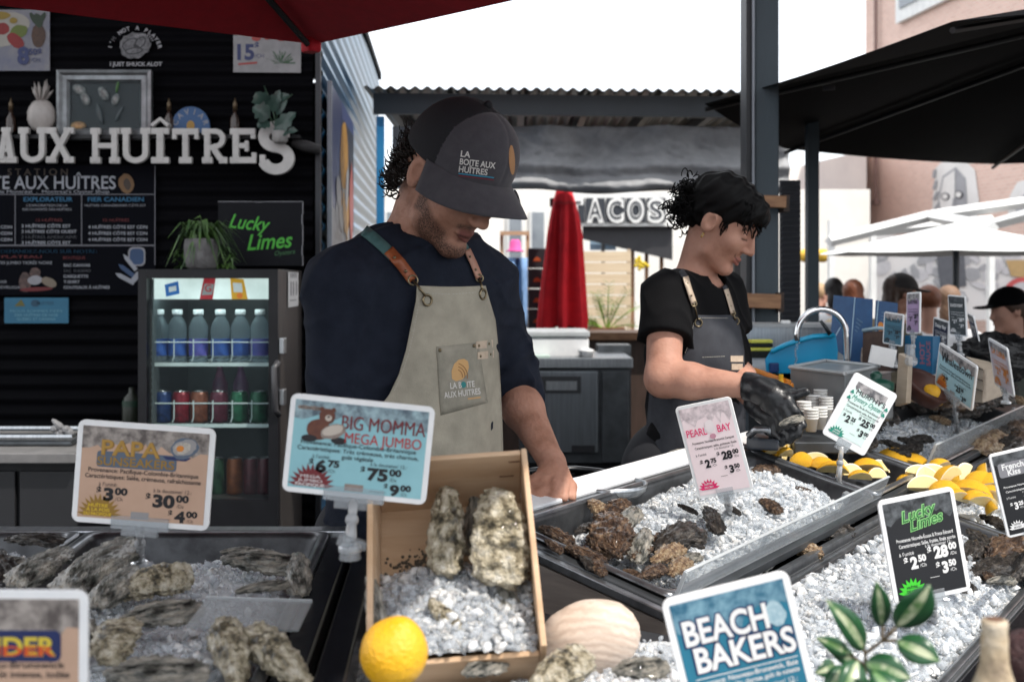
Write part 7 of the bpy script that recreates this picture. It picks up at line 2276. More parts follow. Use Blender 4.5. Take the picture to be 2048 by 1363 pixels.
def t_momma(mb, W, Hh):
 z = .0011
 mb.text("BIG MOMMA", W * .66, Hh * .69, Hh * .20, 1, z + .0003, bold=.012, width=W * .58)
 mb.text("MEGA JUMBO", W * .665, Hh * .555, Hh * .15, 5, z + .0006, bold=.004, width=W * .53)
 mb.sheet(ell(W * .215, Hh * .66, W * .085, Hh * .105, 22, 0, .08, 2), z + .0003, 6)
 mb.sheet(ell(W * .265, Hh * .80, W * .055, Hh * .080, 22, 0, .05, 3), z + .0006, 6)
 for x in (.225, .305): mb.sheet(ell(W * x, Hh * .868, W * .016, Hh * .024, 12), z + .0005, 6)
 mb.sheet(ell(W * .275, Hh * .785, W * .024, Hh * .032, 14), z + .0009, 7)
 mb.sheet(ell(W * .275, Hh * .797, W * .009, Hh * .011, 10), z + .0012, 0)
 mb.sheet(ell(W * .315, Hh * .655, W * .092, Hh * .072, 22, .35, .1, 7), z + .0009, 4)
 mb.sheet(ell(W * .312, Hh * .665, W * .075, Hh * .050, 22, .35, .1, 8), z + .0012, 7)
 for x in (.155, .36): mb.sheet(ell(W * x, Hh * .565, W * .055, Hh * .035, 16), z + .0004, 0)
 for k in range(9): mb.sheet(ell(W * (.07 + .02 * k), Hh * .87, W * .016, Hh * .02, 8, k, .3, k), z + .0002, 4)
sign("pale blue price sign with a brown bear clipped to the wooden crate", P(583, 785, 1.40), P(871, 814, 1.40), P(563, 981, 1.40), blue_p, mot_blue,
  [print_black, print_darkred, print_darkred, paper_white, mat("taupe_print", (.28, .23, .20), .5, col2=(.2, .16, .14), scale=150), print_red, mat("bear_brown", (.13, .045, .025), .5, col2=(.09, .03, .02), scale=120), mat("cream_print", (.50, .44, .38), .5)],
  std_land(t_momma, "Provenance: Pacifique-Colombie-Britannique", "Caractéristiques: Très crémeuse, très charnue,", ("6", "75"), ("75", "00"), ("9", "00"), ("MEGA", "JUMBO", "PACIFIQUE"), car2="goût végétale"),
  holder=P(700, 1085, 1.375))
cl = thing("crate_clamp", "clear plastic clamp gripping the crate's left board", "clamp", P(700, 1100, 1.37))
mb = MB(); mb.box(P(690, 1080, 1.37), (.016, .02, .012), rot=Matrix.Rotation(R(20), 3, 'Y')); mb.box(P(712, 1085, 1.372), (.028, .014, .010), rot=Matrix.Rotation(R(18), 3, 'Y'))
mb.tube([P(700, 1090, 1.365), P(700, 1118, 1.365)], [.012, .013], 14)
mb.build("clamp_body", acrylic, cl, bevel=.001)
def t_under(mb, W, Hh):
 z = .0011
 mb.sheet(rrect(W * .66, Hh * .20, Hh * .04, 3, W * .22, Hh * .545), z, 1)
 mb.text("THUNDER", W * .55, Hh * .585, Hh * .165, 5, z + .0003, bold=.035, width=W * .62)
 x0, x1 = W * .24, W * .86
 mb.text("THUNDER", W * .55, Hh * .585, Hh * .085, 6, z + .0006, bold=.03, width=W * .615)
sign("beige price sign with a yellow and red title, cut by the bottom left corner", P(-250, 1178, 1.0), P(186, 1180, 1.0), P(-262, 1490, 1.0), beige_p, mot_beige,
  [print_black, print_navy, print_gold, print_yellow, sticker, mat("flame_yellow", (.62, .48, .05), .5), mat("flame_red", (.60, .09, .02), .5)],
  std_land(t_under, "Provenance: Nouveau-Brunswick", "Caractéristiques: Salée, goût intense, iodée", ("2", "50"), ("28", "00"), ("3", "50"), ("HUÎTRE", "DE", "L'EST")), headh=.42)
def std_port(title, prov, car, p1, p2, p3, mi_b=2, mi_ink=0, bl=("HUÎTRE", "DE L'EST"), small=1.):
 def d(mb, W, Hh):
  title(mb, W, Hh)
  z = .0011
  mb.text(prov, W * .52, Hh * .575, W * .060, mi_ink, z, bold=.012, width=W * .74)
  mb.text(car, W * .54, Hh * .520, W * .060, mi_ink, z, bold=.012, width=W * .74)
  mb.text("à l'unité", W * .25, Hh * .445, W * .062, mi_ink, z)
  mb.text("à la douzaine/ 12.:", W * .68, Hh * .485, W * .050, mi_ink, z)
  price(mb, W * .20, Hh * .315, W * .19, *p1, mi_ink, sx=.95)
  price(mb, W * .52, Hh * .37, W * .19, *p2, mi_ink, unit="/Dz", sx=.95)
  price(mb, W * .60, Hh * .22, W * .18, *p3, mi_ink, sx=.95)
  mb.sheet([(W * .5, Hh * .195), (W * .62, Hh * .195), (W * .62, Hh * .199), (W * .5, Hh * .199)], z, mi_ink)
  burst(mb, W * .25, Hh * .085, W * .13, W * .19, 9, mi_b, z, 0, 180)
  for k, t in enumerate(bl): mb.text(t, W * .25, Hh * (.135 - .035 * k), W * .042, 3, z + .0003, bold=.02)
 return d
def t_pearl(mb, W, Hh):
 z = .0011
 mb.text("PEARL", W * .27, Hh * .66, W * .185, 1, z, bold=.012, width=W * .36)
 mb.text("BAY", W * .76, Hh * .66, W * .185, 1, z, bold=.012, width=W * .24)
 mb.sheet(ell(W * .52, Hh * .74, W * .085, Hh * .07, 18, 0, .25, 3), z - .0001, 4)
 mb.sheet(ell(W * .54, Hh * .63, W * .055, Hh * .03, 14, 0, .2, 4), z + .0003, 5)
sign("pale pink price sign with a pink title in the brown oyster pan", P(1360, 813, 2.13), P(1472, 790, 2.10), P(1396, 998, 2.14), pink_p, mot_pink,
  [print_black, print_pink, print_pink, paper_white, mat("pearl_print", (.84, .76, .77), .5), mat("rose_print", (.60, .30, .38), .5)],
  std_port(t_pearl, "Provenance: Nouveau-Brunswick Caraquet", "Caractéristiques: salée, goûteuse, finale", ("2", "75"), ("28", "00"), ("3", "50")), holder=trp(1462, 1030, -.02), headh=.24)
def t_murphy(mb, W, Hh):
 z = .0011
 mb.text("MURPHY'S", W * .55, Hh * .73, W * .145, 0, z, bold=.03, width=W * .66)
 mb.text("Mystery Oysters", W * .55, Hh * .645, W * .14, 1, z, bold=.015, width=W * .72, shear=.3)
 for x, y in ((.14, .73), (.93, .73), (.13, .64), (.93, .64)):
  for k in range(3):
   a = R(90 + 120 * k); mb.sheet(ell(W * x + W * .022 * math.cos(a), Hh * y + W * .022 * math.sin(a), W * .022, W * .022, 10), z + .0001 * k, 1)
sign("white and mint price sign with green clovers tilted by the lemon wedges", P(1681, 730, 2.60), P(1766, 777, 2.60), P(1643, 866, 2.60), mint_p, mot_grey,
  [print_black, print_teal, print_teal, paper_white, sticker],
  std_port(t_murphy, "Provenance: Île-du-Prince-Édouard", "Caractéristiques: salée, finale sucrée", ("2", "25"), ("25", "00"), ("3", "00")), holder=trp(1676, 965, .0), inset=.15, headh=.22)
def t_whale(mb, W, Hh):
 z = .0011
 mb.text("halestown", W * .60, Hh * .66, Hh * .21, 0, z + .0004, bold=.012, width=W * .66)
 mb.text("W", W * .20, Hh * .66, Hh * .27, 0, z + .0004, bold=.04, width=W * .2)
 mb.text("Island", W * .62, Hh * .86, Hh * .07, 0, z)
sign("pale blue price sign turned sideways among the far dark oysters", P(1863, 680, 3.16), P(1936, 728, 2.95), P(1869, 768, 3.14), sky_p, mot_grey,
  [print_black, print_navy, print_orange, print_red, sticker],
  std_land(t_whale, "Provenance: Pacifique-Colombie-Britannique", "Caractéristiques: goût de concombre, sucrée", ("2", "50"), ("25", "00"), ("3", "00"), ("HUÎTRE", "DU", "PACIFIQUE")), holder=trp(1915, 860, .0), headh=.26)
def t_lucky(mb, W, Hh):
 z = .0011
 for k, (mi, b) in enumerate(((1, .05), (6, .008))):
  mb.text("Lucky", W * .50, Hh * .775, W * .19, mi, z + .0003 * k, bold=b, shear=.3, rot=R(8))
  mb.text("Limes", W * .58, Hh * .685, W * .19, mi, z + .0003 * k, bold=b, shear=.3, rot=R(8))
sign("black price sign with a green script title behind the plant leaves", P(1786, 998, 1.78), P(1937, 968, 1.80), P(1791, 1212, 1.77), blackp, mot_dark,
  [print_white, mat("lime_glow", (.30, .66, .24), .5), mat("lime_burst", (.05, .55, .03), .5), blackp, sticker, print_grey, mat("lime_deep", (.03, .16, .04), .5)],
  std_port(t_lucky, "Provenance: Nouvelle-Écosse & Prince Édouard", "Caractéristiques: Salée, fruitée, finale sucrée", ("2", "50"), ("28", "00"), ("3", "50")), holder=trp(1868, 1260, LC - .02), headh=.26)
def t_edge(mb, W, Hh):
 z = .0011
 mb.sheet(rrect(W * .62, Hh * .17, W * .05, 3, W * .12, Hh * .70), z, 5)
 mb.text("French", W * .43, Hh * .79, W * .17, 0, z + .0003, bold=.03); mb.text("Kiss", W * .43, Hh * .715, W * .17, 0, z + .0003, bold=.03)
sign("black price sign cut by the right picture edge above the dark oysters", P(1996, 906, 1.95), P(2090, 884, 1.95), P(2016, 1076, 1.95), blackp, mot_dark,
  [print_white, print_grey, print_white, blackp, sticker, print_grey],
  std_port(t_edge, "Provenance: Nouveau-Brunswick", "Caractéristiques: salée, sucrée", ("3", "25"), ("35", "00"), ("4", "25")), holder=trp(2052, 1110, LC), headh=.2)
def t_beach(mb, W, Hh):
 z = .0011
 for k, (mi, b) in enumerate(((1, .075), (0, .03))):
  mb.text("BEACH", W * .44, Hh * .715, W * .265, mi, z + .0004 * k, bold=b, width=W * (.66 + .03 * (1 - k)))
  mb.text("BAKERS", W * .54, Hh * .555, W * .265, mi, z + .0004 * k, bold=b, width=W * (.78 + .03 * (1 - k)))
 mb.sheet(ell(W * .83, Hh * .78, W * .075, Hh * .075, 18, .3, .2, 3), z + .0002, 4)
 mb.sheet([(W * .12, Hh * .515), (W * .92, Hh * .515), (W * .92, Hh * .520), (W * .12, Hh * .520)], z, 0)
def d_beach(mb, W, Hh):
 t_beach(mb, W, Hh)
 z = .0011
 mb.text("Provenance: Nouveau-Brunswick, Baie", W * .50, Hh * .475, W * .055, 0, z, bold=.012, width=W * .82)
 mb.text("Caractéristiques: salée, charnue, goût de noisette", W * .50, Hh * .435, W * .055, 0, z, bold=.012, width=W * .82)
 mb.text("à la douzaine/ 12.:", W * .68, Hh * .385, W * .055, 0, z)
 mb.text("à l'unité", W * .22, Hh * .32, W * .062, 0, z)
 price(mb, W * .50, Hh * .290, W * .165, "30", "00", 0, unit="/Dz", sx=1.05)
 price(mb, W * .12, Hh * .205, W * .165, "3", "00", 0, sx=1.05)
 price(mb, W * .60, Hh * .165, W * .155, "4", "00", 0, sx=1.05)
sign("teal price sign with big white block letters in the front row", P(1352, 1194, 1.20), P(1606, 1132, 1.20), P(1405, 1545, 1.20), teal_p, mot_teal,
  [paper_white, print_navy, print_pink, teal_p, mat("ice_print", (.38, .50, .55), .5, col2=(.25, .38, .45), scale=200)], d_beach, headh=.26)
def t_plain(name, mi=0):
 def t(mb, W, Hh): mb.text(name, W * .5, Hh * .72, W * .17, mi, .0011, bold=.03, width=W * .7)
 return t
def mini(label, tl, tr_, bl, panel, head, inkm, name, foot, cents=("2", "75", "28", "00", "3", "50")):
 sign(label, tl, tr_, bl, panel, head, [inkm, inkm, inkm, panel, sticker], std_port(t_plain(name), "Provenance: Nouveau-Brunswick", "Caractéristiques: salée, sucrée", (cents[0], cents[1]), (cents[2], cents[3]), (cents[4], cents[5])), holder=foot, headh=.22)
mini("narrow lilac price sign standing tall above the blue box", P(1815, 585, 3.42), P(1842, 583, 3.33), P(1812, 667, 3.42), mat("lilac_panel", (.40, .28, .46), .5), mot_grey, print_black, "BLACK PEARL", P(1825, 720, 3.38))
mini("white framed black price sign standing highest before the seated crowd", P(1890, 589, 3.62), P(1925, 592, 3.55), P(1899, 669, 3.62), mat("slate_panel", (.05, .06, .065), .5), mot_dark, print_white, "BLACK POINT", P(1920, 705, 3.6))
mini("blue grey price sign in front of the brown board box", P(1762, 622, 3.36), P(1801, 628, 3.30), P(1765, 686, 3.36), mat("blue_grey_panel", (.05, .15, .22), .5), mot_grey, print_black, "MALPEQUE", P(1790, 728, 3.33))
mini("navy price sign half hidden behind the white framed black one", P(1862, 632, 3.75), P(1893, 642, 3.66), P(1864, 694, 3.75), mat("navy_panel", (.014, .02, .05), .5), mot_dark, print_white, "Daisy Bay", None)
mini("small deep blue price sign leaning right of the white framed one", P(1934, 626, 3.85), P(1946, 632, 3.72), P(1946, 678, 3.85), mat("deep_blue_panel", (.02, .035, .10), .5), mot_dark, print_white, "SAVAGE", None)
mini("white price sign with orange lettering in front of the black bag", P(1965, 672, 3.28), P(2003, 694, 3.14), P(1989, 769, 3.26), mat("white_violet_panel", (.55, .50, .56), .5), mot_grey, print_orange, "LA LUNA", P(2012, 800, 3.15))
# SINK STATION & THINGS BEHIND THE RIGHT COUNTER
def solid(name, label, cat, parts, loc, group=None):
 t = thing(name, label, cat, loc, group)
 for nm, mb, m_, kw in parts: mb.build(nm, m_, t, **kw)
 return t
a_, b_ = P(1478, 700, 3.75), P(1760, 700, 3.75)
sk = thing("sink_counter", "stainless sink counter behind the woman with a raised splashback", "counter", ((a_.x + b_.x) / 2, 3.9, 0))
zt = P(0, 742, 3.55).z
rx = lambda y: .022 + .692 * (y - 1.98) - .10
def slab_(za, zb, i=0): return MB().hexa(*[[(.70 + i, 3.52 + i, z), (rx(3.52) - i, 3.52 + i, z), (rx(4.08) - i, 4.08, z), (.70 + i, 4.08, z)] for z in (za, zb)])
slab_(zt - .04, zt).build("worktop", steel, sk, bevel=.004)
slab_(0, zt - .041, .03).build("cabinet", steel_dark, sk)
zs = P(0, 654, 4.1).z
MB().box(((a_.x + b_.x) / 2 - .02, 4.10, (zt + zs) / 2), (b_.x - a_.x - .0, .03, zs - zt)).build("splashback", steel, sk)
MB().box(((a_.x + b_.x) / 2 - .02, 4.17, zs + .006), (b_.x - a_.x, .2, .012)).build("ledge", mat("grey_ledge", (.32, .33, .34), .4), sk)
q = P(1571, 664, 4.12)
MB().box((q.x, 4.12, zs + .018), (.03, .03, .012)).build("soap_bar", paper_white, label="small white soap bar on the splashback ledge", cat="soap", bevel=.003)
sg = thing("sponge", "yellow and black scouring sponge on the splashback", "sponge", P(1515, 720, 3.72))
c_ = P(1521, 697, 3.72)
for k, (dz, m_) in enumerate(((.024, mat("sponge_yellow", (.58, .55, .10), .9, col2=(.5, .46, .06), scale=90, bump=.5)), (.012, mat("sponge_black", (.012, .014, .012), .95, scale=120, bump=.8)), (-.001, mat("sponge_yellow")), (-.018, mat("sponge_black")))):
 MB().box(c_ + Vector((0, 0, dz)), (.072, .045, .011 if k < 3 else .022)).build("sponge_layer", m_, sg, bevel=.003)
c2 = P(1494, 700, 3.76)
MB().box(c2, (.035, .03, .06), rot=Matrix.Rotation(R(12), 3, 'Y')).build("folded_end", mat("sponge_yellow"), sg, bevel=.003)
q = P(1604, 720, 3.60)
bt = thing("blue_tub", "bright blue plastic tub tipped on the sink counter under the tap", "tub", (q.x, 3.6, zt))
W_ = lambda px, py: P(px, py, 3.56)
outline = [(1536, 742), (1534, 720), (1545, 702), (1572, 690), (1600, 681), (1625, 674), (1668, 672), (1672, 700), (1668, 760), (1600, 768)]
T = WF(0, 0, 3.70)
k_ = 3.70 / F
def tubring(s, y):
 return [P(1604 + (x - 1604) * s, 725 + (yy - 725) * s, y) for x, yy in outline]
mb = MB()
rings = [tubring(1.0, 3.52), tubring(1.03, 3.56), tubring(1.04, 3.66), tubring(.98, 3.76), tubring(.90, 3.78)]
n = len(outline)
vs = [p_ for rg in rings for p_ in rg]
fs = [(i * n + k, i * n + (k + 1) % n, (i + 1) * n + (k + 1) % n, (i + 1) * n + k) for i in range(len(rings) - 1) for k in range(n)] + [tuple(range(n)), tuple((len(rings) - 1) * n + k for k in range(n))]
mb.add(vs, fs)
mb.build("tub_shell", mat("tub_blue", (.005, .27, .50), .32, col2=(.004, .22, .43), scale=4, spec=.5), bt, smooth=False, bevel=.006)
mb = MB(); mb.tube([P(1543, 703, 3.508), P(1572, 689, 3.508), P(1600, 680, 3.508), P(1626, 673, 3.508), P(1668, 670, 3.508)], .008, 8); mb.build("tub_rim", mat("tub_rim_blue", (.01, .32, .55), .3), bt, smooth=True)
mb = MB(); mb.box(P(1548, 735, 3.512), (.028, .016, .030)); mb.build("tub_grip", mat("tub_dark_blue", (.004, .03, .13), .4), bt, bevel=.003)
tp = thing("tap", "tall chrome gooseneck tap pouring water by the blue tub", "tap", P(1692, 775, 3.44))
pts = [P(1692, 780, 3.44), P(1694, 720, 3.44), P(1692, 675, 3.44)] + [P(1643 + 49 * math.cos(R(a)), 668 - 50 * math.sin(R(a)), 3.44) for a in range(10, 178, 12)] + [P(1594, 668, 3.44), P(1594, 681, 3.44)]
MB().tube(pts, .0095, 12).build("spout", chrome, tp, smooth=True)
mb = MB(); mb.lathe([(.016, 0), (.016, .03), (.011, .045)], P(1692, 782, 3.44), 14); mb.build("tap_base", chrome, tp, smooth=True)
mb = MB(); mb.tube([P(1660, 668, 3.5), P(1652, 655, 3.5), P(1641, 641, 3.5)], [.007, .006, .005], 8); mb.build("lever", mat("dark_lever", (.05, .055, .06), .3, .7), tp, smooth=True)
mb = MB()
rnd = random.Random(2)
for k in range(16):
 mb.ball(P(1594 + rnd.gauss(0, 1.6) - k * .3, 684 + k * 4.4, 3.44), (.0028, .0028, rnd.uniform(.004, .010)), 8, 6)
mb.build("water_drops", mat("water", (.9, .95, 1), .02, trans=.9, ior=1.33), smooth=True, label="broken stream of water falling from the tap", cat="water", kind="stuff")
oc = thing("orange_crate", "orange plastic crate edge behind the woman's gloved hand", "crate", P(1545, 800, 3.20))
om = mat("crate_orange", (.70, .24, .015), .4, col2=(.6, .19, .01), scale=10)
mb = MB(); mb.hexa([P(1504, 742, 3.2), P(1580, 772, 3.1), P(1583, 760, 3.1), P(1504, 733, 3.2)], [P(1504, 744, 3.26), P(1580, 774, 3.16), P(1583, 762, 3.16), P(1504, 735, 3.26)]); mb.build("long_rim", om, oc, bevel=.002)
mb = MB(); mb.box(P(1567, 782, 3.13), (.045, .05, .05)); mb.build("corner_block", om, oc, bevel=.004)
mb = MB(); mb.lathe([(.010, 0), (.006, .012), (.007, .024)], P(1562, 766, 3.12), 8); mb.build("corner_peg", mat("crate_yellow", (.75, .42, .02), .4), oc)
mb = MB(); mb.box(P(1540, 790, 3.16), (.09, .06, .05)); mb.build("side_wall", om, oc)
a_, b_ = P(1580, 735, 3.22), P(1682, 742, 3.0)
gb_ = thing("plastic_bin", "translucent grey plastic bin with faint lettering beside the tub", "bin", ((a_.x + b_.x) / 2, 3.2, .96))
zb_ = P(0, 838, 3.1).z
d_ = Vector((.17, .26, 0))
p1, p2 = P(1580, 732, 3.2), P(1690, 775, 2.98)
mb = MB()
mb.hexa([drop(p1, zb_), drop(p2, zb_), drop(p2 + d_, zb_), drop(p1 + d_, zb_)], [drop(p1, 1.155), drop(p2, 1.155), drop(p2 + d_, 1.155), drop(p1 + d_, 1.155)])
mb.build("bin_body", mat("bin_grey", (.24, .26, .27), .35, col2=(.18, .20, .21), scale=6), gb_, bevel=.006)
mb = MB()
for (q1, q2) in ((p1, p2), (p2, p2 + d_), (p2 + d_, p1 + d_), (p1 + d_, p1)): mb.tube([drop(q1, 1.158), drop(q2, 1.158)], .006, 6)
mb.build("bin_rim", mat("bin_rim", (.42, .44, .45), .3), gb_)
T = basis(p2 - p1, (0, 0, 1), drop(p1, 1.03) + (p2 - p1).normalized() * .10 + Vector((-.004, -.007, 0)))
mb = MB(T); mb.text("CDN", .07, .045, .055, 0, 0, bold=.0); mb.text("FOOD", .07, .0, .045, 0, 0)
mb.build("bin_lettering", mat("faint_print", (.34, .36, .37), .5), gb_)
for i, (px, py, nn2, Y) in enumerate(((1608, 852, 5, 2.86), (1626, 838, 5, 2.95), (1641, 826, 5, 3.02), (1622, 862, 4, 2.82), (1652, 842, 5, 2.92), (1640, 858, 4, 2.85))):
 q = P(px, py, Y)
 t = thing("cup_stack", "%s stack of small white cups behind the rail by the gloved hands" % ("nearest left", "second left", "tallest rear", "short front", "rear right", "short right")[i], "cup stack", q, "stacks of small white cups")
 for k in range(nn2):
  MB().lathe([(.013, .0), (.017, .030), (.0185, .031), (.0185, .034), (.016, .034)], q + Vector((0, 0, .007 * k)), 14).build("cup", mat("cup_white", (.72, .72, .70), .4), t, smooth=True)
MB().box((P(1632, 868, 2.9).x, 2.93, P(0, 868, 2.9).z - .02), (.16, .26, .03)).build("cup_tray", steel_dark, label="dark tray under the stacks of white cups", cat="tray", bevel=.004)
sc_ = thing("label_dispenser", "dark grey box with a silver handle under the gloved hands", "box", P(1535, 900, 2.66))
mb = MB(); mb.hexa([P(1492, 900, 2.7), P(1556, 902, 2.58), P(1590, 880, 2.76), P(1520, 878, 2.86)], [P(1492, 872, 2.7), P(1556, 880, 2.58), P(1590, 860, 2.76), P(1520, 850, 2.86)]); mb.build("box_body", mat("box_grey", (.05, .06, .075), .35, scale=8), sc_, bevel=.006)
mb = MB(); mb.tube([P(1498, 870, 2.66), P(1512, 858, 2.64), P(1536, 858, 2.63), P(1546, 872, 2.63)], .009, 8); mb.build("handle", steel, sc_, smooth=True)
q = P(1212, 986, 2.26)
MB().lathe([(.06, 0), (.072, .008), (.078, .022), (.082, .022), (.078, .008), (.065, -.003)], q, 32).build("steel_plate", steel, smooth=True, label="round steel plate with an oyster behind the white rail", cat="plate")
bs = thing("mesh_basket", "black mesh basket rim beside the man's hands", "basket", P(1130, 965, 2.3))
mb = MB()
rim_ = [P(1040, 944, 2.2), P(1080, 938, 2.38), P(1150, 936, 2.45), P(1200, 941, 2.42), P(1240, 950, 2.36), P(1262, 965, 2.3)]
mb.tube(rim_, .006, 8); mb.build("basket_rim", mat("basket_rim_black", (.02, .022, .025), .3), bs, smooth=True)
mb = MB()
mb.grid(lambda u, v: (lambda i, f_: rim_[i].lerp(rim_[i + 1], f_) - Vector((0, 0, .13 * v)))(min(int(u * 4.999), 4), u * 4.999 - min(int(u * 4.999), 4)), 26, 6)
mb.build("basket_mesh", black_cloth, bs, smooth=True, solid=.002)
wb = thing("work_bench", "dark low work bench behind the white rail", "bench", (.62, 2.75, 0))
mb = MB();
i0, i1 = TR(-.1, -.075), TR(2.2, -.075)
mb.hexa([drop(i0, .84), drop(i1, .84), drop(i1 + Vector((-.22, .15, 0)), .84), drop(i0 + Vector((-.22, .15, 0)), .84)], [drop(i0, .88), drop(i1, .88), drop(i1 + Vector((-.22, .15, 0)), .88), drop(i0 + Vector((-.22, .15, 0)), .88)])
mb.build("bench_top", steel_dark, wb)
mb = MB()
for p_ in (i0, i1): mb.box((p_.x - .1, p_.y + .07, .42), (.04, .04, .838))
mb.build("bench_legs", steel_dark, wb)["kind"] = "stuff"
for (px, py, Y) in ((1330, 955, 2.55),):
 pass
menu_blue = mat("menu_cover_blue", (.025, .085, .20), .45, col2=(.018, .06, .15), scale=30, lo=.3, hi=.75)
def booklet(label, p_tl, p_tr, p_bl, p_br, lst, mats_):
 t = thing("menu_stand", label, "menu", (p_bl + p_br) / 2, "blue menus standing at the counter's end")
 n_ = Vector((0, .004, 0))
 MB().hexa([p_bl, p_br, p_br + n_, p_bl + n_], [p_tl, p_tr, p_tr + n_, p_tl + n_]).build("cover", menu_blue, t)
 ex, ey = (p_br - p_bl), (p_tl - p_bl)
 T = basis(ex, ey, p_bl); W, Hh = ex.length, ey.length
 mb = MB(T)
 for (x, y, rx, ry, mi) in lst: mb.sheet(ell(W * x, Hh * y, W * rx, Hh * ry, 14, .3, .25, mi), .0006 + .0002 * mi, mi)
 for k in range(4): mb.sheet([(W * .2, Hh * (.78 - .07 * k)), (W * .7, Hh * (.78 - .07 * k)), (W * .7, Hh * (.755 - .07 * k)), (W * .2, Hh * (.755 - .07 * k))], .0005, 0)
 mb.build("cover_print", mats_, t)
 MB(T).prism([(0, 0), (W * .035, 0), (W * .035, Hh), (0, Hh)], 0, .002).build("page_edge", mat("page_edge", (.40, .55, .66), .5), t)
mm = [mat("menu_text", (.08, .16, .27), .5), print_orange, print_yellow, mat("shell_print", (.45, .38, .32), .5, col2=(.2, .15, .12), scale=120), print_red]
booklet("left blue menu of the row behind the chrome tap", P(1668, 590, 3.9), P(1706, 594, 3.84), P(1660, 690, 3.9), P(1700, 720, 3.84), [(.6, .3, .12, .1, 1)], mm)
booklet("middle blue menu with a yellow topped bottle picture", P(1706, 594, 3.84), P(1746, 598, 3.80), P(1698, 735, 3.84), P(1742, 740, 3.80), [(.55, .62, .12, .07, 3), (.7, .15, .2, .16, 3), (.62, .30, .12, .05, 2)], mm)
booklet("right blue menu of the row, partly behind the blue grey sign", P(1752, 600, 3.8), P(1796, 606, 3.74), P(1748, 700, 3.8), P(1792, 706, 3.74), [(.25, .45, .14, .14, 1), (.35, .2, .25, .12, 3)], mm)
bx_ = thing("board_box", "brown cardboard box with a pale blue lid edge in front of the menus", "box", P(1755, 745, 3.5))
a_, b_ = P(1726, 662, 3.55), P(1782, 655, 3.5)
MB().hexa([P(1724, 742, 3.55), P(1782, 742, 3.45), P(1796, 742, 3.65), P(1740, 742, 3.72)], [P(1726, 664, 3.55), P(1784, 660, 3.45), P(1796, 660, 3.65), P(1742, 663, 3.72)]).build("box_body", mat("cardboard_dark", (.085, .05, .038), .7, col2=(.05, .03, .024), scale=30), bx_)
MB().tube([P(1726, 661, 3.548), P(1755, 656, 3.50), P(1785, 658, 3.448)], .006, 8).build("lid_edge", mat("lid_pale_blue", (.35, .48, .55), .5), bx_, smooth=True)
bl_ = thing("blue_box", "blue box with pink lettering below the narrow lilac sign", "box", P(1838, 745, 3.45))
MB().hexa([P(1808, 735, 3.5), P(1864, 748, 3.38), P(1880, 748, 3.6), P(1826, 738, 3.7)], [P(1810, 670, 3.5), P(1866, 672, 3.38), P(1880, 672, 3.6), P(1826, 670, 3.7)]).build("box_body", mat("box_blue", (.02, .16, .33), .5, scale=10), bl_)
T = basis(P(1866, 672, 3.378) - P(1810, 670, 3.498), (0, 0, 1), P(1846, 726, 3.40) + Vector((-.004, -.006, 0)))
mb = MB(T); mb.text("HOT", .01, .03, .03, 0, 0, bold=.03, rot=R(90)); mb.text("SAUCE", .035, .03, .024, 0, 0, bold=.03, rot=R(90)); mb.build("box_lettering", mat("pink_print", (.40, .15, .22), .5), bl_)
jr = thing("sauce_jar", "round jar with a dark green lid and knob behind the white mint sign", "jar", P(1752, 835, 2.95))
q = P(1752, 800, 2.95)
MB().lathe([(.038, -.05), (.042, -.04), (.042, .02), (.036, .03)], q, 24).build("jar_body", mat("jar_grey", (.10, .11, .12), .3), jr, smooth=True)
MB().lathe([(.044, .026), (.045, .03), (.045, .046), (.030, .053), (.014, .056), (.016, .066), (.008, .074)], q, 24).build("lid", mat("lid_green", (.008, .06, .04), .35), jr, smooth=True)
sl_ = thing("display_board", "pale wooden board end standing among the far oysters", "board", P(1803, 815, 2.98))
MB().hexa([P(1790, 812, 2.98), P(1812, 806, 2.94), P(1822, 806, 3.0), P(1800, 812, 3.04)], [P(1797, 706, 2.98), P(1817, 716, 2.94), P(1826, 714, 3.0), P(1806, 705, 3.04)]).build("slat", wood_pale, sl_, bevel=.002)
mb = MB(); mb.lathe([(.013, 0), (.014, .01), (.013, .02)], P(1818, 722, 2.94), 14, ax=(.2, -1, .1)); mb.box(P(1820, 700, 2.96), (.02, .014, .03)); mb.build("clip", acrylic, sl_)
MB().lathe([(.02, 0), (.05, .012), (.062, .045), (.066, .06), (.060, .05), (.045, .018)], P(1836, 800, 3.12), 24, ax=(.35, -.45, .8)).build("clay_dish", mat("dish_brown", (.10, .04, .03), .45, col2=(.06, .025, .02), scale=14), smooth=True, label="small reddish brown dish tipped beside the wooden slat", cat="dish")
MB().box(P(1765, 712, 3.2), (.07, .01, .05), rot=Matrix.Rotation(R(12), 3, 'Y')).build("paper_card", paper_white, label="blank white card propped by the green lidded jar", cat="card")
wd = thing("wooden_box", "pale wooden box under the white and orange price sign", "box", P(1955, 800, 3.3))
p1, p2, p3 = P(1930, 800, 3.42), P(1965, 806, 3.25), P(2010, 790, 3.5)
MB().hexa([p1, p2, p3, P(1975, 786, 3.66)], [P(1932, 712, 3.42), P(1967, 738, 3.25), P(2012, 738, 3.5), P(1976, 722, 3.66)]).build("box_body", wood_pale, wd, bevel=.002)
mb = MB()
for y in (735, 757, 778): mb.tube([P(1931, y - 8, 3.415), P(1965.5, y + 4, 3.245)], .0015, 4)
mb.build("board_joints", mat("joint_dark", (.08, .06, .045), .8), wd)["kind"] = "stuff"
mb = MB()
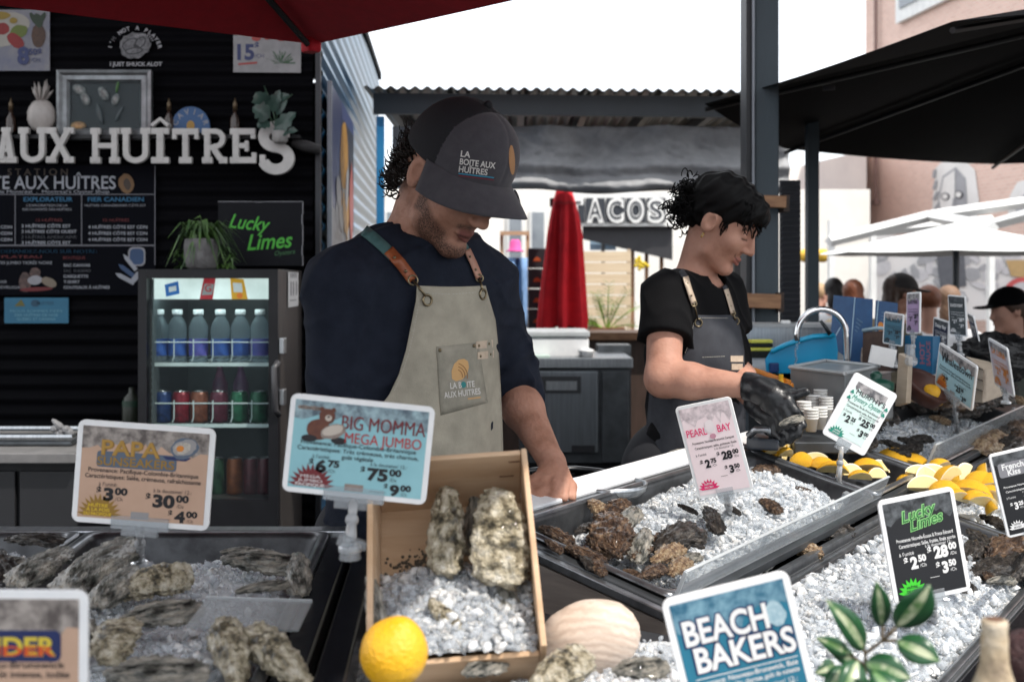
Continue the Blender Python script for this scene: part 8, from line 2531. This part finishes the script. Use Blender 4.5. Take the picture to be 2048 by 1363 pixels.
def bag(u, v):
 th, ph = 6.2832 * u, math.pi * v
 d = Vector((math.sin(ph) * math.cos(th), math.sin(ph) * math.sin(th), math.cos(ph)))
 q_ = P(1992, 715, 3.75)
 n1 = 1 + .22 * noise.noise(d * 2.2) + .16 * abs(noise.noise(d * 6)) + .05 * noise.noise(d * 14)
 return q_ + Vector((d.x * .135 * n1, d.y * .11 * n1, d.z * .075 * n1))
mb.grid(bag, 70, 44, close_u=True)
mb.build("black_bag", mat("black_net_bag", (.008, .008, .009), .35, scale=40, bump=.8, bscale=60), smooth=True, label="crumpled black net bag heaped behind the orange lettered sign", cat="bag")
# FOREGROUND PLANT AND BOTTLE
fp = thing("variegated_plant", "sprig of glossy green leaves with cream centres at the lower right", "plant", P(1732, 1420, 1.02))
LV = [((1729, 1300), (1652, 1198), 25, 1.02, .15), ((1764, 1252), (1752, 1162), 20, 1.04, -.1), ((1792, 1254), (1860, 1168), 34, 1.03, .2), ((1793, 1281), (1880, 1322), 28, 1.0, .1), ((1730, 1325), (1822, 1356), 30, .98, -.1),
  ((1698, 1306), (1632, 1274), 16, 1.05, 0), ((1712, 1330), (1640, 1282), 17, 1.06, .2), ((1716, 1320), (1680, 1400), 26, 1.0, 0), ((1690, 1330), (1648, 1400), 22, 1.04, -.2), ((1745, 1340), (1800, 1420), 30, .97, .2), ((1700, 1340), (1720, 1420), 30, 1.03, 0), ((1670, 1330), (1630, 1345), 18, 1.08, .2)]
for (bx0, by0), (tx, ty), w_, Y, tw in LV:
 mb = MB()
 leaf(mb, P(bx0, by0, Y + .01), P(tx, ty, Y - .01), w_ * Y / F * 1.05, (tw, -1, .35), 0, 1, n=12, stripe=.30, bend=.10)
 mb.build("leaf", [mat("glossy_leaf", (.020, .085, .030), .28, col2=(.012, .055, .022), scale=60, spec=.5), mat("leaf_cream_core", (.42, .46, .30), .3, col2=(.10, .20, .07), scale=50, lo=.42, hi=.55)], fp, smooth=True, solid=.0006)
mb = MB()
for pts_ in (((1727, 1420), (1730, 1335), (1731, 1305), (1764, 1281), (1766, 1252)), ((1764, 1281), (1792, 1280)), ((1764, 1281), (1792, 1254)), ((1731, 1308), (1727, 1298)), ((1729, 1330), (1700, 1308))):
 mb.tube([P(x, y, 1.025) for x, y in pts_], .0016, 6)
mb.build("stems", mat("stem_brown", (.07, .05, .025), .5), fp, smooth=True)
bf = thing("shell_bottle", "beige rough coated bottle neck at the bottom right corner", "bottle", P(1987, 1440, .95))
q = P(1989, 1238, .95)
k = .95 / F
prof = [(22, 0), (25.5, -3), (26, -14), (24.5, -24), (26, -34), (26.5, -60), (27.5, -85), (33, -108), (45, -140), (52, -190), (52, -300)]
MB().lathe([(r_ * k, z_ * k) for r_, z_ in reversed(prof)], q, 36).build("bottle_body", ramp_mat("bottle_crust", [(.3, (.22, .17, .12)), (.48, (.42, .33, .22)), (.6, (.52, .45, .35)), (.75, (.62, .58, .50))], 30, rough=.6, bump=.8, bscale=120, bdist=.004), bf, smooth=True)
MB().lathe([(17 * k, -10 * k), (17 * k, 1.5 * k), (14 * k, 2.2 * k)], q, 24).build("cork", mat("cork", (.20, .11, .07), .8, col2=(.12, .065, .04), scale=120, bump=.4), bf, smooth=True)
q = P(2048, 1318, 1.0)
mb = MB(); mb.grid(lambda u, v: q + Vector((.020 * math.sin(math.pi * v) * math.cos(6.2832 * u), .02 * math.sin(math.pi * v) * math.sin(6.2832 * u), .026 * math.cos(math.pi * v))) * (1 + .05 * noise.noise(Vector((u * 9, v * 9, 0)))), 30, 20, close_u=True)
mb.build("sea_urchin", mat("urchin_dark", (.07, .028, .028), .6, col2=(.03, .012, .014), scale=200, bump=.8, bscale=300), smooth=True, label="dark reddish brown sea urchin at the right picture edge by the bottle", cat="sea urchin")
# BACKGROUND OF THE MARKET
def pbox(mb, x0, y0, x1, y1, Y, d, mi=0):
 a, b = P(x0, y1, Y), P(x1, y0, Y)
 return mb.box(((a.x + b.x) / 2, Y + d / 2, (a.z + b.z) / 2), (b.x - a.x, d, b.z - a.z), mi)
def pb(name, m_, root, x0, y0, x1, y1, Y, d, **kw):
 mb = MB(); pbox(mb, x0, y0, x1, y1, Y, d)
 return mb.build(name, m_, root, **kw)
cream = mat("cream_render", (.80, .77, .72), .8, col2=(.70, .67, .62), scale=1.2)
white_far = mat("white_render", (.86, .85, .83), .8, col2=(.78, .77, .76), scale=1.5)
hall = thing("market_hall", "pale market hall facade behind the taco stall", "building", (1.5, 19, 0))
a_, b_ = P(600, 0, 19), P(1740, 0, 19)
MB().box(((a_.x + b_.x) / 2, 19.2, 1.45), (b_.x - a_.x, .4, 2.9)).build("wall", cream, hall)
for i, x in enumerate((770, 840, 1015, 1060, 1385, 1440)):
 f_ = pb("window", white_paint, hall, x, 420, x + 32, 520, 18.95, .05)
 pb("pane", glass_dark, f_, x + 4, 424, x + 28, 516, 18.94, .02)
tc_ = thing("taco_stall", "taco stall with a white framed TACOS sign and dark roof", "stall", (1.2, 13.2, 0))
pb("sign_frame", white_paint, tc_, 1146, 384, 1356, 452, 13.0, .12)
mb = MB(WF(0, 0, 12.985))
tiles, lets = MB(WF(0, 0, 12.985)), MB(WF(0, 0, 12.96))
for i, ch in enumerate("TACOS"):
 x = 1131 + 40.5 * i
 tiles.prism([(x, -444), (x + 38, -444), (x + 38, -396), (x, -396)], 0, 2)
 lets.text(ch, x + 19, -441, 60, 0, 0, bold=.075, width=34)
 lets.text(ch, x + 19, -438, 52, 1, 1.2, bold=-.004, width=24)
tiles.build("sign_tile", mat("tile_charcoal", (.035, .04, .05), .5), tc_)
lets.build("sign_lettering", [white_paint, mat("tile_charcoal"), ], tc_)
mb = MB(); mb.hexa([P(1165, 478, 13.1), P(1345, 520, 13.1), P(1345, 470, 15.5), P(1165, 470, 15.5)], [P(1165, 453, 13.1), P(1345, 453, 13.1), P(1345, 453, 15.5), P(1165, 453, 15.5)])
mb.build("roof", mat("stall_roof_dark", (.035, .035, .04), .6), tc_)
for x in (1203, 1262, 1290, 1320):
 pb("post", trim_grey if x == 1203 else wood_brown, tc_, x, 452, x + 7, 700, 13.3, .05)
pb("rail", wood_pale, tc_, 1255, 488, 1345, 497, 13.4, .06)
pb("blue_sheet", mat("pale_blue_sheet", (.35, .50, .66), .7), tc_, 1180, 462, 1232, 500, 15.6, .03)
rp = thing("red_parasol", "closed bright red parasol standing behind the bar counter", "parasol", P(1128, 700, 9.7) * Vector((1, 1, 0)) if False else (P(1128, 0, 9.7).x, 9.7, 0))
prof = [(380, 18, 0), (400, 24, 0), (430, 30, 1), (470, 35, 1), (520, 37, 0), (580, 42, -2), (630, 46, -3), (655, 46, -4)]
def fold(u, v):
 t = v * (len(prof) - 1); i = min(int(t), len(prof) - 2); f_ = t - i
 y, w_, o_ = [prof[i][k] * (1 - f_) + prof[i + 1][k] * f_ for k in range(3)]
 th = 6.2832 * u
 r_ = .88 * w_ * (1 + .30 * math.sin(7 * th + .7 * math.sin(3 * v)) * min(1, v * 1.6)) / F * 9.7
 q = P(1128 + o_ + 8 * (1 - v) * 0, y + 6 * math.sin(7 * th) * v, 9.7)
 return q + Vector((r_ * math.cos(th), r_ * .8 * math.sin(th), 0))
MB().grid(fold, 84, 30, close_u=True).build("folded_canopy", red_cloth2, rp, smooth=True)
MB().cyl((P(1128, 0, 9.7).x, 9.7, 0), P(1128, 377, 9.7), .024, n=12).build("pole", black_metal, rp)
mb = MB(); mb.grid(lambda u, v: fold(u, .16 + .03 * v) + Vector((0, -.012, 0)), 60, 3, close_u=True); mb.build("tie_strap", mat("strap_red", (.50, .01, .02), .7), rp, smooth=True)
pb("roof_hook", black_metal, rp, 1100, 396, 1122, 412, 9.75, .1)
fn = thing("timber_fence", "pale horizontal board fence behind the red parasol", "fence", (P(1205, 0, 11).x, 11, 0))
mb = MB()
for k in range(8): pbox(mb, 1150, 503 + k * 22, 1262, 523 + k * 22, 11, .03)
mb.build("fence_boards", mat("fence_pine", (.74, .62, .44), .6, col2=(.66, .53, .36), scale=3, stretch=(1, 4, 12)), fn)
for x in (1152, 1255): pb("fence_post", wood_pale, fn, x, 498, x + 6, 740, 11.04, .08)
pm = thing("palm_plant", "bright green palm in a box behind the bar counter", "plant", (P(1215, 0, 10.2).x, 10.2, 0))
mb = MB(); rnd = random.Random(6)
for k in range(16):
 a = rnd.uniform(-1.25, 1.25)
 L = rnd.uniform(.26, .42)
 b0 = P(1214, 662, 10.2)
 pts = [b0 + Vector((math.sin(a) * L * t, rnd.uniform(-.05, .05) * t, math.cos(a) * L * t * 1.1 - .16 * abs(math.sin(a)) * t * t)) for t in (0, .35, .7, 1)]
 mb.tube(pts, [.006, .006, .005, .002], 4)
 for t in np.linspace(.3, 1, 9):
  i = min(int(t * 3), 2); q = pts[i].lerp(pts[i + 1], t * 3 - i)
  for sg in (-1, 1):
   tip = q + Vector((sg * .055 * math.cos(a) + math.sin(a) * .05, rnd.uniform(-.02, .02), -sg * .04 * math.sin(a) + .035))
   mb.tube([q, q.lerp(tip, .5) + Vector((0, 0, .008)), tip], [.003, .008, .001], 4, flat=.3, caps=False)
mb.build("fronds", mat("palm_green", (.22, .36, .05), .5, col2=(.10, .22, .03), scale=9), pm)
pb("planter", wood_brown, pm, 1180, 655, 1250, 700, 10.15, .25)
mb = MB()
for k in range(14): mb.ball(P(1280 + rnd.gauss(0, 5), 528 + rnd.gauss(0, 6), 11.5), .02, 7, 5)
mb.build("yellow_flowers", mat("flower_yellow", (.65, .48, .03), .7), label="bunch of yellow flowers left of the woman's shoulder", cat="flowers")
for k in range(4):
 t = thing("black_crate", "%s black crate with an orange mark in the stack left of the closed red parasol" % ("topmost", "second", "third", "lowest")[k], "crate", P(1074, 535 + 41 * k, 10), "stacked black crates")
 pb("crate_body", mat("crate_black", (.02, .022, .028), .6), t, 1056, 496 + 41 * k, 1092, 535 + 41 * k, 10, .3, bevel=.01)
 mb = MB(WF(1074, 522 + 41 * k, 9.994)); mb.sheet([(-8, 0), (8, 0), (5, 6), (0, 9), (-5, 6)], 0); mb.build("crate_mark", mat("mark_orange", (.45, .09, .02), .6), t)
pb("crate_stand", black_metal, None, 1054, 660, 1094, 900, 10, .35, label="black plinth under the stacked black crates", cat="plinth")
pb("orange_post", mat("orange_paint", (.70, .18, .05), .5), None, 1094, 500, 1101, 760, 10.1, .05, label="thin orange post between the crates and the red parasol", cat="post")
rk = thing("clothes_rack", "timber clothes rack with blue denim beside the black crates", "rack", (P(1035, 0, 10.6).x, 10.6, 0))
for x in (1000, 1052): pb("rack_post", wood_light, rk, x, 462, x + 7, 800, 10.7, .05)
pb("rack_beam", wood_light, rk, 1000, 462, 1059, 470, 10.64, .05)
MB().grid(lambda u, v: P(1010 + 44 * u, 515 + 142 * v, 10.5 + .04 * math.sin(u * 14)), 24, 6).build("denim_cloth", mat("denim_blue", (.20, .34, .58), .8, col2=(.15, .27, .48), scale=20), label="pale blue denim cloth hanging on the timber rack", cat="cloth", solid=.01, smooth=True)
mb = MB(); mb.lathe([(.085, 0), (.08, .01), (.055, .02), (.05, .09), (.03, .11)], P(1030, 503, 10.5), 18); mb.build("pink_hat", mat("hot_pink", (.75, .10, .36), .7), label="hot pink hat on the rack above the denim cloth", cat="hat", smooth=True)
uf = thing("worktop_fridge", "stainless undercounter fridge between the man and the woman", "fridge", (P(1150, 0, 6.4).x, 6.4, 0))
pb("cabinet", steel_dark, uf, 1040, 738, 1262, 925, 6.42, .6)
pb("worktop", steel, uf, 1036, 716, 1266, 736, 6.38, .66, bevel=.004)
dr_ = pb("door", mat("fridge_steel", (.20, .22, .24), .36, .8, col2=(.15, .165, .18), scale=3, stretch=(20, 1, 1)), uf, 1052, 742, 1196, 905, 6.38, .035, bevel=.006)
pb("door_handle", mat("handle_black", (.03, .032, .036), .4), dr_, 1082, 752, 1162, 786, 6.37, .008)
pb("handle_plate", steel, dr_, 1092, 762, 1154, 780, 6.362, .006)
pb("badge", print_black, dr_, 1143, 890, 1190, 904, 6.372, .006)
MB().ball(P(1072, 747, 6.37), (.018, .008, .018), 12, 8).build("lock", chrome, dr_)
pb("second_door", steel_dark, uf, 1204, 742, 1258, 925, 6.385, .03, bevel=.005)
pb("kick_plate", black_metal, uf, 1046, 927, 1258, 985, 6.46, .5)
wa = thing("white_cooler", "white box cooler standing on the stainless worktop", "cooler", P(1110, 716, 6.6))
pb("cooler_body", white_plastic, wa, 1040, 676, 1178, 715, 6.55, .4, bevel=.01)
pb("cooler_lid", mat("lid_grey", (.45, .47, .48), .4), wa, 1038, 662, 1180, 674, 6.54, .42, bevel=.008)
MB().lathe([(.035, 0), (.045, .035), (.047, .04), (.02, .05)], P(1172, 714, 6.5), 16).build("white_tub", white_plastic, label="little white tub at the worktop's right end", cat="tub", smooth=True)
pb("cutting_board", mat("board_mint", (.50, .62, .56), .5), None, 1062, 711, 1100, 715.5, 6.42, .12, label="mint green cutting board lying on the stainless worktop", cat="cutting board")
pb("dark_locker", steel_dark, None, 1196, 690, 1262, 712, 6.9, .2, label="dark metal drawer unit behind the worktop by the woman", cat="drawer unit")
# brick building with a mural
bk = thing("brick_building", "pale red brick building with a painted face mural on the right", "building", (10, 24, 0))
c0 = P(1731, 0, 30)
BD = Vector((.128, -1, 0)).normalized()
bn = Vector((-1, -.128, 0)).normalized()
e0 = c0 + BD * 18
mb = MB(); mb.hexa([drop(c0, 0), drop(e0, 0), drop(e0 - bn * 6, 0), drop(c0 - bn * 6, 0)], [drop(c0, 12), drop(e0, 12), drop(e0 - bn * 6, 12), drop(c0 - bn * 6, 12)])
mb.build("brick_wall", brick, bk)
BT = basis(BD, (0, 0, 1), drop(c0, 0) + bn * .02)
def bpx(px, py):
 r = Vector(((px - CX) / F, 1, -(py - HZ) / F)); o = Vector((0, 0, EYE))
 q = o + r * ((BT.translation - o).dot(bn) / r.dot(bn))
 return (q - BT.translation).dot(BD), q.z
def bpoly(mb, pts, z, mi=0): mb.sheet([bpx(*p_) for p_ in pts], z, mi)
u0, v0 = bpx(1800, 48); u1, v1 = bpx(1925, 0)
w_ = MB(BT); w_.prism([(u0, v0), (u0 + 3.2, v0), (u0 + 3.2, v0 + 3.0), (u0, v0 + 3.0)], 0, .12); wf = w_.build("window", white_paint, bk)
w_ = MB(BT); w_.prism([(u0 + .25, v0 + .3), (u0 + 1.5, v0 + .3), (u0 + 1.5, v0 + 2.8), (u0 + .25, v0 + 2.8)], .13, .16); w_.prism([(u0 + 1.7, v0 + .3), (u0 + 2.95, v0 + .3), (u0 + 2.95, v0 + 2.8), (u0 + 1.7, v0 + 2.8)], .13, .16); w_.build("pane", glass_dark, wf)
u_, v_ = bpx(1759, 405)
mb = MB(BT); mb.tube([(u_, v_, .1), (u_, 12, .1)], .05, 8); mb.box((u_, v_, .1), (.2, .12, .12)); mb.build("drainpipe", mat("pipe_brown", (.25, .16, .14), .6), bk)
mw, mg, mk = mat("mural_white", (.78, .76, .74), .8, col2=(.66, .64, .62), scale=1), mat("mural_grey", (.36, .36, .38), .8, scale=2), mat("mural_dark", (.10, .10, .11), .8, scale=2)
mb = MB(BT)
bpoly(mb, [(1862, 470), (1866, 390), (1872, 335), (1890, 318), (1925, 316), (1950, 340), (1958, 400), (1950, 470)], 0, 0)
bpoly(mb, [(1876, 400), (1886, 352), (1912, 334), (1932, 356), (1936, 420), (1914, 452), (1886, 444)], .01, 1)
bpoly(mb, [(1880, 402), (1889, 356), (1911, 340), (1911, 446), (1888, 440)], .02, 0)
for x, y in ((1893, 393), (1920, 389)):
 bpoly(mb, ell(x, y, 9, 8, 12), .03, 2); bpoly(mb, ell(x, y, 6, 5.5, 12), .04, 0)
bpoly(mb, [(1908, 396), (1912, 396), (1913, 420), (1906, 420)], .03, 1)
bpoly(mb, [(1896, 432), (1922, 430), (1920, 434), (1898, 436)], .03, 2)
for k in range(5): bpoly(mb, [(1868 + 3 * k, 340 + 22 * k), (1874 + 3 * k, 338 + 22 * k), (1872, 356 + 22 * k), (1866, 356 + 22 * k)], .025, 1)
mb.build("mural", [mw, mg, mk], bk); mb = MB(BT)
bpoly(mb, [(2015, 440), (2018, 395), (2034, 365), (2080, 350), (2080, 450)], 0, 0); bpoly(mb, [(2030, 440), (2034, 400), (2060, 380), (2062, 440)], .01, 1)
mb.build("mural", [mw, mg, mk], bk)
gw = thing("painted_wall", "low wall painted in blue, green and grey figures below the brick building", "wall", (8, 21, 0))
pb("wall_base", white_far, gw, 1660, 470, 2300, 640, 20.5, .3)
mb = MB(WF(0, 0, 20.48)); rnd = random.Random(12)
pm_ = [mat("paint_blue", (.10, .30, .75), .7), mat("paint_green", (.05, .35, .16), .7), mat("paint_red", (.65, .12, .12), .7), mat("paint_grey", (.42, .43, .45), .7), mat("paint_pale", (.66, .66, .68), .7), mat("paint_charcoal", (.14, .15, .17), .7), mat("paint_ochre", (.60, .42, .20), .7)]
mb.sheet([(1668, -488), (1752, -492), (1740, -545), (1716, -552), (1690, -528)], .1, 0); mb.sheet([(1672, -494), (1742, -498), (1744, -512), (1700, -520), (1676, -508)], .2, 1)
mb.sheet([(1718, -512), (1734, -512), (1736, -575), (1722, -590)], .3, 2)
for k in range(46):
 x, y = rnd.uniform(1758, 2050), -rnd.uniform(505, 600)
 mb.sheet(ell(x, y, rnd.uniform(4, 16), rnd.uniform(5, 22), 12, rnd.uniform(0, 3), .4, k), .4 + .03 * k, rnd.choice((3, 4, 4, 3, 4)))
mb.sheet([(1872, -510), (1928, -512), (1932, -572), (1880, -576)], 2.2, 5)
mb.sheet(ell(2045, -596, 42, 42, 26), 2.3, 2); mb.sheet(ell(2047, -598, 34, 35, 26), 2.5, 4); mb.sheet([(2010, -520), (2060, -520), (2060, -556), (2022, -552)], 2.2, 6)
mb.build("wall_painting", pm_, gw)
wb_ = thing("white_shopfront", "white shopfront with a tan lettered fascia beyond the thin pole", "building", (7.4, 27, 0))
MB().hexa([P(1545, 640, 24), P(1733, 640, 27), P(1733, 640, 30), P(1545, 640, 30)], [P(1545, 345, 24), P(1733, 300, 27), P(1733, 300, 30), P(1545, 345, 30)]).build("facade", white_far, wb_)
T = WF(0, 0, 23.9)
mb = MB(T)
for x, y, rx in ((1640, -392, 20), (1608, -388, 8), (1700, -380, 5)): mb.sheet(ell(x, y, rx, rx * .45, 12, .1, .3, int(x)), 0, 0)
mb.sheet([(1575, -470), (1730, -455), (1730, -459), (1575, -475)], 0, 1); mb.sheet([(1690, -452), (1733, -446), (1733, -462), (1690, -468)], .2, 3)
for k in range(9): mb.sheet([(1640 + 10 * k, -535), (1644 + 10 * k, -535), (1643 + 10 * k, -552), (1639 + 10 * k, -552)], 0, 2)
mb.build("fascia_marks", [mat("fascia_tan", (.55, .40, .24), .7), mat("fascia_grey", (.5, .48, .47), .7), print_grey, mat("fascia_rose", (.45, .30, .26), .7)], wb_)
for i, x in enumerate((1612, 1645)):
 MB().ball(P(x, 511, 15), (.10, .10, .09), 16, 10).build("paper_lantern", mat("lantern_yellow", (.80, .48, .06), .6), label="%s yellow lantern hanging by the thin grey pole" % ("left" if i == 0 else "right"), cat="lantern", group="yellow paper lanterns", smooth=True)
pg = thing("white_pergola", "white timber pergola frame standing over the seating area", "pergola", (5, 14, 0))
for x in (1665, 1748, 1985): pb("post", white_paint, pg, x - 6, 440 if x != 1748 else 455, x + 5, 820, 14 if x != 1748 else 15, .1)
def beam(x0, y0, Y0, x1, y1, Y1, w_=.07):
 a, b = P(x0, y0, Y0), P(x1, y1, Y1)
 mb = MB(); mb.tube([a, b], w_, 4); mb.build("beam", white_paint, pg)
for b_ in ((1660, 482, 14, 1860, 432, 14), (1660, 482, 14, 1750, 462, 16), (1860, 432, 14, 2120, 395, 14), (1980, 450, 14, 2120, 412, 13), (1750, 462, 16, 1985, 440, 16), (1860, 432, 14, 1985, 455, 12)): beam(*b_)
wp = thing("white_parasol", "open white parasol with a dark pole over the seated crowd", "parasol", (P(1907, 0, 10).x, 10, 0))
ax_ = P(1912, 446, 10)
rim2 = []
for k in range(8):
 a = 6.2832 * (k + .5) / 8
 rim2.append(Vector((ax_.x + 1.16 * math.cos(a), 10 + 1.16 * math.sin(a), P(0, 506, 10).z)))
mb = MB()
for k in range(8): canopy_panel(mb, ax_, rim2[k], rim2[(k + 1) % 8], .01, 6)
mb.build("canopy", mat("white_cloth", (.78, .80, .78), .8, scale=10), wp, solid=.004)
MB().cyl((ax_.x, 10, 0), ax_ - Vector((0, 0, .01)), .028, n=12).build("pole", mat("pole_slate", (.03, .04, .05), .4), wp)
mb = MB()
for q in rim2: mb.tube([ax_ + Vector((0, 0, -.16)), q.lerp(ax_, .45) + Vector((0, 0, -.04))], .008, 5)
mb.build("struts", white_paint, wp)
def seated(label, px, py, Y, yaw, skin_c, hair, shirt, cap=None, hair_long=True, scale=1.):
 Hd = Fig()
 Hd.right, Hd.fwd, Hd.up = rot_yaw_pitch(yaw, 6)
 Hd.C, Hd.s, Hd.smile, Hd.chin = P(px, py, Y), scale, 0, .078
 f_, loc_ = head_sdf(Hd)
 C = Hd.C
 fw, lf = Vector((Hd.fwd.x, Hd.fwd.y, 0)).normalized(), -Hd.right
 b3 = np.array([list(lf), list(fw), [0, 0, 1]], np.float32)
 base = C - Hd.fwd * .03 + Vector((0, 0, -.20))
 base.z = C.z - .20
 t = thing("person", label, "person", (C.x, C.y, 0))
 def trunk(X, Y_, Z, g=0.):
  d = s_ell(X, Y_, Z, v3(base + Vector((0, 0, -.20))), (.17 + g, .11 + g, .21 + g), b3)
  d = smin(d, s_ell(X, Y_, Z, v3(base + Vector((0, 0, -.48))), (.16 + g, .13 + g, .2 + g), b3), .06)
  d = smin(d, s_cap(X, Y_, Z, v3(base - lf * .15 + Vector((0, 0, -.06))), v3(base + lf * .15 + Vector((0, 0, -.06))), .055 + g), .05)
  for sg in (-1, 1):
   sh_, el, ha = base + lf * .19 * sg + Vector((0, 0, -.07)), base + lf * .22 * sg + fw * .05 + Vector((0, 0, -.33)), base + lf * .10 * sg + fw * .30 + Vector((0, 0, -.40))
   d = smin(d, smin(s_cap(X, Y_, Z, v3(sh_), v3(el), .05 + g, .042 + g), s_cap(X, Y_, Z, v3(el), v3(ha), .04 + g, .028 + g), .02), .03)
  return d
 def body(X, Y_, Z):
  d = smin(f_(X, Y_, Z), s_cap(X, Y_, Z, v3(C - Hd.fwd * .03 - Hd.up * .06), v3(base + Vector((0, 0, -.03))), .05, .06), .02)
  return smin(d, trunk(X, Y_, Z), .03)
 c = np.array(v3(base))
 lo, hi = c - np.array((.42, .42, .70)), c + np.array((.42, .42, .36))
 sdf_build(body, lo, hi, .012, "body", [mat("skin_" + skin_c[0], skin_c[1], .6, scale=12)], t)
 sdf_build(lambda X, Y_, Z: smax(smax(trunk(X, Y_, Z, .015), -s_cap(X, Y_, Z, v3(C - Hd.fwd * .03), v3(base), .062, .07), .01), -(X * 0 + .02), .001), lo, hi, .014, "shirt", [shirt], t)
 def hr(X, Y_, Z):
  a, b, u = loc_(X, Y_, Z)
  d = s_ell(a, b, u, (0, -.018, .04), (.087, .107, .095))
  d = smax(d, -s_ell(a, b, u, (0, .10, -.03), (.11, .085, .09)), .012)
  if hair_long: d = smin(d, s_ell(a, b, u, (.02, -.085, -.08), (.075, .045, .11)), .03)
  return (smax(d, -.05 - u, .01) if not hair_long else d) * Hd.s - .0015 * np.sin(Z * 120 + X * 170)
 cc = np.array(v3(C))
 sdf_build(hr, cc - .24, cc + .2, .009, "hair", [hair], t)
 if cap is not None:
  def cp(X, Y_, Z):
   a, b, u = loc_(X, Y_, Z)
   d = smax(s_ell(a, b, u, (0, -.006, .035), (.095, .115, .105)), .035 - u, .006)
   return smin(d, s_ell(a, b, u, (0, .135, .036), (.072, .075, .008)), .01)
  sdf_build(cp, cc - .26, cc + .26, .009, "cap", [cap], t)
 MB().lathe([(.16, 0), (.16, .42), (.18, .44), (.18, .46)], (base.x, base.y, max(0, base.z - 1.16)), 14).build("stool", wood_brown, label="stool under the " + label[:60].split(" with")[0], cat="stool", group="stools of the seated crowd")
 return t
hb, hr_, hd_ = mat("hair_brown", (.05, .025, .015), .5), mat("hair_auburn", (.16, .05, .02), .5), mat("hair_dark", (.012, .01, .01), .5)
sk1, sk2 = ("peach", (.48, .26, .19)), ("tan", (.36, .18, .12))
cloth_w, cloth_o, cloth_b = mat("cloth_white", (.74, .75, .77), .8), mat("cloth_olive", (.11, .12, .10), .8), mat("cloth_khaki", (.20, .17, .12), .8)
seated("man in black cap and grey green jacket facing left at right picture edge", 2017, 622, 6.4, -82, sk1, hb, cloth_o, black_cloth, True)
seated("woman in a dark cap with long brown hair seated behind the lilac sign", 1802, 588, 7.4, 100, sk2, hb, cloth_b, mat("cap_brown_black", (.025, .022, .022), .8), True)
seated("person with short auburn hair and a white shirt seen from behind", 1856, 607, 8.2, 175, sk1, hr_, cloth_w, None, False)
seated("person in a white top with long light brown hair near the white parasol pole", 1898, 606, 8.6, 150, sk1, mat("hair_light_brown", (.22, .13, .08), .6), cloth_w, None, True)
seated("dark haired person in white seated left of the blue menus", 1668, 584, 10.5, 160, sk1, hd_, cloth_w, None, True)
seated("person with reddish brown hair above the blue menus", 1706, 590, 9.6, 170, sk2, hr_, cloth_b, None, True)
seated("fair haired person in a pale top seated left of the dark haired one", 1640, 590, 12.5, 120, sk1, mat("hair_fair", (.40, .26, .14), .6), mat("cloth_rose", (.66, .45, .42), .8), None, False)
